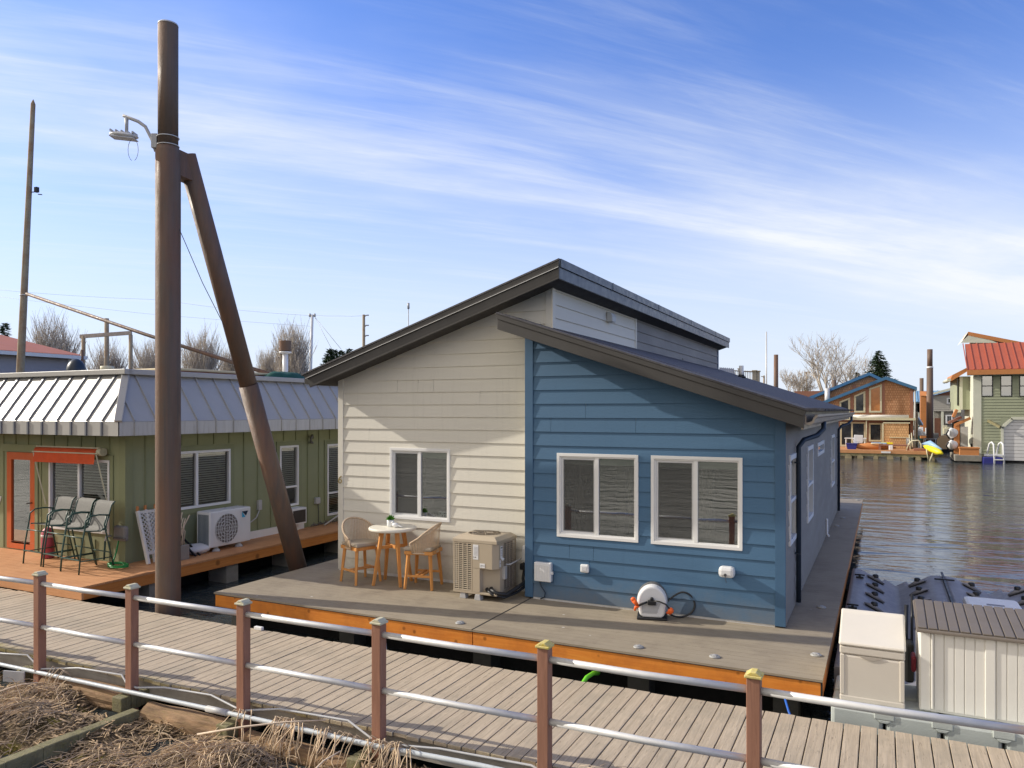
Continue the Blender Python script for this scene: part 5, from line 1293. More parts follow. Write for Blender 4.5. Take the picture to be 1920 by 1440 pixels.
# ------------------------------------------------------------------ hose reel
def reel():
    t = thing('hose_reel', 'white and grey enclosed hose reel with orange fittings on the deck against the blue wall', 'hose reel', (-2.80, 10.05, 0), R(14))
    B = Matrix.Translation((-2.80, 10.05, 0)) @ Matrix.Rotation(R(14), 4, 'Z')
    def prof(s, off=0): # side outline in x,z
        pts = []
        for k in range(21):
            a = math.pi*k/20 ; pts.append((.205*s*math.cos(a), .235+.235*s*math.sin(a)))
        pts += [(-.175*s,.06),(-.13*s,.035),(.13*s,.035),(.175*s,.06)]
        return pts
    def shell(y0, y1, s0, s1, m, name, bev=.01):
        mb = MB(); p, q = prof(s0), prof(s1); n = len(p)
        mb.v += [Vector((a,y0,z)) for a,z in p] + [Vector((a,y1,z)) for a,z in q]
        mb.f.append(tuple(range(n))); mb.f.append(tuple(range(n,2*n))[::-1]); mb.sm += [False]*2
        for i in range(n): j=(i+1)%n; mb.f.append((i,i+n,j+n,j)); mb.sm.append(False)
        mb.xf(B); return mb.build(name, m, t, bev)
    shell(-.13, -.02, .90, 1.0, M['whitep'], 'front_shell', .02)
    shell(-.018, .10, 1.0, 1.0, M['reelgrey'], 'drum_band'); shell(.102, .17, 1.0, .9, M['whitep'], 'rear_shell', .02)
    mb = MB(); mb.box(-.20,.20,-.15,.17,0,.034); mb.xf(B); mb.build('base', M['black'], t, .01)
    mb = MB(); mb.prism([(-.13,.09),(.06,.09),(.115,.235),(-.14,.235)], 'y', -.136, -.1305); mb.xf(B); mb.build('side_panel', M['reelpale'], t)
    mb = MB(); mb.box(-.055,.055,-.19,-.132,.21,.275); mb.prism([(-.03,.275),(.03,.275),(.012,.315),(-.012,.315)],'y',-.18,-.135); mb.xf(B); mb.build('nozzle_holder', M['black'], t, .012)
    mb = MB(); mb.tube([(.02,-.17,.27),(.10,-.20,.27),(.18,-.20,.24),(.235,-.17,.17)], .011, 8); mb.xf(B); mb.build('hose', M['hoseblack'], t)
    mb = MB(); mb.ball((.245,-.165,.15),.040,.036,.042,16,10); mb.tube([(.20,-.12,.11),(.245,-.165,.12)], .02, 8); mb.xf(B); mb.build('hose_stop', M['orangeplastic'], t)
    mb = MB(); mb.tube([(-.06,-.165,.25),(-.14,-.17,.215),(-.20,-.17,.18)], [.014,.015,.016], 8); mb.xf(B); mb.build('nozzle', M['black'], t)
    mb = MB(); mb.tube([(-.17,-.17,.19),(-.215,-.17,.17),(-.225,-.17,.13)], [.018,.022,.016], 8); mb.tube([(-.19,-.17,.20),(-.24,-.17,.265)], [.022,.034], 10); mb.ball((-.245,-.17,.275),.036,.03,.032,12,8); mb.xf(B); mb.build('nozzle', M['orangeplastic'], t)
    mb = MB(); loop = [(.17,.05,.19),(.26,.09,.265),(.36,.12,.325),(.44,.13,.33),(.52,.13,.285),(.56,.12,.20),(.55,.10,.12),(.49,.08,.055),(.40,.05,.022),(.30,.0,.035),(.22,-.06,.085)]
    P = []
    for i in range(len(loop)-1):
        p0, p1, p2, p3 = [Vector(loop[max(0,min(len(loop)-1,k))]) for k in (i-1,i,i+1,i+2)]
        for s in range(5):
            u = s/5; P.append(.5*((2*p1)+(p2-p0)*u+(2*p0-5*p1+4*p2-p3)*u*u+(3*p1-p0-3*p2+p3)*u**3))
    P.append(Vector(loop[-1])); mb.tube(P, .013, 8); mb.xf(B); mb.build('feed_hose', M['hoseblack'], t)
    mb = MB()
    for k in range(9):
        if k != 5: mb.box(-.115+k*.022,-.100+k*.022,-.1385,-.1368,.108,.122 if k < 5 else .118)
    mb.xf(B); mb.build('lettering', M['inkgrey'], t)
reel()

# ------------------------------------------------------------------ storage on the floats, craft docks
FZ = -.18
def floats():
    t = thing('float_dock', 'row of pale grey plastic float blocks carrying the storage boxes', 'float dock', (1.2, 8.8, WZ), 0)
    for k in range(8):
        x0 = -.485 + k*.50
        mb = MB(); mb.box(x0+.012, x0+.488, 8.34, 8.82, WZ-.15, FZ-.002); b = mb.build('float_block', M['floatgrey'], t, .035)
        mb = MB(); mb.box(x0+.41, x0+.59, 8.328, 8.372, FZ-.075, FZ+.002); mb.prism([(x0+.43,FZ-.075),(x0+.57,FZ-.075),(x0+.53,FZ-.11),(x0+.47,FZ-.11)],'y',8.33,8.37); mb.build('coupling_lug', M['floatgrey'], b, .008)
        mb = MB(); mb.box(x0+.012, x0+.488, 8.86, 9.34, WZ-.15, FZ-.002); mb.build('float_block', M['floatgrey'], t, .035)
    mb = MB(); mb.box(-.46, 3.4, 8.36, 9.3, WZ-.1, WZ+.05); mb.build('float_keel', M['void'], t)
floats()
def storage_box():
    t = thing('storage_box', 'tall beige plastic bin with a sloping lid, between the deck corner and white shed', 'storage box', (-.1, 8.85, FZ))
    x0, x1, y0, y1 = -.395, .197, 8.50, 9.18
    mb = MB(); mb.box(x0, x1, y0, y1, FZ, .30); mb.build('body', M['boxbeige'], t, .022)
    mb = MB(); mb.box(x0-.004,x1+.004,y0-.004,y1,.305,.385); mb.build('band', M['boxbeige'], t, .014)
    mb = MB(); mb.box(x0-.004,x1+.004,y0-.004,y1,FZ,FZ+.065); mb.build('band', M['boxbeige'], t, .014)
    mb = MB(); mb.box(x0+.0,x0+.045,y0-.007,y0+.02,FZ+.07,.30); mb.build('corner_rib', M['boxbeige'], t, .008)
    mb = MB(); mb.box(x1-.045,x1,y0-.007,y0+.02,FZ+.07,.30); mb.build('corner_rib', M['boxbeige'], t, .008)
    mb = MB(); mb.prism([(x0+.17,.303),(x0+.40,.303),(x0+.355,.283),(x0+.31,.268),(x0+.26,.268),(x0+.215,.283)], 'y', y0-.010, y0-.001); mb.build('handle_recess', paint('recess_shade',(.40,.36,.31),.6,.05), t)
    mb = MB(); mb.prism([(y0-.015,.39),(y1+.01,.39),(y1+.01,.60),(y1-.10,.632),(y1-.16,.60),(y0-.015,.425)], 'x', x0-.012, x1+.012); mb.build('lid', M['boxlid'], t, .02)
storage_box()
def storage_shed():
    t = thing('storage_shed', 'low white panelled storage shed with a taupe ribbed roof at the right edge', 'storage shed', (1.3, 9.0, FZ))
    x0, x1, y0, y1, zt = .325, 2.35, 8.56, 9.36, .635
    mb = MB(); mb.box(x0, x1, y0, y1, FZ, zt); mb.build('body', M['shedwhite'], t, .012)
    mb = MB()
    mb.box(x0+.012,x0+.10,y0-.022,y0-.002,FZ+.02,zt-.01); mb.box(x0+.56,x0+.645,y0-.020,y0-.002,FZ+.02,zt-.01); mb.box(x0+.105,x0+.125,y0-.034,y0-.002,FZ+.04,zt-.03)
    mb.box(x0+1.1,x0+1.18,y0-.02,y0-.002,FZ+.02,zt-.01); mb.build('frame_panel', M['shedwhite'], t, .006)
    mb = MB()
    for k in range(22):
        xa = x0+.13+k*.0868
        if abs(xa-(x0+.60)) < .05 : continue
        mb.box(xa+.004, xa+.083, y0-.010, y0-.001, FZ+.03, zt-.02)
    mb.build('door_panel', M['shedwhite'], t, .003)
    mb = MB(); mb.prism([(y0-.055,zt+.005),(y1+.04,zt+.095),(y1+.04,zt+.06),(y0-.03,zt-.005),(y0-.06,zt-.03)], 'x', x0-.03, x1+.03)
    mb.build('roof', M['shedroof'], t, .012)
    mb = MB(); 
    for k in range(23):
        xa = x0-.015+k*.092
        mb.beam((xa+.043,y0-.035,zt+.016),(xa+.043,y1+.03,zt+.101),.080,.014)
    mb.build('roof_slat', M['shedroof'], t, .004)
storage_shed()
def gap_things():
    t = thing('outboard_gear', 'dark fabric-wrapped gear with a red patch wedged between beige bin and white shed', 'gear', (.26, 9.2, FZ))
    mb = MB(); mb.box(.215,.31,9.35,9.6,FZ,.25); mb.build('bag', M['void'], t, .03)
    mb = MB(); mb.box(.27,.318,9.0,9.2,.05,.22); mb.build('red_cloth', M['pink'], t, .03)
    mb = MB(); mb.tube([(.225,9.5,.0),(.24,9.6,.62)], .022, 8); mb.tube([(.29,9.5,.1),(.30,9.7,.72)], .015, 8); mb.build('pole', M['black'], t)
gap_things()
def craft_docks():
    def dock(x0, w, label):
        t = thing('craft_dock', label, 'craft dock', (x0+w/2, 12.5, WZ), group='grey drive-on craft docks')
        y0, y1 = 9.42, 16.2; c = x0+w/2; nx, ny = 24, 30
        def hgt(s, v):          # cross section: flat shoulders, V valley
            a = abs(s-.5)*2; z = -.13 if a > .78 else -.13 - (.78-a)/.78*.26
            e = max(0, (v-.86)/.14); return z - .20*e*e*(1 if a > .3 else .3)
        def tip(s): a = abs(s-.5)*2; return y1 - .10 + (.45*(a-.1) if s < .5 else .45*(a-.1)) - .3
        mb = MB()
        for j in range(ny+1):
            for i in range(nx+1):
                s, v = i/nx, j/ny; mb.v.append(Vector((x0+w*s, y0+(tip(s)-y0)*v, hgt(s, v))))
        for j in range(ny):
            for i in range(nx): a = j*(nx+1)+i; mb.f.append((a,a+1,a+nx+2,a+nx+1)); mb.sm.append(True)
        # skirt
        k = len(mb.v); loop = [i for i in range(nx+1)] + [j*(nx+1)+nx for j in range(1,ny+1)] + [ny*(nx+1)+i for i in range(nx-1,-1,-1)] + [j*(nx+1) for j in range(ny-1,0,-1)]
        mb.v += [Vector((mb.v[i].x, mb.v[i].y, WZ-.1)) for i in loop]
        for q in range(len(loop)): r2 = (q+1) % len(loop); mb.f.append((loop[q], k+q, k+r2, loop[r2])); mb.sm.append(False)
        mb.build('hull', M['dockgrey'], t)
        for j in range(6):
            y = 15.0 - j*.72
            for s, sg in ((.27,1),(.73,-1)):
                xa, xb = x0+w*(s-.10), x0+w*(s+.10); za, zb = hgt(s-.10,.5)+.022, hgt(s+.10,.5)+.022
                mb = MB(); mb.tube([(xa,y,za),((xa+xb)/2,y,(za+zb)/2+.02),(xb,y,zb)], [.012,.045,.012], 8); ro = mb.build('roller', M['dockgrey'], t)
                mb = MB(); mb.beam((xa+.02,y-.035,za-.012),(xb-.02,y-.035,zb-.012),.05,.02); mb.lathe([(.045,0),(.05,.03),(.05,.07),(.03,.085)],10,((xa+xb)/2,y+.01,(za+zb)/2+.01)); mb.build('bracket', M['black'], ro)
        return t
    dock(-.50, 1.43, 'grey drive-on craft dock nearest the blue house deck')
    dock(.97, 1.43, 'grey drive-on craft dock behind the white shed')
    dock(2.44, 1.43, 'grey drive-on craft dock at the right edge of the photo')
    mb = MB(); mb.beam((.95,9.5,-.10),(.95,15.6,-.10),.035,.02); mb.box(.80,1.10,14.9,14.94,-.105,-.08); single(mb, 'dock_strap', M['black'], 'thin black strap along the joint between two craft docks', 'strap')
    for k,(x,y,lb) in enumerate(((-.36,14.6,'small black cleat at the far left corner of the craft dock'),(-.40,12.3,'small black cleat on the craft dock beside the house deck'))):
        mb = MB(); mb.box(x-.06,x+.06,y-.03,y+.03,-.13,-.10); mb.tube([(x-.08,y,-.075),(x,y,-.07),(x+.08,y,-.075)],.014,6); mb.cyl((x,y,-.11),(x,y,-.07),.02,8); single(mb,'dock_cleat',M['black'],lb,'cleat')
    t = thing('boarding_step', 'white rounded plastic step with a slot handle behind the white shed', 'step', (1.5, 13.0, -.16))
    p0 = Vector((1.42,12.75,0)); mb = MB(); mb.box(1.08,1.78,12.55,13.25,-.13,.02); b = mb.build('body', M['whitep'], t, .05)
    mb = MB(); mb.box(1.34,1.56,12.72,12.80,.019,.024); mb.build('slot', M['dockgrey'], t)
craft_docks()
# ------------------------------------------------------------------ trees
def tree_mesh(rng, h, spread, trunk_h, style):
    """returns (trunk MB, branches MB) growing from the origin"""
    tr, br = MB(), MB()
    def limb(mb, p, d, L, r, n, wob, up):
        pts, rs = [p.copy()], [r]; q = p.copy()
        for i in range(n):
            d = (d + Vector((rng.uniform(-wob,wob), rng.uniform(-wob,wob), rng.uniform(-wob,wob)+up))).normalized()
            q = q + d*(L/n); pts.append(q.copy()); rs.append(r*(1-.62*(i+1)/n))
        mb.tube(pts, rs, 5 if r > .05 else 3, cap=False); return pts, rs, d
    r0 = h*.022
    if style == 'fan':      # pollarded, many upright wands from low forks
        limb(tr, Vector((0,0,-1.5)), Vector((0,0,1)), trunk_h+1.5, r0*1.5, 4, .03, .05)
        for k in range(26):
            a = k*2.4+rng.uniform(-.3,.3); t = rng.uniform(.15,1); s = spread*t
            d = Vector((math.cos(a)*s, math.sin(a)*s, 1)).normalized()
            hh = (h-trunk_h)*(1-.38*t*t)*rng.uniform(.85,1)
            pts, rs, dd = limb(br, Vector((0,0,trunk_h*rng.uniform(.75,1))), d, hh*.75, r0*.55, 6, .05, .07)
            for j in range(1, len(pts)):
                for _ in range(6):
                    b = rng.uniform(0, 6.28); d2 = (Vector((math.cos(b)*.55, math.sin(b)*.55, 1)) + Vector((math.cos(a),math.sin(a),0))*.25*t).normalized()
                    p2, r2, _d = limb(br, pts[j], d2, hh*rng.uniform(.22,.46), max(rs[j]*.5,.030), 4, .10, .12)
                    for q in (2,3):
                        b = rng.uniform(0,6.28); limb(br, p2[q], Vector((math.cos(b)*.4,math.sin(b)*.4,1)).normalized(), hh*rng.uniform(.12,.24), .016, 2, .1, .1)
    else:                   # open crown
        pts, rs, d = limb(tr, Vector((0,0,-1)), Vector((.05,0,1)), trunk_h+1, r0, 5, .05, .04)
        def rec(p, d, L, r, lv):
            pts, rs, dd = limb(br, p, d, L, r, 5, .16, .05)
            if lv == 0: return
            for k in range(4 if lv > 1 else 5):
                j = rng.randint(2, 5); b = rng.uniform(0,6.28)
                ax = dd.orthogonal().normalized(); ax = Matrix.Rotation(b, 3, dd) @ ax
                d2 = (dd*1.0 + ax*rng.uniform(.45,.95)+Vector((0,0,.18))).normalized()
                rec(pts[j], d2, L*rng.uniform(.5,.72), max(rs[j]*.7,.028), lv-1)
        for k in range(7):
            a = k*.9+rng.uniform(-.2,.2); d2 = Vector((math.cos(a)*spread, math.sin(a)*spread, 1)).normalized()
            rec(pts[-1]+Vector((0,0,-rng.uniform(0,trunk_h*.35))), d2, (h-trunk_h)*.52, r0*.62, 3)
    return tr, br
def bare_tree(p, h, spread, th, style, seed, label, barkm='bark', group=None):
    rng = random.Random(seed); tr, br = tree_mesh(rng, h, spread, th, style)
    t = thing('bare_tree', label, 'tree', p, rng.uniform(0,6), group)
    tr.build('trunk', M[barkm], t, world=False); br.build('crown', M['branch'], t, world=False)
def conifer(p, h, w, seed, label, group=None):
    rng = random.Random(seed); t = thing('conifer_tree', label, 'tree', p, 0, group)
    mb = MB(); mb.tube([(0,0,-1),(0,0,h*.98)], [h*.022,.02], 7); mb.build('trunk', M['bark'], t, world=False)
    mb = MB()
    z = h*.10
    while z < h*.985:
        f = 1-z/h; rad = w*f**.8*rng.uniform(.8,1.1)+.1; n = int(10+12*f)
        for k in range(n):
            a = rng.uniform(0,6.28); R_ = rad*rng.uniform(.75,1.08); dz = -.16*R_
            for s in range(max(2,int(R_/.22))):
                u = (s+.5)/max(2,int(R_/.22)); c = Vector((math.cos(a)*R_*u, math.sin(a)*R_*u, z+dz*u+rng.uniform(-.12,.12)))
                for _ in range(3):
                    d = Vector((math.cos(a)+rng.uniform(-.8,.8), math.sin(a)+rng.uniform(-.8,.8), rng.uniform(-.45,.35))).normalized(); s2 = d.cross(Vector((rng.uniform(-1,1),rng.uniform(-1,1),1))).normalized()
                    L = rng.uniform(.22,.42)*(1+.02*h); mb.quad(c-s2*L*.22, c+d*L-s2*.02, c+d*L+s2*.02, c+s2*L*.22)
        z += h*.022*rng.uniform(.8,1.2)
    mb.build('crown', M['conifer'], t, world=False)
def far_trees():
    def g(u, f, z): p = away(u, 770, f); return (p.x, p.y, z)
    Zh = lambda v, f: EYE + (770-v)/FOC*f
    L = 'pollarded bare trees beyond the green house'
    for u, top, f, sp, sd, lb in ((100,588,75,.62,1,'broad bare pollarded tree above the red roofed building at far left'),(203,645,85,.55,2,'bare pollarded tree behind the crossbeam gantry at left'),
                                  (285,640,82,.6,3,'bare pollarded tree half hidden left of the tall pile'),(376,626,78,.62,4,'bare pollarded tree between the tall pile and its brace'),
                                  (432,655,95,.5,5,'small bare tree just left of the brace'),(503,655,90,.45,6,'slim bare tree right of the brace'),(548,610,75,.62,7,'tall bare pollarded tree behind the rusty flue cap')):
        zt = Zh(top, f); bare_tree(g(u, f, .8), zt-.8, sp, (zt-.8)*.22, 'fan', sd, lb, group=L)
    f = 120; bare_tree(g(1548, f, 1.5), Zh(618,f)-1.5, .55, 3.2, 'open', 21, 'big open bare tree with pale bark left of the dark conifer', 'barkyel')
    f = 135; bare_tree(g(1592, f, 1.5), Zh(655,f)-1.5, .35, 3.0, 'open', 22, 'slender grey bare tree right of the big bare tree')
    f = 140; bare_tree(g(1488, f, 1.5), Zh(690,f)-1.5, .4, 2.2, 'open', 23, 'small bare tree above the dry bushes left of the big bare tree')
    f = 140; bare_tree(g(1508, f, 1.5), Zh(692,f)-1.5, .4, 2.2, 'open', 24, 'small bare tree just right of its twin above the dry bushes')
    f = 130; conifer(g(1648, f, 1.5), Zh(657,f)-1.5, 5.2, 31, 'dark green cone-shaped conifer behind the shingled house')
    f = 150; conifer(g(1608, f, 1.5), Zh(698,f)-1.5, 3.0, 32, 'small dark conifer tip beside the blue-edged gable')
    f = 100
    for k, (u, v) in enumerate(((618,652),(628,656),(641,655),(655,654))): conifer(g(u, f+k*3, 1), Zh(v, f+k*3)-1, 3.6, 40+k, ('leftmost of the four conifer tops by the dark roof slope','second conifer top from the left by the dark roof slope','third conifer top from the left by the dark roof slope','rightmost conifer top by the dark roof slope')[k], 'conifers behind the cream house')
    f = 110; conifer(g(9, f, 1), Zh(601,f)-1, 3.2, 50, 'dark conifer tip above the red roof at the left edge')
    # brushy bank
    rng = random.Random(77); mb = MB()
    for k in range(5200):
        u = rng.uniform(1462, 1620); f = rng.uniform(128, 160); hh = 3.6+1.3*mnoise.noise(Vector((u*.05, f*.1, 0)))
        p = Vector(g(u, f, rng.uniform(1.2, 1.2+max(.6,hh*1.25*(1-abs(u-1520)/220)))))
        d = Vector((rng.uniform(-1,1), rng.uniform(-1,1), rng.uniform(.2,1.4))).normalized(); s = d.cross(Vector((rng.uniform(-1,1),1,0))).normalized(); Ln = rng.uniform(.5,1.2)
        mb.quad(p-s*.05, p+s*.05, p+d*Ln+s*.01, p+d*Ln-s*.01)
    tag(mb.build('dry_brush', M['bush']), 'tan brushy thicket on the far bank below the big bare tree', 'brush', kind='stuff')
far_trees()

# ------------------------------------------------------------------ poles, wires, booms
def poles():
    a, b = away(38, 700, 30), away(62, 195, 30)
    t = thing('wooden_pole', 'thin weathered wooden pole standing tall at far left', 'pole', (a.x, a.y, WZ))
    d = (b-a); a2 = a - d*.35
    mb = MB(); mb.tube([a2, a, b, b+d.normalized()*.18], [.15,.145,.085,.01], 14); mb.build('pole', M['pole'], t)
    c = a + d*.672
    for k in (.29,): 
        mb = MB(); q = a + d*k; mb.tube([q+Vector((.14*math.cos(i*R(30)),.14*math.sin(i*R(30)),0)) for i in range(12)], .018, 5, closed=True); mb.build('band', M['galv'], t)
    mb = MB(); mb.tube([c, c+Vector((.32,.14,.02))], .02, 6); mb.box(-.09,.06,-.06,.06,.0,.2, Matrix.Translation(c+Vector((.30,.13,.0)))); mb.beam(c+Vector((.34,.16,-.08)), c+Vector((.5,.2,-.1)), .05,.03); mb.build('camera_bracket', M['black'], t)
    p, q = away(50, 551, 29.5), away(545, 714, 24)
    mb = MB(); mb.tube([p, p.lerp(q,.5)+Vector((0,0,-.05)), q], .062, 12); single(mb, 'boom_pipe', M['rustup'], 'long rusty pipe slanting from the wooden pole behind the green roof', 'pipe', origin=q)
    # timber frame behind the roof
    f = 40
    t = thing('dock_gantry', 'two grey posts joined by a pale crossbeam behind the mansard roof', 'gantry', away(200, 780, f))
    for u, v in ((156.5, 630), (245, 628)):
        a, b = away(u, 800, f), away(u, v, f); mb = MB(); mb.tube([a, b], .10, 8); mb.build('post', M['pole'], t)
    mb = MB(); mb.beam(away(150,631,f), away(247,624,f), .10, .20); mb.build('crossbeam', M['joist'], t)
    def pole(u, vt, vb, f, r, m, name, label, cat='pole'):
        a, b = away(u, vb, f), away(u, vt, f); mb = MB(); mb.tube([a, b], [r*1.15, r], 10); return single(mb, name, M[m], label, cat, origin=a)
    pole(200, 597, 790, 45, .13, 'pole', 'wooden_pole', 'dark wooden pole passing behind the pale crossbeam at left')
    pole(154, 656, 790, 36, .07, 'rustpipe', 'rusty_pole', 'short rusty pole beside the left post of the crossbeam gantry')
    pole(1437, 622, 790, 60, .05, 'galv', 'flag_pole', 'thin pale pole rising over the dark low roof near the rusty pile')
    pole(1455, 665, 790, 62, .17, 'rustpipe', 'mooring_pile', 'rusty pile behind the low roof beside the thin pale pole', 'mooring pile')
    t = thing('utility_pole', 'tall white utility pole with small crossarm behind the cream house roof', 'utility pole', away(580, 790, 90))
    a, b = away(579, 790, 90), away(585.5, 590, 90); mb = MB(); mb.tube([a,b],[.22,.16],10); mb.build('pole', M['whitep'], t)
    mb = MB(); mb.beam(away(580,591,90), away(591,591,90), .15,.12); [mb.cyl(away(u,594,90),away(u,588,90),.12,8) for u in (581,590)]; mb.build('crossarm', M['conduit'], t)
    t = thing('utility_pole', 'grey utility pole with three short arms on its right side above the roof slope', 'utility pole', away(682, 790, 100))
    mb = MB(); mb.tube([away(682,790,100), away(682,590,100)], [.24,.18], 10); mb.build('pole', M['pole'], t)
    for v in (592, 611, 630): mb = MB(); mb.tube([away(682,v+2,100), away(687,v-1,100), away(691.5,v-1,100)], .09, 6); mb.build('arm', M['conduit'], t)
    t = thing('roof_mast', 'thin mast with small wind vane head above the rising dark roof', 'mast', away(766, 660, 45))
    mb = MB(); mb.tube([away(765.5,700,45), away(765.8,572,45)], .028, 6); mb.build('mast', M['conduit'], t)
    mb = MB(); mb.cyl(away(765.8,579,45), away(765.8,568,45), .07, 8); mb.build('head', M['conduit'], t)
    t = thing('utility_pole', 'distant grey utility pole with a crossarm among the dry brush', 'utility pole', away(1512,780,150))
    mb = MB(); mb.tube([away(1512.5,780,150), away(1512.5,697,150)], .16, 6); mb.build('pole', M['pole'], t); mb = MB(); mb.beam(away(1508,698,150), away(1519,698,150), .2,.2); mb.build('crossarm', M['pole'], t)
    t = thing('utility_pole', 'tiny distant pole with a lamp arm beside the roof deck railing', 'utility pole', away(1433,780,110))
    mb = MB(); mb.tube([away(1432.5,780,110), away(1432.5,704,110)], .12, 6); mb.build('pole', M['pole'], t); mb = MB(); mb.beam(away(1427,706,110), away(1433,706,110), .12,.1); mb.build('arm', M['pole'], t)
    # wires
    for i, (u0,v0,u1,v1,s,lb) in enumerate(((300,562,584,592,4,'upper faint power line running right to the white utility pole'),(-40,540,300,562,3,'upper faint power line at left over the red roof'),
                         (-40,552,584,612,6,'second faint power line below the upper one'),(590,591,682,592,1,'short faint wire between the two utility poles'))):
        a, m_, b = away(u0,v0,90), away((u0+u1)/2,(v0+v1)/2+s,90), away(u1,v1,90); mb = MB(); mb.tube([a, a.lerp(m_,.5)+Vector((0,0,-.05)), m_, m_.lerp(b,.5)+Vector((0,0,-.05)), b], .011, 4)
        single(mb, 'power_line', M['conduit'], lb, 'wire', origin=b)
    for i, (u1, v1, lb) in enumerate(((625,660,'right guy wire fanning down from the white utility pole'),(563,652,'left guy wire dropping from the white utility pole'),(640,655,'outermost right guy wire from the white utility pole'))):
        mb = MB(); mb.tube([away(590 if u1 > 600 else 581,594,90), away(u1,v1,88)], .025, 4); single(mb, 'guy_wire', M['conduit'], lb, 'wire', origin=away(u1,v1,88))
poles()

# ------------------------------------------------------------------ red roofed building at far left
def red_roof_building():
    f = 36; a = away(132, 667, f); X1, Yb, ze = a.x, a.y, a.z; Ya = Yb-22
    t = thing('boathouse', 'lavender sided building with a faded red hipped roof at far left', 'building', (X1-4, Yb-8, WZ))
    mb = laps(MB(), lambda q, d, z: (X1+d, q, z), Ya, Yb, -.5, ze, .14, (), (), .012); mb.quad((X1,Yb,-.5),(X1-9,Yb,-.5),(X1-9,Yb,ze),(X1,Yb,ze)); mb.build('wall', M['lavender'], t)
    e = .40; zr = ze + 1.75
    mb = MB(); mb.quad((X1+e,Ya,ze),(X1+e,Yb+e,ze),(X1-4.2,Yb-4.6,zr),(X1-4.2,Ya,zr)); mb.poly((X1+e,Yb+e,ze),(X1-9,Yb+e,ze),(X1-4.2,Yb-4.6,zr)); mb.build('roof', M['pinkroof'], t, solid=.05)
    mb = MB(); mb.beam((X1-4.2,Ya,zr+.03),(X1-4.2,Yb-4.6,zr+.03),.25,.08); mb.build('ridge_cap', M['brownwall'], t)
    mb = MB(); mb.box(X1+e,X1+e+.13,Ya,Yb+e+.1,ze-.17,ze-.01); mb.build('gutter', M['whitep'], t)
    mb = MB(); mb.box(X1-.02,X1+.03,Yb-.12,Yb+.03,-.5,ze); mb.build('corner_board', M['whitep'], t)
    p = away(143, 686, f-2); mb = MB(); mb.ball((p.x,p.y,p.z-.3),.42,.42,.62,16,10); single(mb, 'blue_barrel', M['darkblue'], 'dark blue rounded tank beyond the green roof by the rusty pole', 'tank')
red_roof_building()

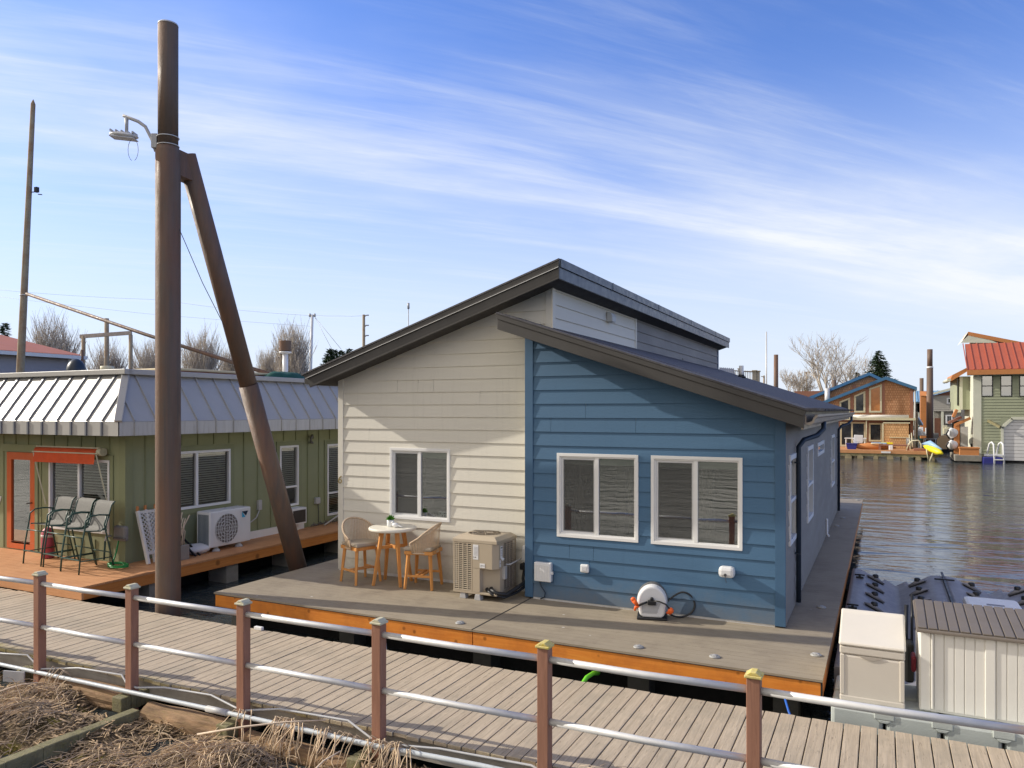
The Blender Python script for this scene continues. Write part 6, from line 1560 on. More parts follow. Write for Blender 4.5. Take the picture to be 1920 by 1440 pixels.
# ------------------------------------------------------------------ shingled floating house across the water
def shingled_house():
    Yw, Yd = 64.5, 59.4
    A = lambda u, v: at(u, v, Yw)
    def q(u, v): p = A(u, v); return (p.x, p.z)
    h = thing('floating_house', 'brown shingled two-storey floating house with blue roof edges across the water', 'floating house', (A(1650,840).x, Yw, WZ))
    zf = .02; xr = A(1712,780).x; xl = A(1520,780).x; pk = q(1661,712)
    er = q(1712,730); el = (xl, pk[1]-(pk[0]-xl)*.42)
    zmid = A(1650,786).z
    mb = MB(); mb.poly((xl,Yw,zmid),(xr,Yw,zmid),(xr,Yw,er[1]),(pk[0],Yw,pk[1]),(xl,Yw,el[1])); mb.quad((xr,Yw,zf),(xr,Yw+9,zf),(xr,Yw+9,er[1]),(xr,Yw,er[1])); mb.build('shingle_wall', M['cedar'], h)
    mb = MB(); mb.quad((xl,Yw+.25,zf),(xr-.02,Yw+.25,zf),(xr-.02,Yw+.25,zmid),(xl,Yw+.25,zmid)); mb.quad((xl,Yw,zmid),(xr,Yw,zmid),(xr,Yw+.25,zmid),(xl,Yw+.25,zmid)); mb.build('lower_wall', M['brownwall'], h)
    mb = MB(); mb.box(xr-.2,xr+.02,Yw-.05,Yw-.003,zf,er[1]-.02)
    for u in (1656.5, 1626, 1597.5): x = A(u,760).x; mb.box(x-.09,x+.09,Yw-.03,Yw-.003,zmid,pk[1]-abs(x-pk[0])*(.42 if x < pk[0] else .33)-.1)
    mb.build('trim', M['brownwall'], h)
    def gable(Y, pk, xl, xr, zl, zr, name='roof'):
        mb = MB()
        for (xa,za,xb,zb) in ((xl,zl,pk[0],pk[1]),(pk[0],pk[1],xr,zr)): mb.prism([(xa,za),(xb,zb),(xb,zb+.24),(xa,za+.24)], 'y', Y-.35, Y+9)
        return mb.build(name, M['blueroof'], h)
    gable(Yw, pk, xl-.3, xr+.25, el[1]-.12, er[1]-.08)
    # rear gable, higher and further left
    Y2 = Yw+2.6; P = lambda u, v: at(u, v, Y2)
    p2 = P(1630,704); l2 = P(1523,748); r2 = P(1668,722)
    mb = MB(); mb.poly((l2.x,Y2,0),(r2.x,Y2,0),(r2.x,Y2,r2.z),(p2.x,Y2,p2.z),(l2.x,Y2,l2.z)); mb.build('rear_shingle_wall', M['cedar'], h)
    gable(Y2, (p2.x,p2.z), l2.x-.3, r2.x, l2.z-.1, r2.z, 'rear_roof')
    mb = MB(); x = P(1602,720).x; mb.box(x-.12,x+.12,Y2-.06,Y2-.003,3.4,P(1602,722).z); mb.build('trim', M['brownwall'], h)
    # sloped-top windows
    for (ua,ub,va,vb,vbot,m) in ((1574,1594,753,745,773.5,'glassfar'),(1601.5,1622.5,742,733,773.5,'glassfar'),(1629.5,1653.5,728.5,720.5,773.5,'orangeglass')):
        (xa,za),(xb,zb),(x_,z0) = q(ua,va), q(ub,vb), q(ua,vbot)
        mb = MB(); w = .13
        mb.prism([(xa,z0),(xb,z0),(xb,z0+w),(xa,z0+w)],'y',Yw-.06,Yw-.002); mb.prism([(xa,za-w),(xb,zb-w),(xb,zb),(xa,za)],'y',Yw-.06,Yw-.002)
        mb.prism([(xa,z0+w),(xa+w,z0+w),(xa+w,za-w),(xa,za-w)],'y',Yw-.06,Yw-.002); mb.prism([(xb-w,z0+w),(xb,z0+w),(xb,zb-w),(xb-w,zb-w)],'y',Yw-.06,Yw-.002); wn = mb.build('window', M['cap'], h)
        mb = MB(); mb.poly((xa+.05,Yw-.02,z0+.05),(xb-.05,Yw-.02,z0+.05),(xb-.05,Yw-.02,zb-.05),(xa+.05,Yw-.02,za-.05)); mb.build('pane', M[m], wn)
    # ground floor openings
    Yl = Yw+.25
    def opening(ua, ub, va, vb, name, mull=None):
        a, b = at(ua,va,Yl), at(ub,vb,Yl); z0, z1 = max(b.z,zf), a.z
        T = lambda x, d, z: (x, Yl-d, z)
        mb = MB(); framebox(mb, T, a.x, b.x, z0, z1, .12, 0, .06)
        if mull: x = at(mull,800,Yl).x; tbox(mb, T, x-.06, x+.06, 0, .055, z0, z1)
        w = mb.build(name, M['cap'], h); mb = MB(); mb.quad((a.x,Yl-.012,z0),(b.x,Yl-.012,z0),(b.x,Yl-.012,z1),(a.x,Yl-.012,z1)); mb.build('pane', M['glassfar'], w)
    opening(1575,1623,791,840,'sliding_door',1597.5); opening(1629,1654,793,828,'window')
    # awning beam, roll and closet
    a, b = at(1575,786,Yw-.5), at(1717,787,Yw-.5)
    mb = MB(); mb.box(a.x,b.x,Yw-.6,Yw-.003,a.z-.06,a.z+.10); mb.build('beam', M['cap'], h)
    a, b = at(1590,781,Yw-.4), at(1704,782,Yw-.4); mb = MB(); mb.tube([(a.x,Yw-.35,a.z),(b.x,Yw-.35,a.z)], .14, 12); mb.build('awning', M['shedwhite'], h)
    c0, c1 = at(1657,794,Yw-.8), at(1704,843,Yw-.8); mb = MB(); mb.box(c0.x,c1.x,Yw-.8,Yw+.24,zf,c0.z); cl = mb.build('closet', M['cedarpale'], h)
    mb = MB(); mb.box(c0.x-.05,c1.x+.08,Yw-.86,Yw+.2,c0.z+.002,c0.z+.09); mb.box(c0.x-.12,c0.x-.003,Yw-.82,Yw-.7,zf,c0.z); mb.build('trim', M['cap'], cl)
    d0, d1 = at(1669,821,Yw-1.1), at(1703,843,Yw-1.1); mb = MB(); mb.box(d0.x,d1.x,Yw-1.15,Yw-.803,zf,d0.z); bn = mb.build('wood_bin', M['cedarpale'], h)
    mb = MB(); mb.box(d0.x-.04,d1.x+.04,Yw-1.2,Yw-.81,d0.z+.002,d0.z+.05); mb.build('lid', M['cap'], bn)
    x = at(1609,800,Yw-.5).x; mb = MB(); x = at(1624.5,800,Yw-.45).x; mb.cyl((x,Yw-.45,zf),(x,Yw-.45,at(1622,786,Yw-.45).z),.05,8); mb.build('post', M['cap'], h)
    x = xr+.12; mb = MB(); mb.tube([(x,Yw-.1,er[1]),(x,Yw-.1,zf)], .06, 8); mb.build('downspout', M['conduit'], h)
    fx = P(1552,742); mb = MB(); mb.cyl((fx.x,Y2-.5,fx.z-.9),(fx.x,Y2-.5,fx.z+.6),.20,14); mb.build('flue', M['galv'], h)
    # deck on logs
    xa, xb = at(1500,850,Yd).x, at(1759,853,Yd).x
    mb = MB(); mb.box(xa,xb,Yd,Yw+.2,-.20,zf-.02); dk = mb.build('deck', M['reddeck'], h)
    mb = MB(); mb.box(xa,xb,Yd-.06,Yd-.003,-.22,zf-.02); mb.build('fascia_board', M['reddeck'], dk)
    mb = MB(); mb.box(xa,xb-.02,Yd-.02,Yw,-.42,-.225); mb.build('stringer', M['mosswood'], dk)
    mb = MB(); x = xa+.3; rg = random.Random(9)
    while x < xb: r = rg.uniform(.20,.30); mb.cyl((x,Yd-.12,WZ+.06),(x,Yd+4,WZ+.06),r*.8,12); x += rg.uniform(.75,1.15)
    mb.build('float_log', M['log'], dk)
    # things on the deck
    def P3(u, v, Y=61.5): return at(u, v, Y)
    k = 61.0
    def put(mb, name, m, label, cat, **kw): return single(mb, name, M[m], label, cat, **kw)
    p = P3(1609,845,k); z = zf-.018
    t = thing('garden_chair', 'white swivel garden chair in front of the glass doors across the water', 'chair', (p.x,k,z))
    mb = MB(); mb.box(p.x-.3,p.x+.3,k-.3,k+.3,.42,.50); mb.build('seat', M['whitep'], t, .04)
    mb = MB(); mb.prism([(p.x-.30,.50),(p.x+.30,.50),(p.x+.34,1.02),(p.x-.26,1.04)],'y',k-.30,k-.24); mb.build('backrest', M['whitep'], t, .04)
    for a in range(0,360,72): mb = MB(); mb.beam((p.x,k,.40),(p.x+.42*math.cos(R(a)),k+.42*math.sin(R(a)),z+.02),.06,.05); mb.build('leg', M['whitep'], t)
    for s in (-1,1): mb = MB(); mb.tube([(p.x+s*.32,k-.25,.75),(p.x+s*.36,k+.25,.72),(p.x+s*.30,k+.25,.46)],.025,6); mb.build('armrest', M['whitep'], t)
    p = P3(1604,830,63); t = thing('garden_table', 'white garden table behind the white swivel chair across the water', 'table', (p.x,63,z))
    mb = MB(); mb.box(p.x-.75,p.x+.75,62.6,63.4,.68,.74); mb.build('tabletop', M['whitep'], t)
    for sx in (-.65,.65):
        for sy in (62.7,63.3): mb = MB(); mb.cyl((p.x+sx,sy,z),(p.x+sx,sy,.68),.03,6); mb.build('leg', M['whitep'], t)
    p = P3(1597,846,60.4); mb = MB(); mb.prism([(p.x-.28,z),(p.x+.28,z),(p.x+.36,.42),(p.x-.36,.42)],'y',60.1,60.7); mb.box(p.x-.38,p.x+.38,60.08,60.72,.36,.43); put(mb,'planter_tub','blueplastic','dark blue planter tub at the left end of the far deck','tub')
    p = P3(1635,845,60.6); t = thing('kayak', 'orange kayak lying on the far deck under the big window', 'kayak', (p.x,60.6,z))
    mb = MB(); mb.tube([(p.x-1.35,60.6,z+.16),(p.x-1.0,60.6,z+.20),(p.x-.3,60.6,z+.22),(p.x+.4,60.6,z+.22),(p.x+1.2,60.6,z+.18),(p.x+1.6,60.6,z+.14)],[.02,.15,.25,.25,.14,.02],12); mb.build('hull', M['orangetrim'], t)
    mb = MB(); mb.tube([(p.x+.3+.35*math.cos(R(a)),60.45+.18*math.sin(R(a)),z+.43) for a in range(0,360,30)],.035,6,closed=True); mb.build('cockpit_rim', M['cap'], t)
    p = P3(1648,838,62.2); mb = MB(); mb.prism([(p.x-.42,z),(p.x+.42,z),(p.x+.52,.45),(p.x-.52,.45)],'y',61.9,62.5); put(mb,'storage_tub','lightblue','light blue tub under the large ground floor window across the water','tub',bevel=.03)
    p = P3(1662,836,62.3); mb = MB(); mb.box(p.x-.35,p.x+.42,62.0,62.6,z+.35,z+.46); mb.box(p.x-.3,p.x+.36,62.05,62.55,z,z+.345); put(mb,'yellow_lid_box','yellow','low box with a yellow lid behind the dark bench across the water','box')
    p = P3(1676,846,60.3); t = thing('bench', 'dark brown wooden bench on the far deck before the wood bin', 'bench', (p.x,60.3,z))
    mb = MB(); mb.box(p.x-.95,p.x+1.0,60.1,60.6,.30,.40); mb.build('seat', M['brownwall'], t)
    for x in (p.x-.9,p.x+.9): mb = MB(); mb.box(x-.08,x+.08,60.12,60.58,z,.298); mb.build('leg', M['brownwall'], t)
    p = P3(1670,846,60.0); mb = MB(); mb.box(p.x-.12,p.x+.15,59.85,60.05,z,.34); put(mb,'white_jug','label','white jug in front of the dark bench across the water','jug',bevel=.04)
    p = P3(1661,852,59.3); mb = MB(); mb.box(p.x-.3,p.x+.3,59.30,59.33,-.18,-.05); put(mb,'house_sign','label','small pale sign on the far deck fascia','sign')
    p = P3(1716,846,60.4); mb = MB()
    for y in (60.1,60.7): mb.tube([(p.x-.55,y,z),(p.x-.42,y,.42),(p.x-.2,y,.68),(p.x+.2,y,.72),(p.x+.36,y,.45),(p.x+.38,y,z)],.035,8)
    for x,zz in ((p.x-.42,.42),(p.x+.2,.72),(p.x+.36,.45)): mb.tube([(x,60.1,zz),(x,60.7,zz)],.03,6)
    put(mb,'boarding_ladder','cap','white curved tube ladder lying near the right end of the far deck','ladder')
    p = P3(1725,848,60.0); mb = MB(); mb.box(p.x-.4,p.x+.35,59.8,60.3,z,.18); put(mb,'wood_box','brownwall','low brown box near the right end of the far deck','box',bevel=.02)
    p = P3(1708,843,62.5); mb = MB(); mb.lathe([(.26,0),(.3,.05),(.33,.75),(.30,.78)],14,(p.x,62.5,z)); put(mb,'trash_bin','reelgrey','dark bin at the right corner of the shingled house','bin')
    for k2,(u,v0,v1) in enumerate(((1711,812,838),(1707,815,845))):
        a, b = P3(u,v1,61.8), P3(u-2,v0,62.4); mb = MB(); mb.tube([a,b],.035,6); put(mb,'wood_stake','cap',('pale stake leaning at the right corner of the shingled house','second pale stake leaning nearer the wood bin')[k2],'stake')
    a, b = at(1739,839,59.5), at(1766,850,58.2)
    t = thing('kayak', 'bright yellow kayak propped at the right end of the far deck', 'kayak', b)
    d = (b-a); mb = MB(); mb.tube([a-d*.3, a-d*.1, a+d*.35, a+d*.8, b+d*.03],[.02,.14,.22,.20,.07],12); mb.build('hull', M['yellow'], t)
    mb = MB(); mb.tube([at(1750,848,58.9), at(1744,864,58.9)],.06,8); mb.tube([at(1737,842,59.3), at(1741,864,59.3)],.04,8); mb.build('prop_post', M['cap'], t)
    mb = MB(); mb.tube([a-d*.35+Vector((0,.4,.1)), a+d*.2+Vector((0,.3,.35)), b+Vector((0,.3,.25))],[.05,.2,.05],10); single(mb,'kayak',M['lightblue'],'pale blue-grey kayak lying behind the yellow kayak','kayak')
shingled_house()

# ------------------------------------------------------------------ sage green house at right
def sage_house():
    Yf = 58.7; X0 = at(1826,866,Yf).x; zf = -.45
    h = thing('floating_house', 'sage green boathouse with red metal roof and white garage door at the right edge', 'floating house', (X0+5, Yf+4, WZ))
    T = lambda a, d, z: (a, Yf-d, z)
    ztop = at(1826,703,Yf).z; XR = X0+11
    wins = []
    for ua, ub in ((1840,1862),(1875.5,1898),(1911,1933)):
        a, b = at(ua,704,Yf), at(ub,743.5,Yf); wins.append((a.x,b.x,b.z,a.z))
    g0 = at(1877,860,Yf).x; gz = at(1877,785,Yf).z
    mb = laps(MB(), T, X0, XR, zf, ztop, .19, wins + [(g0, g0+5, zf, gz)], (), .03); mb.build('siding', M['sage'], h)
    mb = MB(); mb.quad((X0,Yf,zf),(X0,Yf+9,zf),(X0,Yf+9,ztop),(X0,Yf,ztop)); mb.build('side_wall', M['sagewhite'], h)
    mb = MB(); tbox(mb, T, X0-.04, X0+.42, -.02, .05, zf, ztop-.05); mb.build('corner_board', M['sagewhite'], h)
    mb = MB(); mb.box(X0+.1,XR,Yf+2.5,Yf+2.6,zf,ztop); mb.build('room', M['roomdark'], h)
    for (a0,a1,z0,z1) in wins:
        mb = MB(); framebox(mb, T, a0, a1, z0, z1, .055, -.06, .035); tbox(mb, T, a0, a1, -.05, .02, z0+(z1-z0)*.5-.03, z0+(z1-z0)*.5+.03); w = mb.build('window', M['black'], h)
        mb = MB(); mb.quad(T(a0,-.03,z0),T(a1,-.03,z0),T(a1,-.03,z0+(z1-z0)*.5),T(a0,-.03,z0+(z1-z0)*.5)); mb.build('pane', M['glass'], w)
        mb = MB(); mb.quad(T(a0,-.02,z0+(z1-z0)*.5),T(a1,-.02,z0+(z1-z0)*.5),T(a1,-.02,z1),T(a0,-.02,z1)); mb.build('pane', M['glass'], w)
        mb = MB(); tbox(mb, T, a0+.05, a1-.05, -.2, -.15, z0+(z1-z0)*.1, z1); mb.build('blind', M['greyhouse'], w)
    # garage door with clipped corner
    mb = MB(); n = 12
    for k in range(n):
        za, zb = zf+(gz-zf)*k/n, zf+(gz-zf)*(k+1)/n; tbox(mb, T, g0+.1, g0+5, -.10-.015*(k%2), -.06, za, zb-.02)
    gd = mb.build('garage_door', M['garage'], h)
    mb = MB(); tbox(mb, T, g0-.02, g0+.14, -.05, .05, zf, gz-.55); mb.beam(T(g0+.05,.0,gz-.60),T(g0+.62,.0,gz-.0),.10,.16,(0,0,1)); tbox(mb, T, g0+.55, g0+5, -.05, .05, gz-.06, gz+.12)
    mb.poly(T(g0,.02,gz-.6),T(g0+.6,.02,gz),T(g0,.02,gz)); mb.build('frame', M['sagewhite'], gd)
    mb = MB(); mb.poly(T(g0-.02,.031,gz-.45),T(g0+.5,.031,gz+.08),T(g0-.02,.031,gz+.08)); mb.build('corner_panel', M['sage'], gd)
    # roof
    e0, e1 = at(1813,703,Yf-.6), at(1813,694,Yf-.6)
    rl, rt = at(1803,646,Yf+2.4), at(1813,694,Yf-.6)
    mb = MB(); mb.quad((rt.x,Yf-.6,rt.z),(XR,Yf-.6,rt.z),(XR,Yf+2.4,rl.z),(rl.x+.2,Yf+2.4,rl.z)); rf = mb.build('roof', M['redroof'], h, solid=.06)
    mb = MB(); x = rt.x+.02
    while x < XR: mb.beam((x,Yf-.6,rt.z+.05),(x+.0,Yf+2.4,rl.z+.05),.05,.08,(0,-1,1)); x += .405
    mb.build('seam', M['redroof'], rf)
    mb = MB(); mb.box(e0.x,XR,Yf-.68,Yf-.57,e0.z,e1.z); mb.build('fascia', M['orangetrim'], h)
    mb = MB(); mb.box(e0.x+.02,XR,Yf-.56,Yf-.003,e0.z-.02,e0.z+.04); mb.build('soffit', M['sagewhite'], h)
    # upper monitor roof
    Ym = Yf+3.2; a, b, c = at(1815.5,622,Ym), at(1905,643.5,Ym), at(1804,640.5,Ym-1.0)
    mb = MB(); mb.prism([(a.x,a.z-.26),(b.x+1,b.z-.40),(b.x+1,b.z-.12),(a.x,a.z)],'y',Ym-.05,Ym+4); m1 = mb.build('upper_roof', M['orangetrim'], h)
    mb = MB(); mb.poly((a.x,Ym-.04,a.z-.02),(a.x,Ym+3,a.z-.02),(c.x,Ym+3,c.z),(c.x,Ym-.04,c.z)); mb.poly((c.x,Ym-.04,c.z),(c.x+2.2,Ym-.02,c.z-.1),(a.x+1.0,Ym-.02,a.z-.45),(a.x,Ym-.04,a.z-.25)); mb.build('soffit', M['sagewhite'], m1)
    p = at(1838,640,Ym); mb = MB(); mb.prism([(p.x-.6,rl.z-.4),(b.x,rl.z-.4),(b.x,b.z-.42),(p.x-.6,a.z-.5)],'y',Ym+.1,Ym+.2); mb.build('upper_wall', M['sage'], h)
    # bay on the left side
    Yb = Yf+2.5; l, r_ = at(1790,708,Yb), at(1813,706,Yb); zb0, zb1 = at(1793,768,Yb).z, at(1793,706,Yb).z
    mb = MB(); mb.prism([(l.x,Yb+.6),(l.x+.35,Yb),(X0,Yb),(X0,Yb+4),(l.x,Yb+4)],'z',zb0,zb1); mb.build('bay', M['sage'], h)
    mb = MB(); mb.box(l.x+.30,l.x+.48,Yb-.04,Yb-.003,zb0,zb1); mb.box(l.x-.04,l.x+.38,Yb-.02,Yb+.6,zb0-.2,zb0-.002); mb.build('bay_trim', M['sagewhite'], h)
    mb = MB(); mb.box(l.x+.16,l.x+.20,Yb+.1,Yb+.4,zb0+.3,zb1-.15); mb.build('bay_window', M['glassfar'], h)
    mb = MB(); a2 = at(1783,715,Yb-.3); mb.prism([(a2.x,a2.z),(X0,a2.z+.80),(X0,a2.z+1.05),(a2.x+.1,a2.z+.45),(a2.x,a2.z+.25)],'y',Yb-.4,Yb+4.2); mb.build('bay_roof', M['orangetrim'], h)
    mb = MB(); mb.tube([(a2.x-.12,Yb-.4,a2.z+.1),(a2.x-.12,Yb+4.2,a2.z+.1)],.12,8); mb.build('gutter', M['sagewhite'], h)
    # porch roof timbers
    for k,(ua,va,ub,vb,m) in enumerate(((1778,793,1802,782,'brownwall'),(1790,797,1819,784,'orangetrim'),(1787,782,1794,768,'orangetrim'))):
        a3, b3 = at(ua,va,Yf+1-k*.3), at(ub,vb,Yf+1-k*.3); mb = MB(); mb.beam(a3,b3,.7,.16); mb.build('porch_roof', M[m], h)
    a3 = at(1794,840,Yf+.6); mb = MB(); mb.box(a3.x-.16,a3.x+.16,Yf+.5,Yf+.8,-.2,at(1794,797,Yf+.6).z); mb.build('porch_post', M['orangetrim'], h)
    a3, b3 = at(1801,800,Yf+1.6), at(1815,840,Yf+1.6); mb = MB(); mb.box(a3.x,b3.x,Yf+1.6,Yf+1.7,-.1,a3.z); mb.build('door', M['garage'], h)
    mb = MB(); mb.box(a3.x-.5,a3.x-.01,Yf+1.62,Yf+1.75,-.1,a3.z+.4); mb.build('doorway', M['void'], h)
    p = at(1816,830,Yf+.9); mb = MB(); mb.lathe([(.42,0),(.42,.04)],20,M=Matrix.Translation((X0-.02,Yf+1.1,.15)) @ Matrix.Rotation(R(-90),4,'Y')); mb.build('round_vent', M['void'], h)
    a3, b3 = at(1853,789,Yf-.1), at(1876,801,Yf-1.0); mb = MB(); mb.beam(a3,b3,.14,.16); single(mb,'wall_bracket',M['mosswood'],'grey slanting bracket arm sticking out of the sage siding','bracket')
    # float skirt and step deck
    a3, b3 = at(1790,850,Yf-.9), at(1841,858,Yf-.9)
    mb = MB(); mb.box(a3.x,b3.x,Yf-1.0,Yf+3,-.52,-.12); mb.build('side_deck', M['concrete'], h, .03)
    mb = MB(); mb.box(X0,XR,Yf+.1,Yf+8,WZ-.2,zf); mb.build('float_body', M['void'], h)
    a4, b4 = at(1799,838,Yf-.6), at(1835,849,Yf-.6)
    t = thing('deck_box', 'orange painted deck box at the corner of the sage green house', 'deck box', ((a4.x+b4.x)/2,Yf-.6,-.12))
    mb = MB(); mb.box(a4.x,b4.x,Yf-.9,Yf-.3,-.119,a4.z-.1); mb.build('body', M['orangetrim'], t)
    mb = MB(); mb.box(a4.x-.04,b4.x+.04,Yf-.94,Yf-.26,a4.z-.098,a4.z); mb.build('lid', M['orangetrim'], t, .01)
    # hung canoes
    for k,(u,v0,v1,lb) in enumerate(((1787,803,825,'white upper canoe end hanging by the porch of the sage house'),(1787,826,847,'white lower canoe end hanging by the porch of the sage house'))):
        a5, b5 = at(u,v0,Yf-.2), at(u,v1,Yf-.2); c5 = (a5+b5)/2; L = (a5.z-b5.z)/2
        t = thing('canoe', lb, 'canoe', (c5.x,Yf-.2,b5.z), 0, 'white canoes hung at the porch')
        mb = MB(); mb.tube([(c5.x-.15,Yf-.4,c5.z+L),(c5.x,Yf-.1,c5.z+.1),(c5.x+.02,Yf+1.2,c5.z),(c5.x+.1,Yf+3,c5.z)],[.06,L*.78,L*.85,.1],14); mb.build('hull', M['whitep'], t)
        mb = MB(); mb.tube([(c5.x-.28,Yf-.42,c5.z+L*.7),(c5.x-.40,Yf-.25,c5.z),(c5.x-.2,Yf-.3,c5.z-L*.8)],.05,8); mb.build('gunwale', M['black'], t)
    a6, b6 = at(1842,854,Yf-.9), at(1880,866,Yf-.9)
    mb = MB(); mb.box(a6.x,b6.x,Yf-1.2,Yf-.2,WZ-.1,-.20); single(mb,'swim_float',M['blueplastic'],'dark blue swim float in front of the garage door corner','float',bevel=.06)
    p = at(1868,850,Yf-.9); t = thing('swim_ladder', 'white boarding ladder with two arched rails on the blue float', 'ladder', (p.x,Yf-.9,-.2))
    for dx in (-.25,.27):
        mb = MB(); mb.tube([(p.x+dx-.26,Yf-.5,-.2),(p.x+dx-.1,Yf-.7,.66),(p.x+dx,Yf-.9,.76),(p.x+dx+.09,Yf-1.05,.62),(p.x+dx+.12,Yf-1.25,-.75)],.055,8); mb.build('rail', M['whitep'], t)
    mb = MB(); [mb.beam((p.x-.12,Yf-1.25,z),(p.x+.38,Yf-1.25,z),.1,.06) for z in (-.05,-.35,-.65)]; mb.beam((p.x-.65,Yf-.5,-.1),(p.x+.5,Yf-.5,-.1),.5,.12); mb.build('step', M['whitep'], t)
sage_house()

# ------------------------------------------------------------------ grey house, blue roofed house and piles in the channel
def channel():
    Yg = 92.0
    a, b = at(1735,742,Yg), at(1830,742,Yg); z0 = -.2; T = lambda q, d, z: (q, Yg-d, z)
    h = thing('floating_house', 'pale grey two-storey floating house behind the big pile in the channel', 'floating house', ((a.x+b.x)/2,Yg+4,WZ))
    zt = a.z; zm = at(1740,771,Yg).z; pk = at(1822,722,Yg)
    mb = laps(MB(), T, at(1749,742,Yg).x, b.x, zm, zt, .22, (), (), .02); mb.build('upper_wall', M['greyhouse'], h)
    mb = MB(); mb.quad(T(at(1749,742,Yg).x,-.4,z0),T(b.x,-.4,z0),T(b.x,-.4,zm),T(at(1749,742,Yg).x,-.4,zm)); mb.quad(T(at(1749,742,Yg).x,0,zm),T(b.x,0,zm),T(b.x,-.4,zm),T(at(1749,742,Yg).x,-.4,zm)); mb.build('lower_wall', M['greyhouse'], h)
    xl = at(1748,745,Yg).x
    mb = MB(); mb.poly(T(xl,-.05,zt),T(b.x,-.05,zt),T(b.x,-.05,pk.z+.2),T(pk.x,-.05,pk.z)); mb.build('gable', M['brownwall'], h)
    mb = MB(); mb.prism([(xl-.5,zt-.05),(pk.x,pk.z+.05),(b.x+2,pk.z+.4),(b.x+2,pk.z+.65),(pk.x,pk.z+.3),(xl-.5,zt+.15)],'y',Yg-.5,Yg+8); mb.build('roof', M['sagewhite'], h)
    for (ua,ub,va,vb) in ((1775,1790,746,757),(1773,1786,778,794)):
        p, q_ = at(ua,va,Yg), at(ub,vb,Yg); mb = MB(); tbox(mb,T,p.x,q_.x,-.38,.04,q_.z,p.z); w = mb.build('window', M['whitep'], h)
        mb = MB(); w2 = (q_.x-p.x); tbox(mb,T,p.x+.15,p.x+w2*.47,.0,.045,q_.z+.12,p.z-.12); tbox(mb,T,p.x+w2*.53,q_.x-.15,.0,.045,q_.z+.12,p.z-.12); mb.build('pane', M['glassfar'], w)
    p, q_ = at(1753,784,Yg), at(1765,806,Yg); mb = MB(); tbox(mb,T,p.x,q_.x,-.4,-.30,z0,p.z); mb.build('door', M['brownwall'], h)
    p = at(1767,780,Yg); mb = MB(); tbox(mb,T,p.x-.12,p.x+.12,-.2,.0,z0,zm); tbox(mb,T,at(1749,780,Yg).x,at(1751,780,Yg).x,-.3,0,z0,zm); mb.build('porch_post', M['sagewhite'], h)
    mb = MB(); mb.box(at(1735,810,Yg-2).x,b.x,Yg-3,Yg+6,WZ-.2,-.15); mb.build('deck', M['coil'], h)
    Y2 = 112.0; a2, b2 = at(1700,745,Y2), at(1780,745,Y2)
    h = thing('floating_house', 'pale house with a light blue metal roof far back in the channel', 'floating house', ((a2.x+b2.x)/2,Y2+4,WZ))
    mb = MB(); mb.box(a2.x,b2.x,Y2,Y2+7,-.3,at(1720,754,Y2).z); mb.build('wall', M['sagewhite'], h)
    mb = MB(); z1, z2 = at(1720,754,Y2).z, at(1720,733.5,Y2+3.5).z; mb.quad((a2.x,Y2-.5,z1),(b2.x+8,Y2-.5,z1),(b2.x+8,Y2+3.5,z2),(a2.x,Y2+3.5,z2)); mb.build('roof', M['blueroofpale'], h, solid=.1)
    mb = MB(); x = a2.x
    while x < b2.x+8: mb.beam((x,Y2-.5,z1+.08),(x,Y2+3.5,z2+.08),.06,.1,(0,-1,1)); x += .62
    mb.build('seam', M['blueroofpale'], h)
    for ua in (1719,1726):
        p = at(ua,764,Y2); mb = MB(); mb.box(p.x-.35,p.x+.35,Y2-.05,Y2-.002,p.z-.6,p.z+.5); mb.build('window', M['glassfar'], h)
    # rusty gangway house slice and clutter along the channel
    for (u,vt,vb,f,r,m,lb) in ((1743.5,655,838,66,.38,'rust','big rusty pile standing in the channel between the far houses'),(1728,709,812,84,.20,'rustup','slim dark pile left of the big channel pile'),
                              (1719,772,836,62,.10,'pole','short dark post at the right corner of the shingled house'),(1564,712,780,70,.2,'rustpipe','short rusty pile behind the shingled house roof at left')):
        p0, p1 = away(u,vt,f), away(u,vb,f); mb = MB()
        if r > .35:
            t = thing('mooring_pile', lb, 'mooring pile', (p0.x,p0.y,WZ))
            mb.tube([(p0.x,p0.y,WZ-1),(p0.x,p0.y,away(u,690,f).z)],[.29,.25],20); mb.build('sleeve', M['rust'], t)
            mb = MB(); mb.tube([(p0.x,p0.y,away(u,691,f).z),(p0.x,p0.y,p0.z)],.215,18); mb.build('pole', M['rustup'], t)
            mb = MB(); zb = away(u,689.5,f).z; mb.tube([(p0.x,p0.y,zb-.05),(p0.x,p0.y,zb+.1)],.26,18); mb.build('band', M['label'], t)
        else: mb.tube([(p0.x,p0.y,min(p1.z,WZ)-.3),(p0.x,p0.y,p0.z)], r, 12); single(mb,'mooring_pile',M[m],lb,'mooring pile')
    p0, p1 = away(1737,742,82), away(1737,812,82); mb = MB(); mb.box(p0.x-.55,p0.x+.45,p0.y,p0.y+1.2,-.2,p0.z); mb.prism([(p0.y-.1,p0.z),(p0.y+1.3,p0.z),(p0.y+.6,p0.z+.5)],'x',p0.x-.6,p0.x+.5); single(mb,'orange_shed',M['orangetrim'],'narrow orange-brown shed right behind the big channel pile','shed')
    p0 = away(1721,800,80); mb = MB(); mb.box(p0.x-.9,p0.x+.4,p0.y-.5,p0.y+.6,-.3,-.15); mb.box(p0.x-.4,p0.x+.15,p0.y-.2,p0.y+.3,-.149,1.2); single(mb,'teal_locker',M['teal'],'dark teal locker on a small dock left of the channel pile','locker')
    a, b = away(1718,782,70), away(1727,796,74); mb = MB(); mb.beam(a,b,.35,.2); single(mb,'gangway',M['label'],'pale short gangway slanting beside the shingled house','gangway')
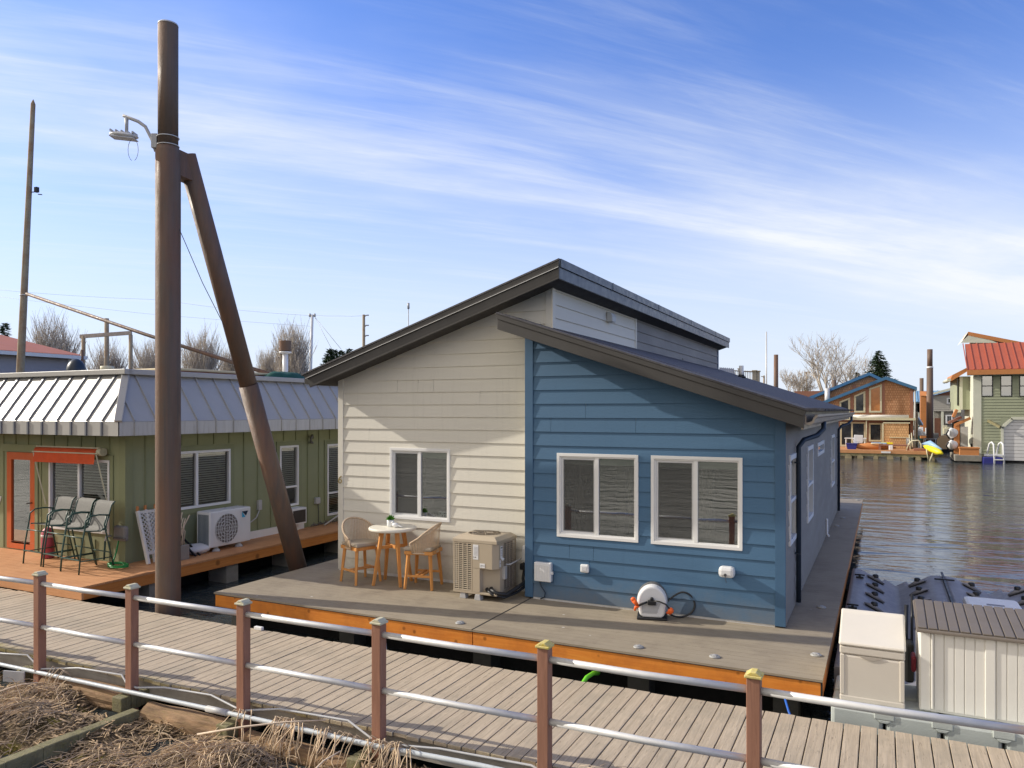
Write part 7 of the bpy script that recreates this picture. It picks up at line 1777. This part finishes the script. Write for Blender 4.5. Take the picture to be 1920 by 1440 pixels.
    # low dock with railing in the channel
    f = 63; t = thing('channel_dock', 'low pale dock with thin rails in front of the channel pile', 'dock', away(1758,838,f))
    a, b = away(1735,836,f), away(1783,838,f); mb = MB(); mb.beam((a.x,a.y,-.18),(b.x,b.y,-.18),1.2,.14); mb.build('deck', M['label'], t)
    mb = MB(); a, b = away(1735,823,f), away(1783,823,f); mb.tube([a,b],.03,6)
    for k in range(6): p = a.lerp(b,k/5); mb.tube([(p.x,p.y,-.12),p],.03,6)
    mb.build('railing', M['conduit'], t)
    mb = MB(); a, b = away(1735,845,f), away(1785,848,f); mb.beam((a.x,a.y,WZ+.10),(b.x,b.y,WZ+.10),1.4,.5); mb.build('float', M['void'], t)
    rg = random.Random(12)
    for k,(u,v,s,m,nm,lb) in enumerate(((1771,829,.55,'rope','cable_drum','round tan cable drum on the channel dock by the canoes'),)):
        p = away(u,v,60); mb = MB(); mb.lathe([(s,0),(s,.08),(s*.6,.09),(s*.6,.5),(s,.51),(s,.6)],18,M=Matrix.Translation((p.x,p.y+.3,p.z)) @ Matrix.Rotation(R(90),4,'X')); single(mb,nm,M[m],lb,'drum')
    for k,(u,v,m,lb) in enumerate(((1722,806,'conduit','grey crate heap on the small dock left of the channel pile'),(1733,806,'label','pale bundle on the dock just left of the channel pile'),(1751,812,'reelgrey','dark bundle at the foot of the grey house'),(1779,803,'cap','pale tub below the grey house lower window'))):
        p = away(u,v,78); mb = MB()
        for _ in range(5): x,y = p.x+rg.uniform(-.35,.35), p.y+rg.uniform(-.3,.3); mb.box(x-.2,x+.2,y-.2,y+.2,p.z-.6,p.z+rg.uniform(-.2,.3), Matrix.Identity(4))
        single(mb,'dock_clutter',M[m],lb,'bundle',bevel=.03)
    # boat tops seen over the low roof
    f = 48; t = thing('roof_deck_railing', 'grey wooden deck railing with capped posts seen over the dark low roof', 'railing', away(1395,720,f))
    for u,vt in ((1388,692.5),(1415,696),(1421,697)):
        a, b = away(u,770,f), away(u,vt,f); mb = MB(); mb.box(a.x-.11,a.x+.11,a.y-.1,a.y+.1,a.z-2,b.z); p = mb.build('post', M['joist'], t); mb = MB(); mb.box(a.x-.15,a.x+.15,a.y-.15,a.y+.15,b.z,b.z+.06); mb.build('cap', M['pole'], p)
    mb = MB(); mb.beam(away(1376,695,f), away(1423,698,f), .14,.06); mb.build('rail', M['pole'], t)
    mb = MB(); [mb.tube([away(1379+k*3.2,695,f), away(1379+k*3.2,725,f)],.018,4) for k in range(13)]; mb.build('baluster', M['pole'], t)
    a, b = away(1350,690,44), away(1375,692,44); t = thing('metal_canopy', 'small pale ribbed metal roof just past the clerestory wall', 'canopy', (a.x,a.y,2))
    mb = MB(); c, d = away(1345,712,42), away(1381,716,42); mb.quad(c,d,b,a); mb.build('roof', M['seam'], t, solid=.03)
    mb = MB(); [mb.beam(c.lerp(d,k/7)+Vector((0,0,.03)), a.lerp(b,k/7)+Vector((0,0,.03)), .05,.05) for k in range(8)]; mb.build('seam', M['ribshade'], t)
    a, b = away(1490,742,100), away(1540,734,100); mb = MB(); mb.box(min(a.x,b.x),max(a.x,b.x)+2,a.y,a.y+4,0,a.z+.6); single(mb,'brown_boathouse',M['brownwall'],'low dark brown boathouse roofline left of the shingled house','boathouse')
channel()
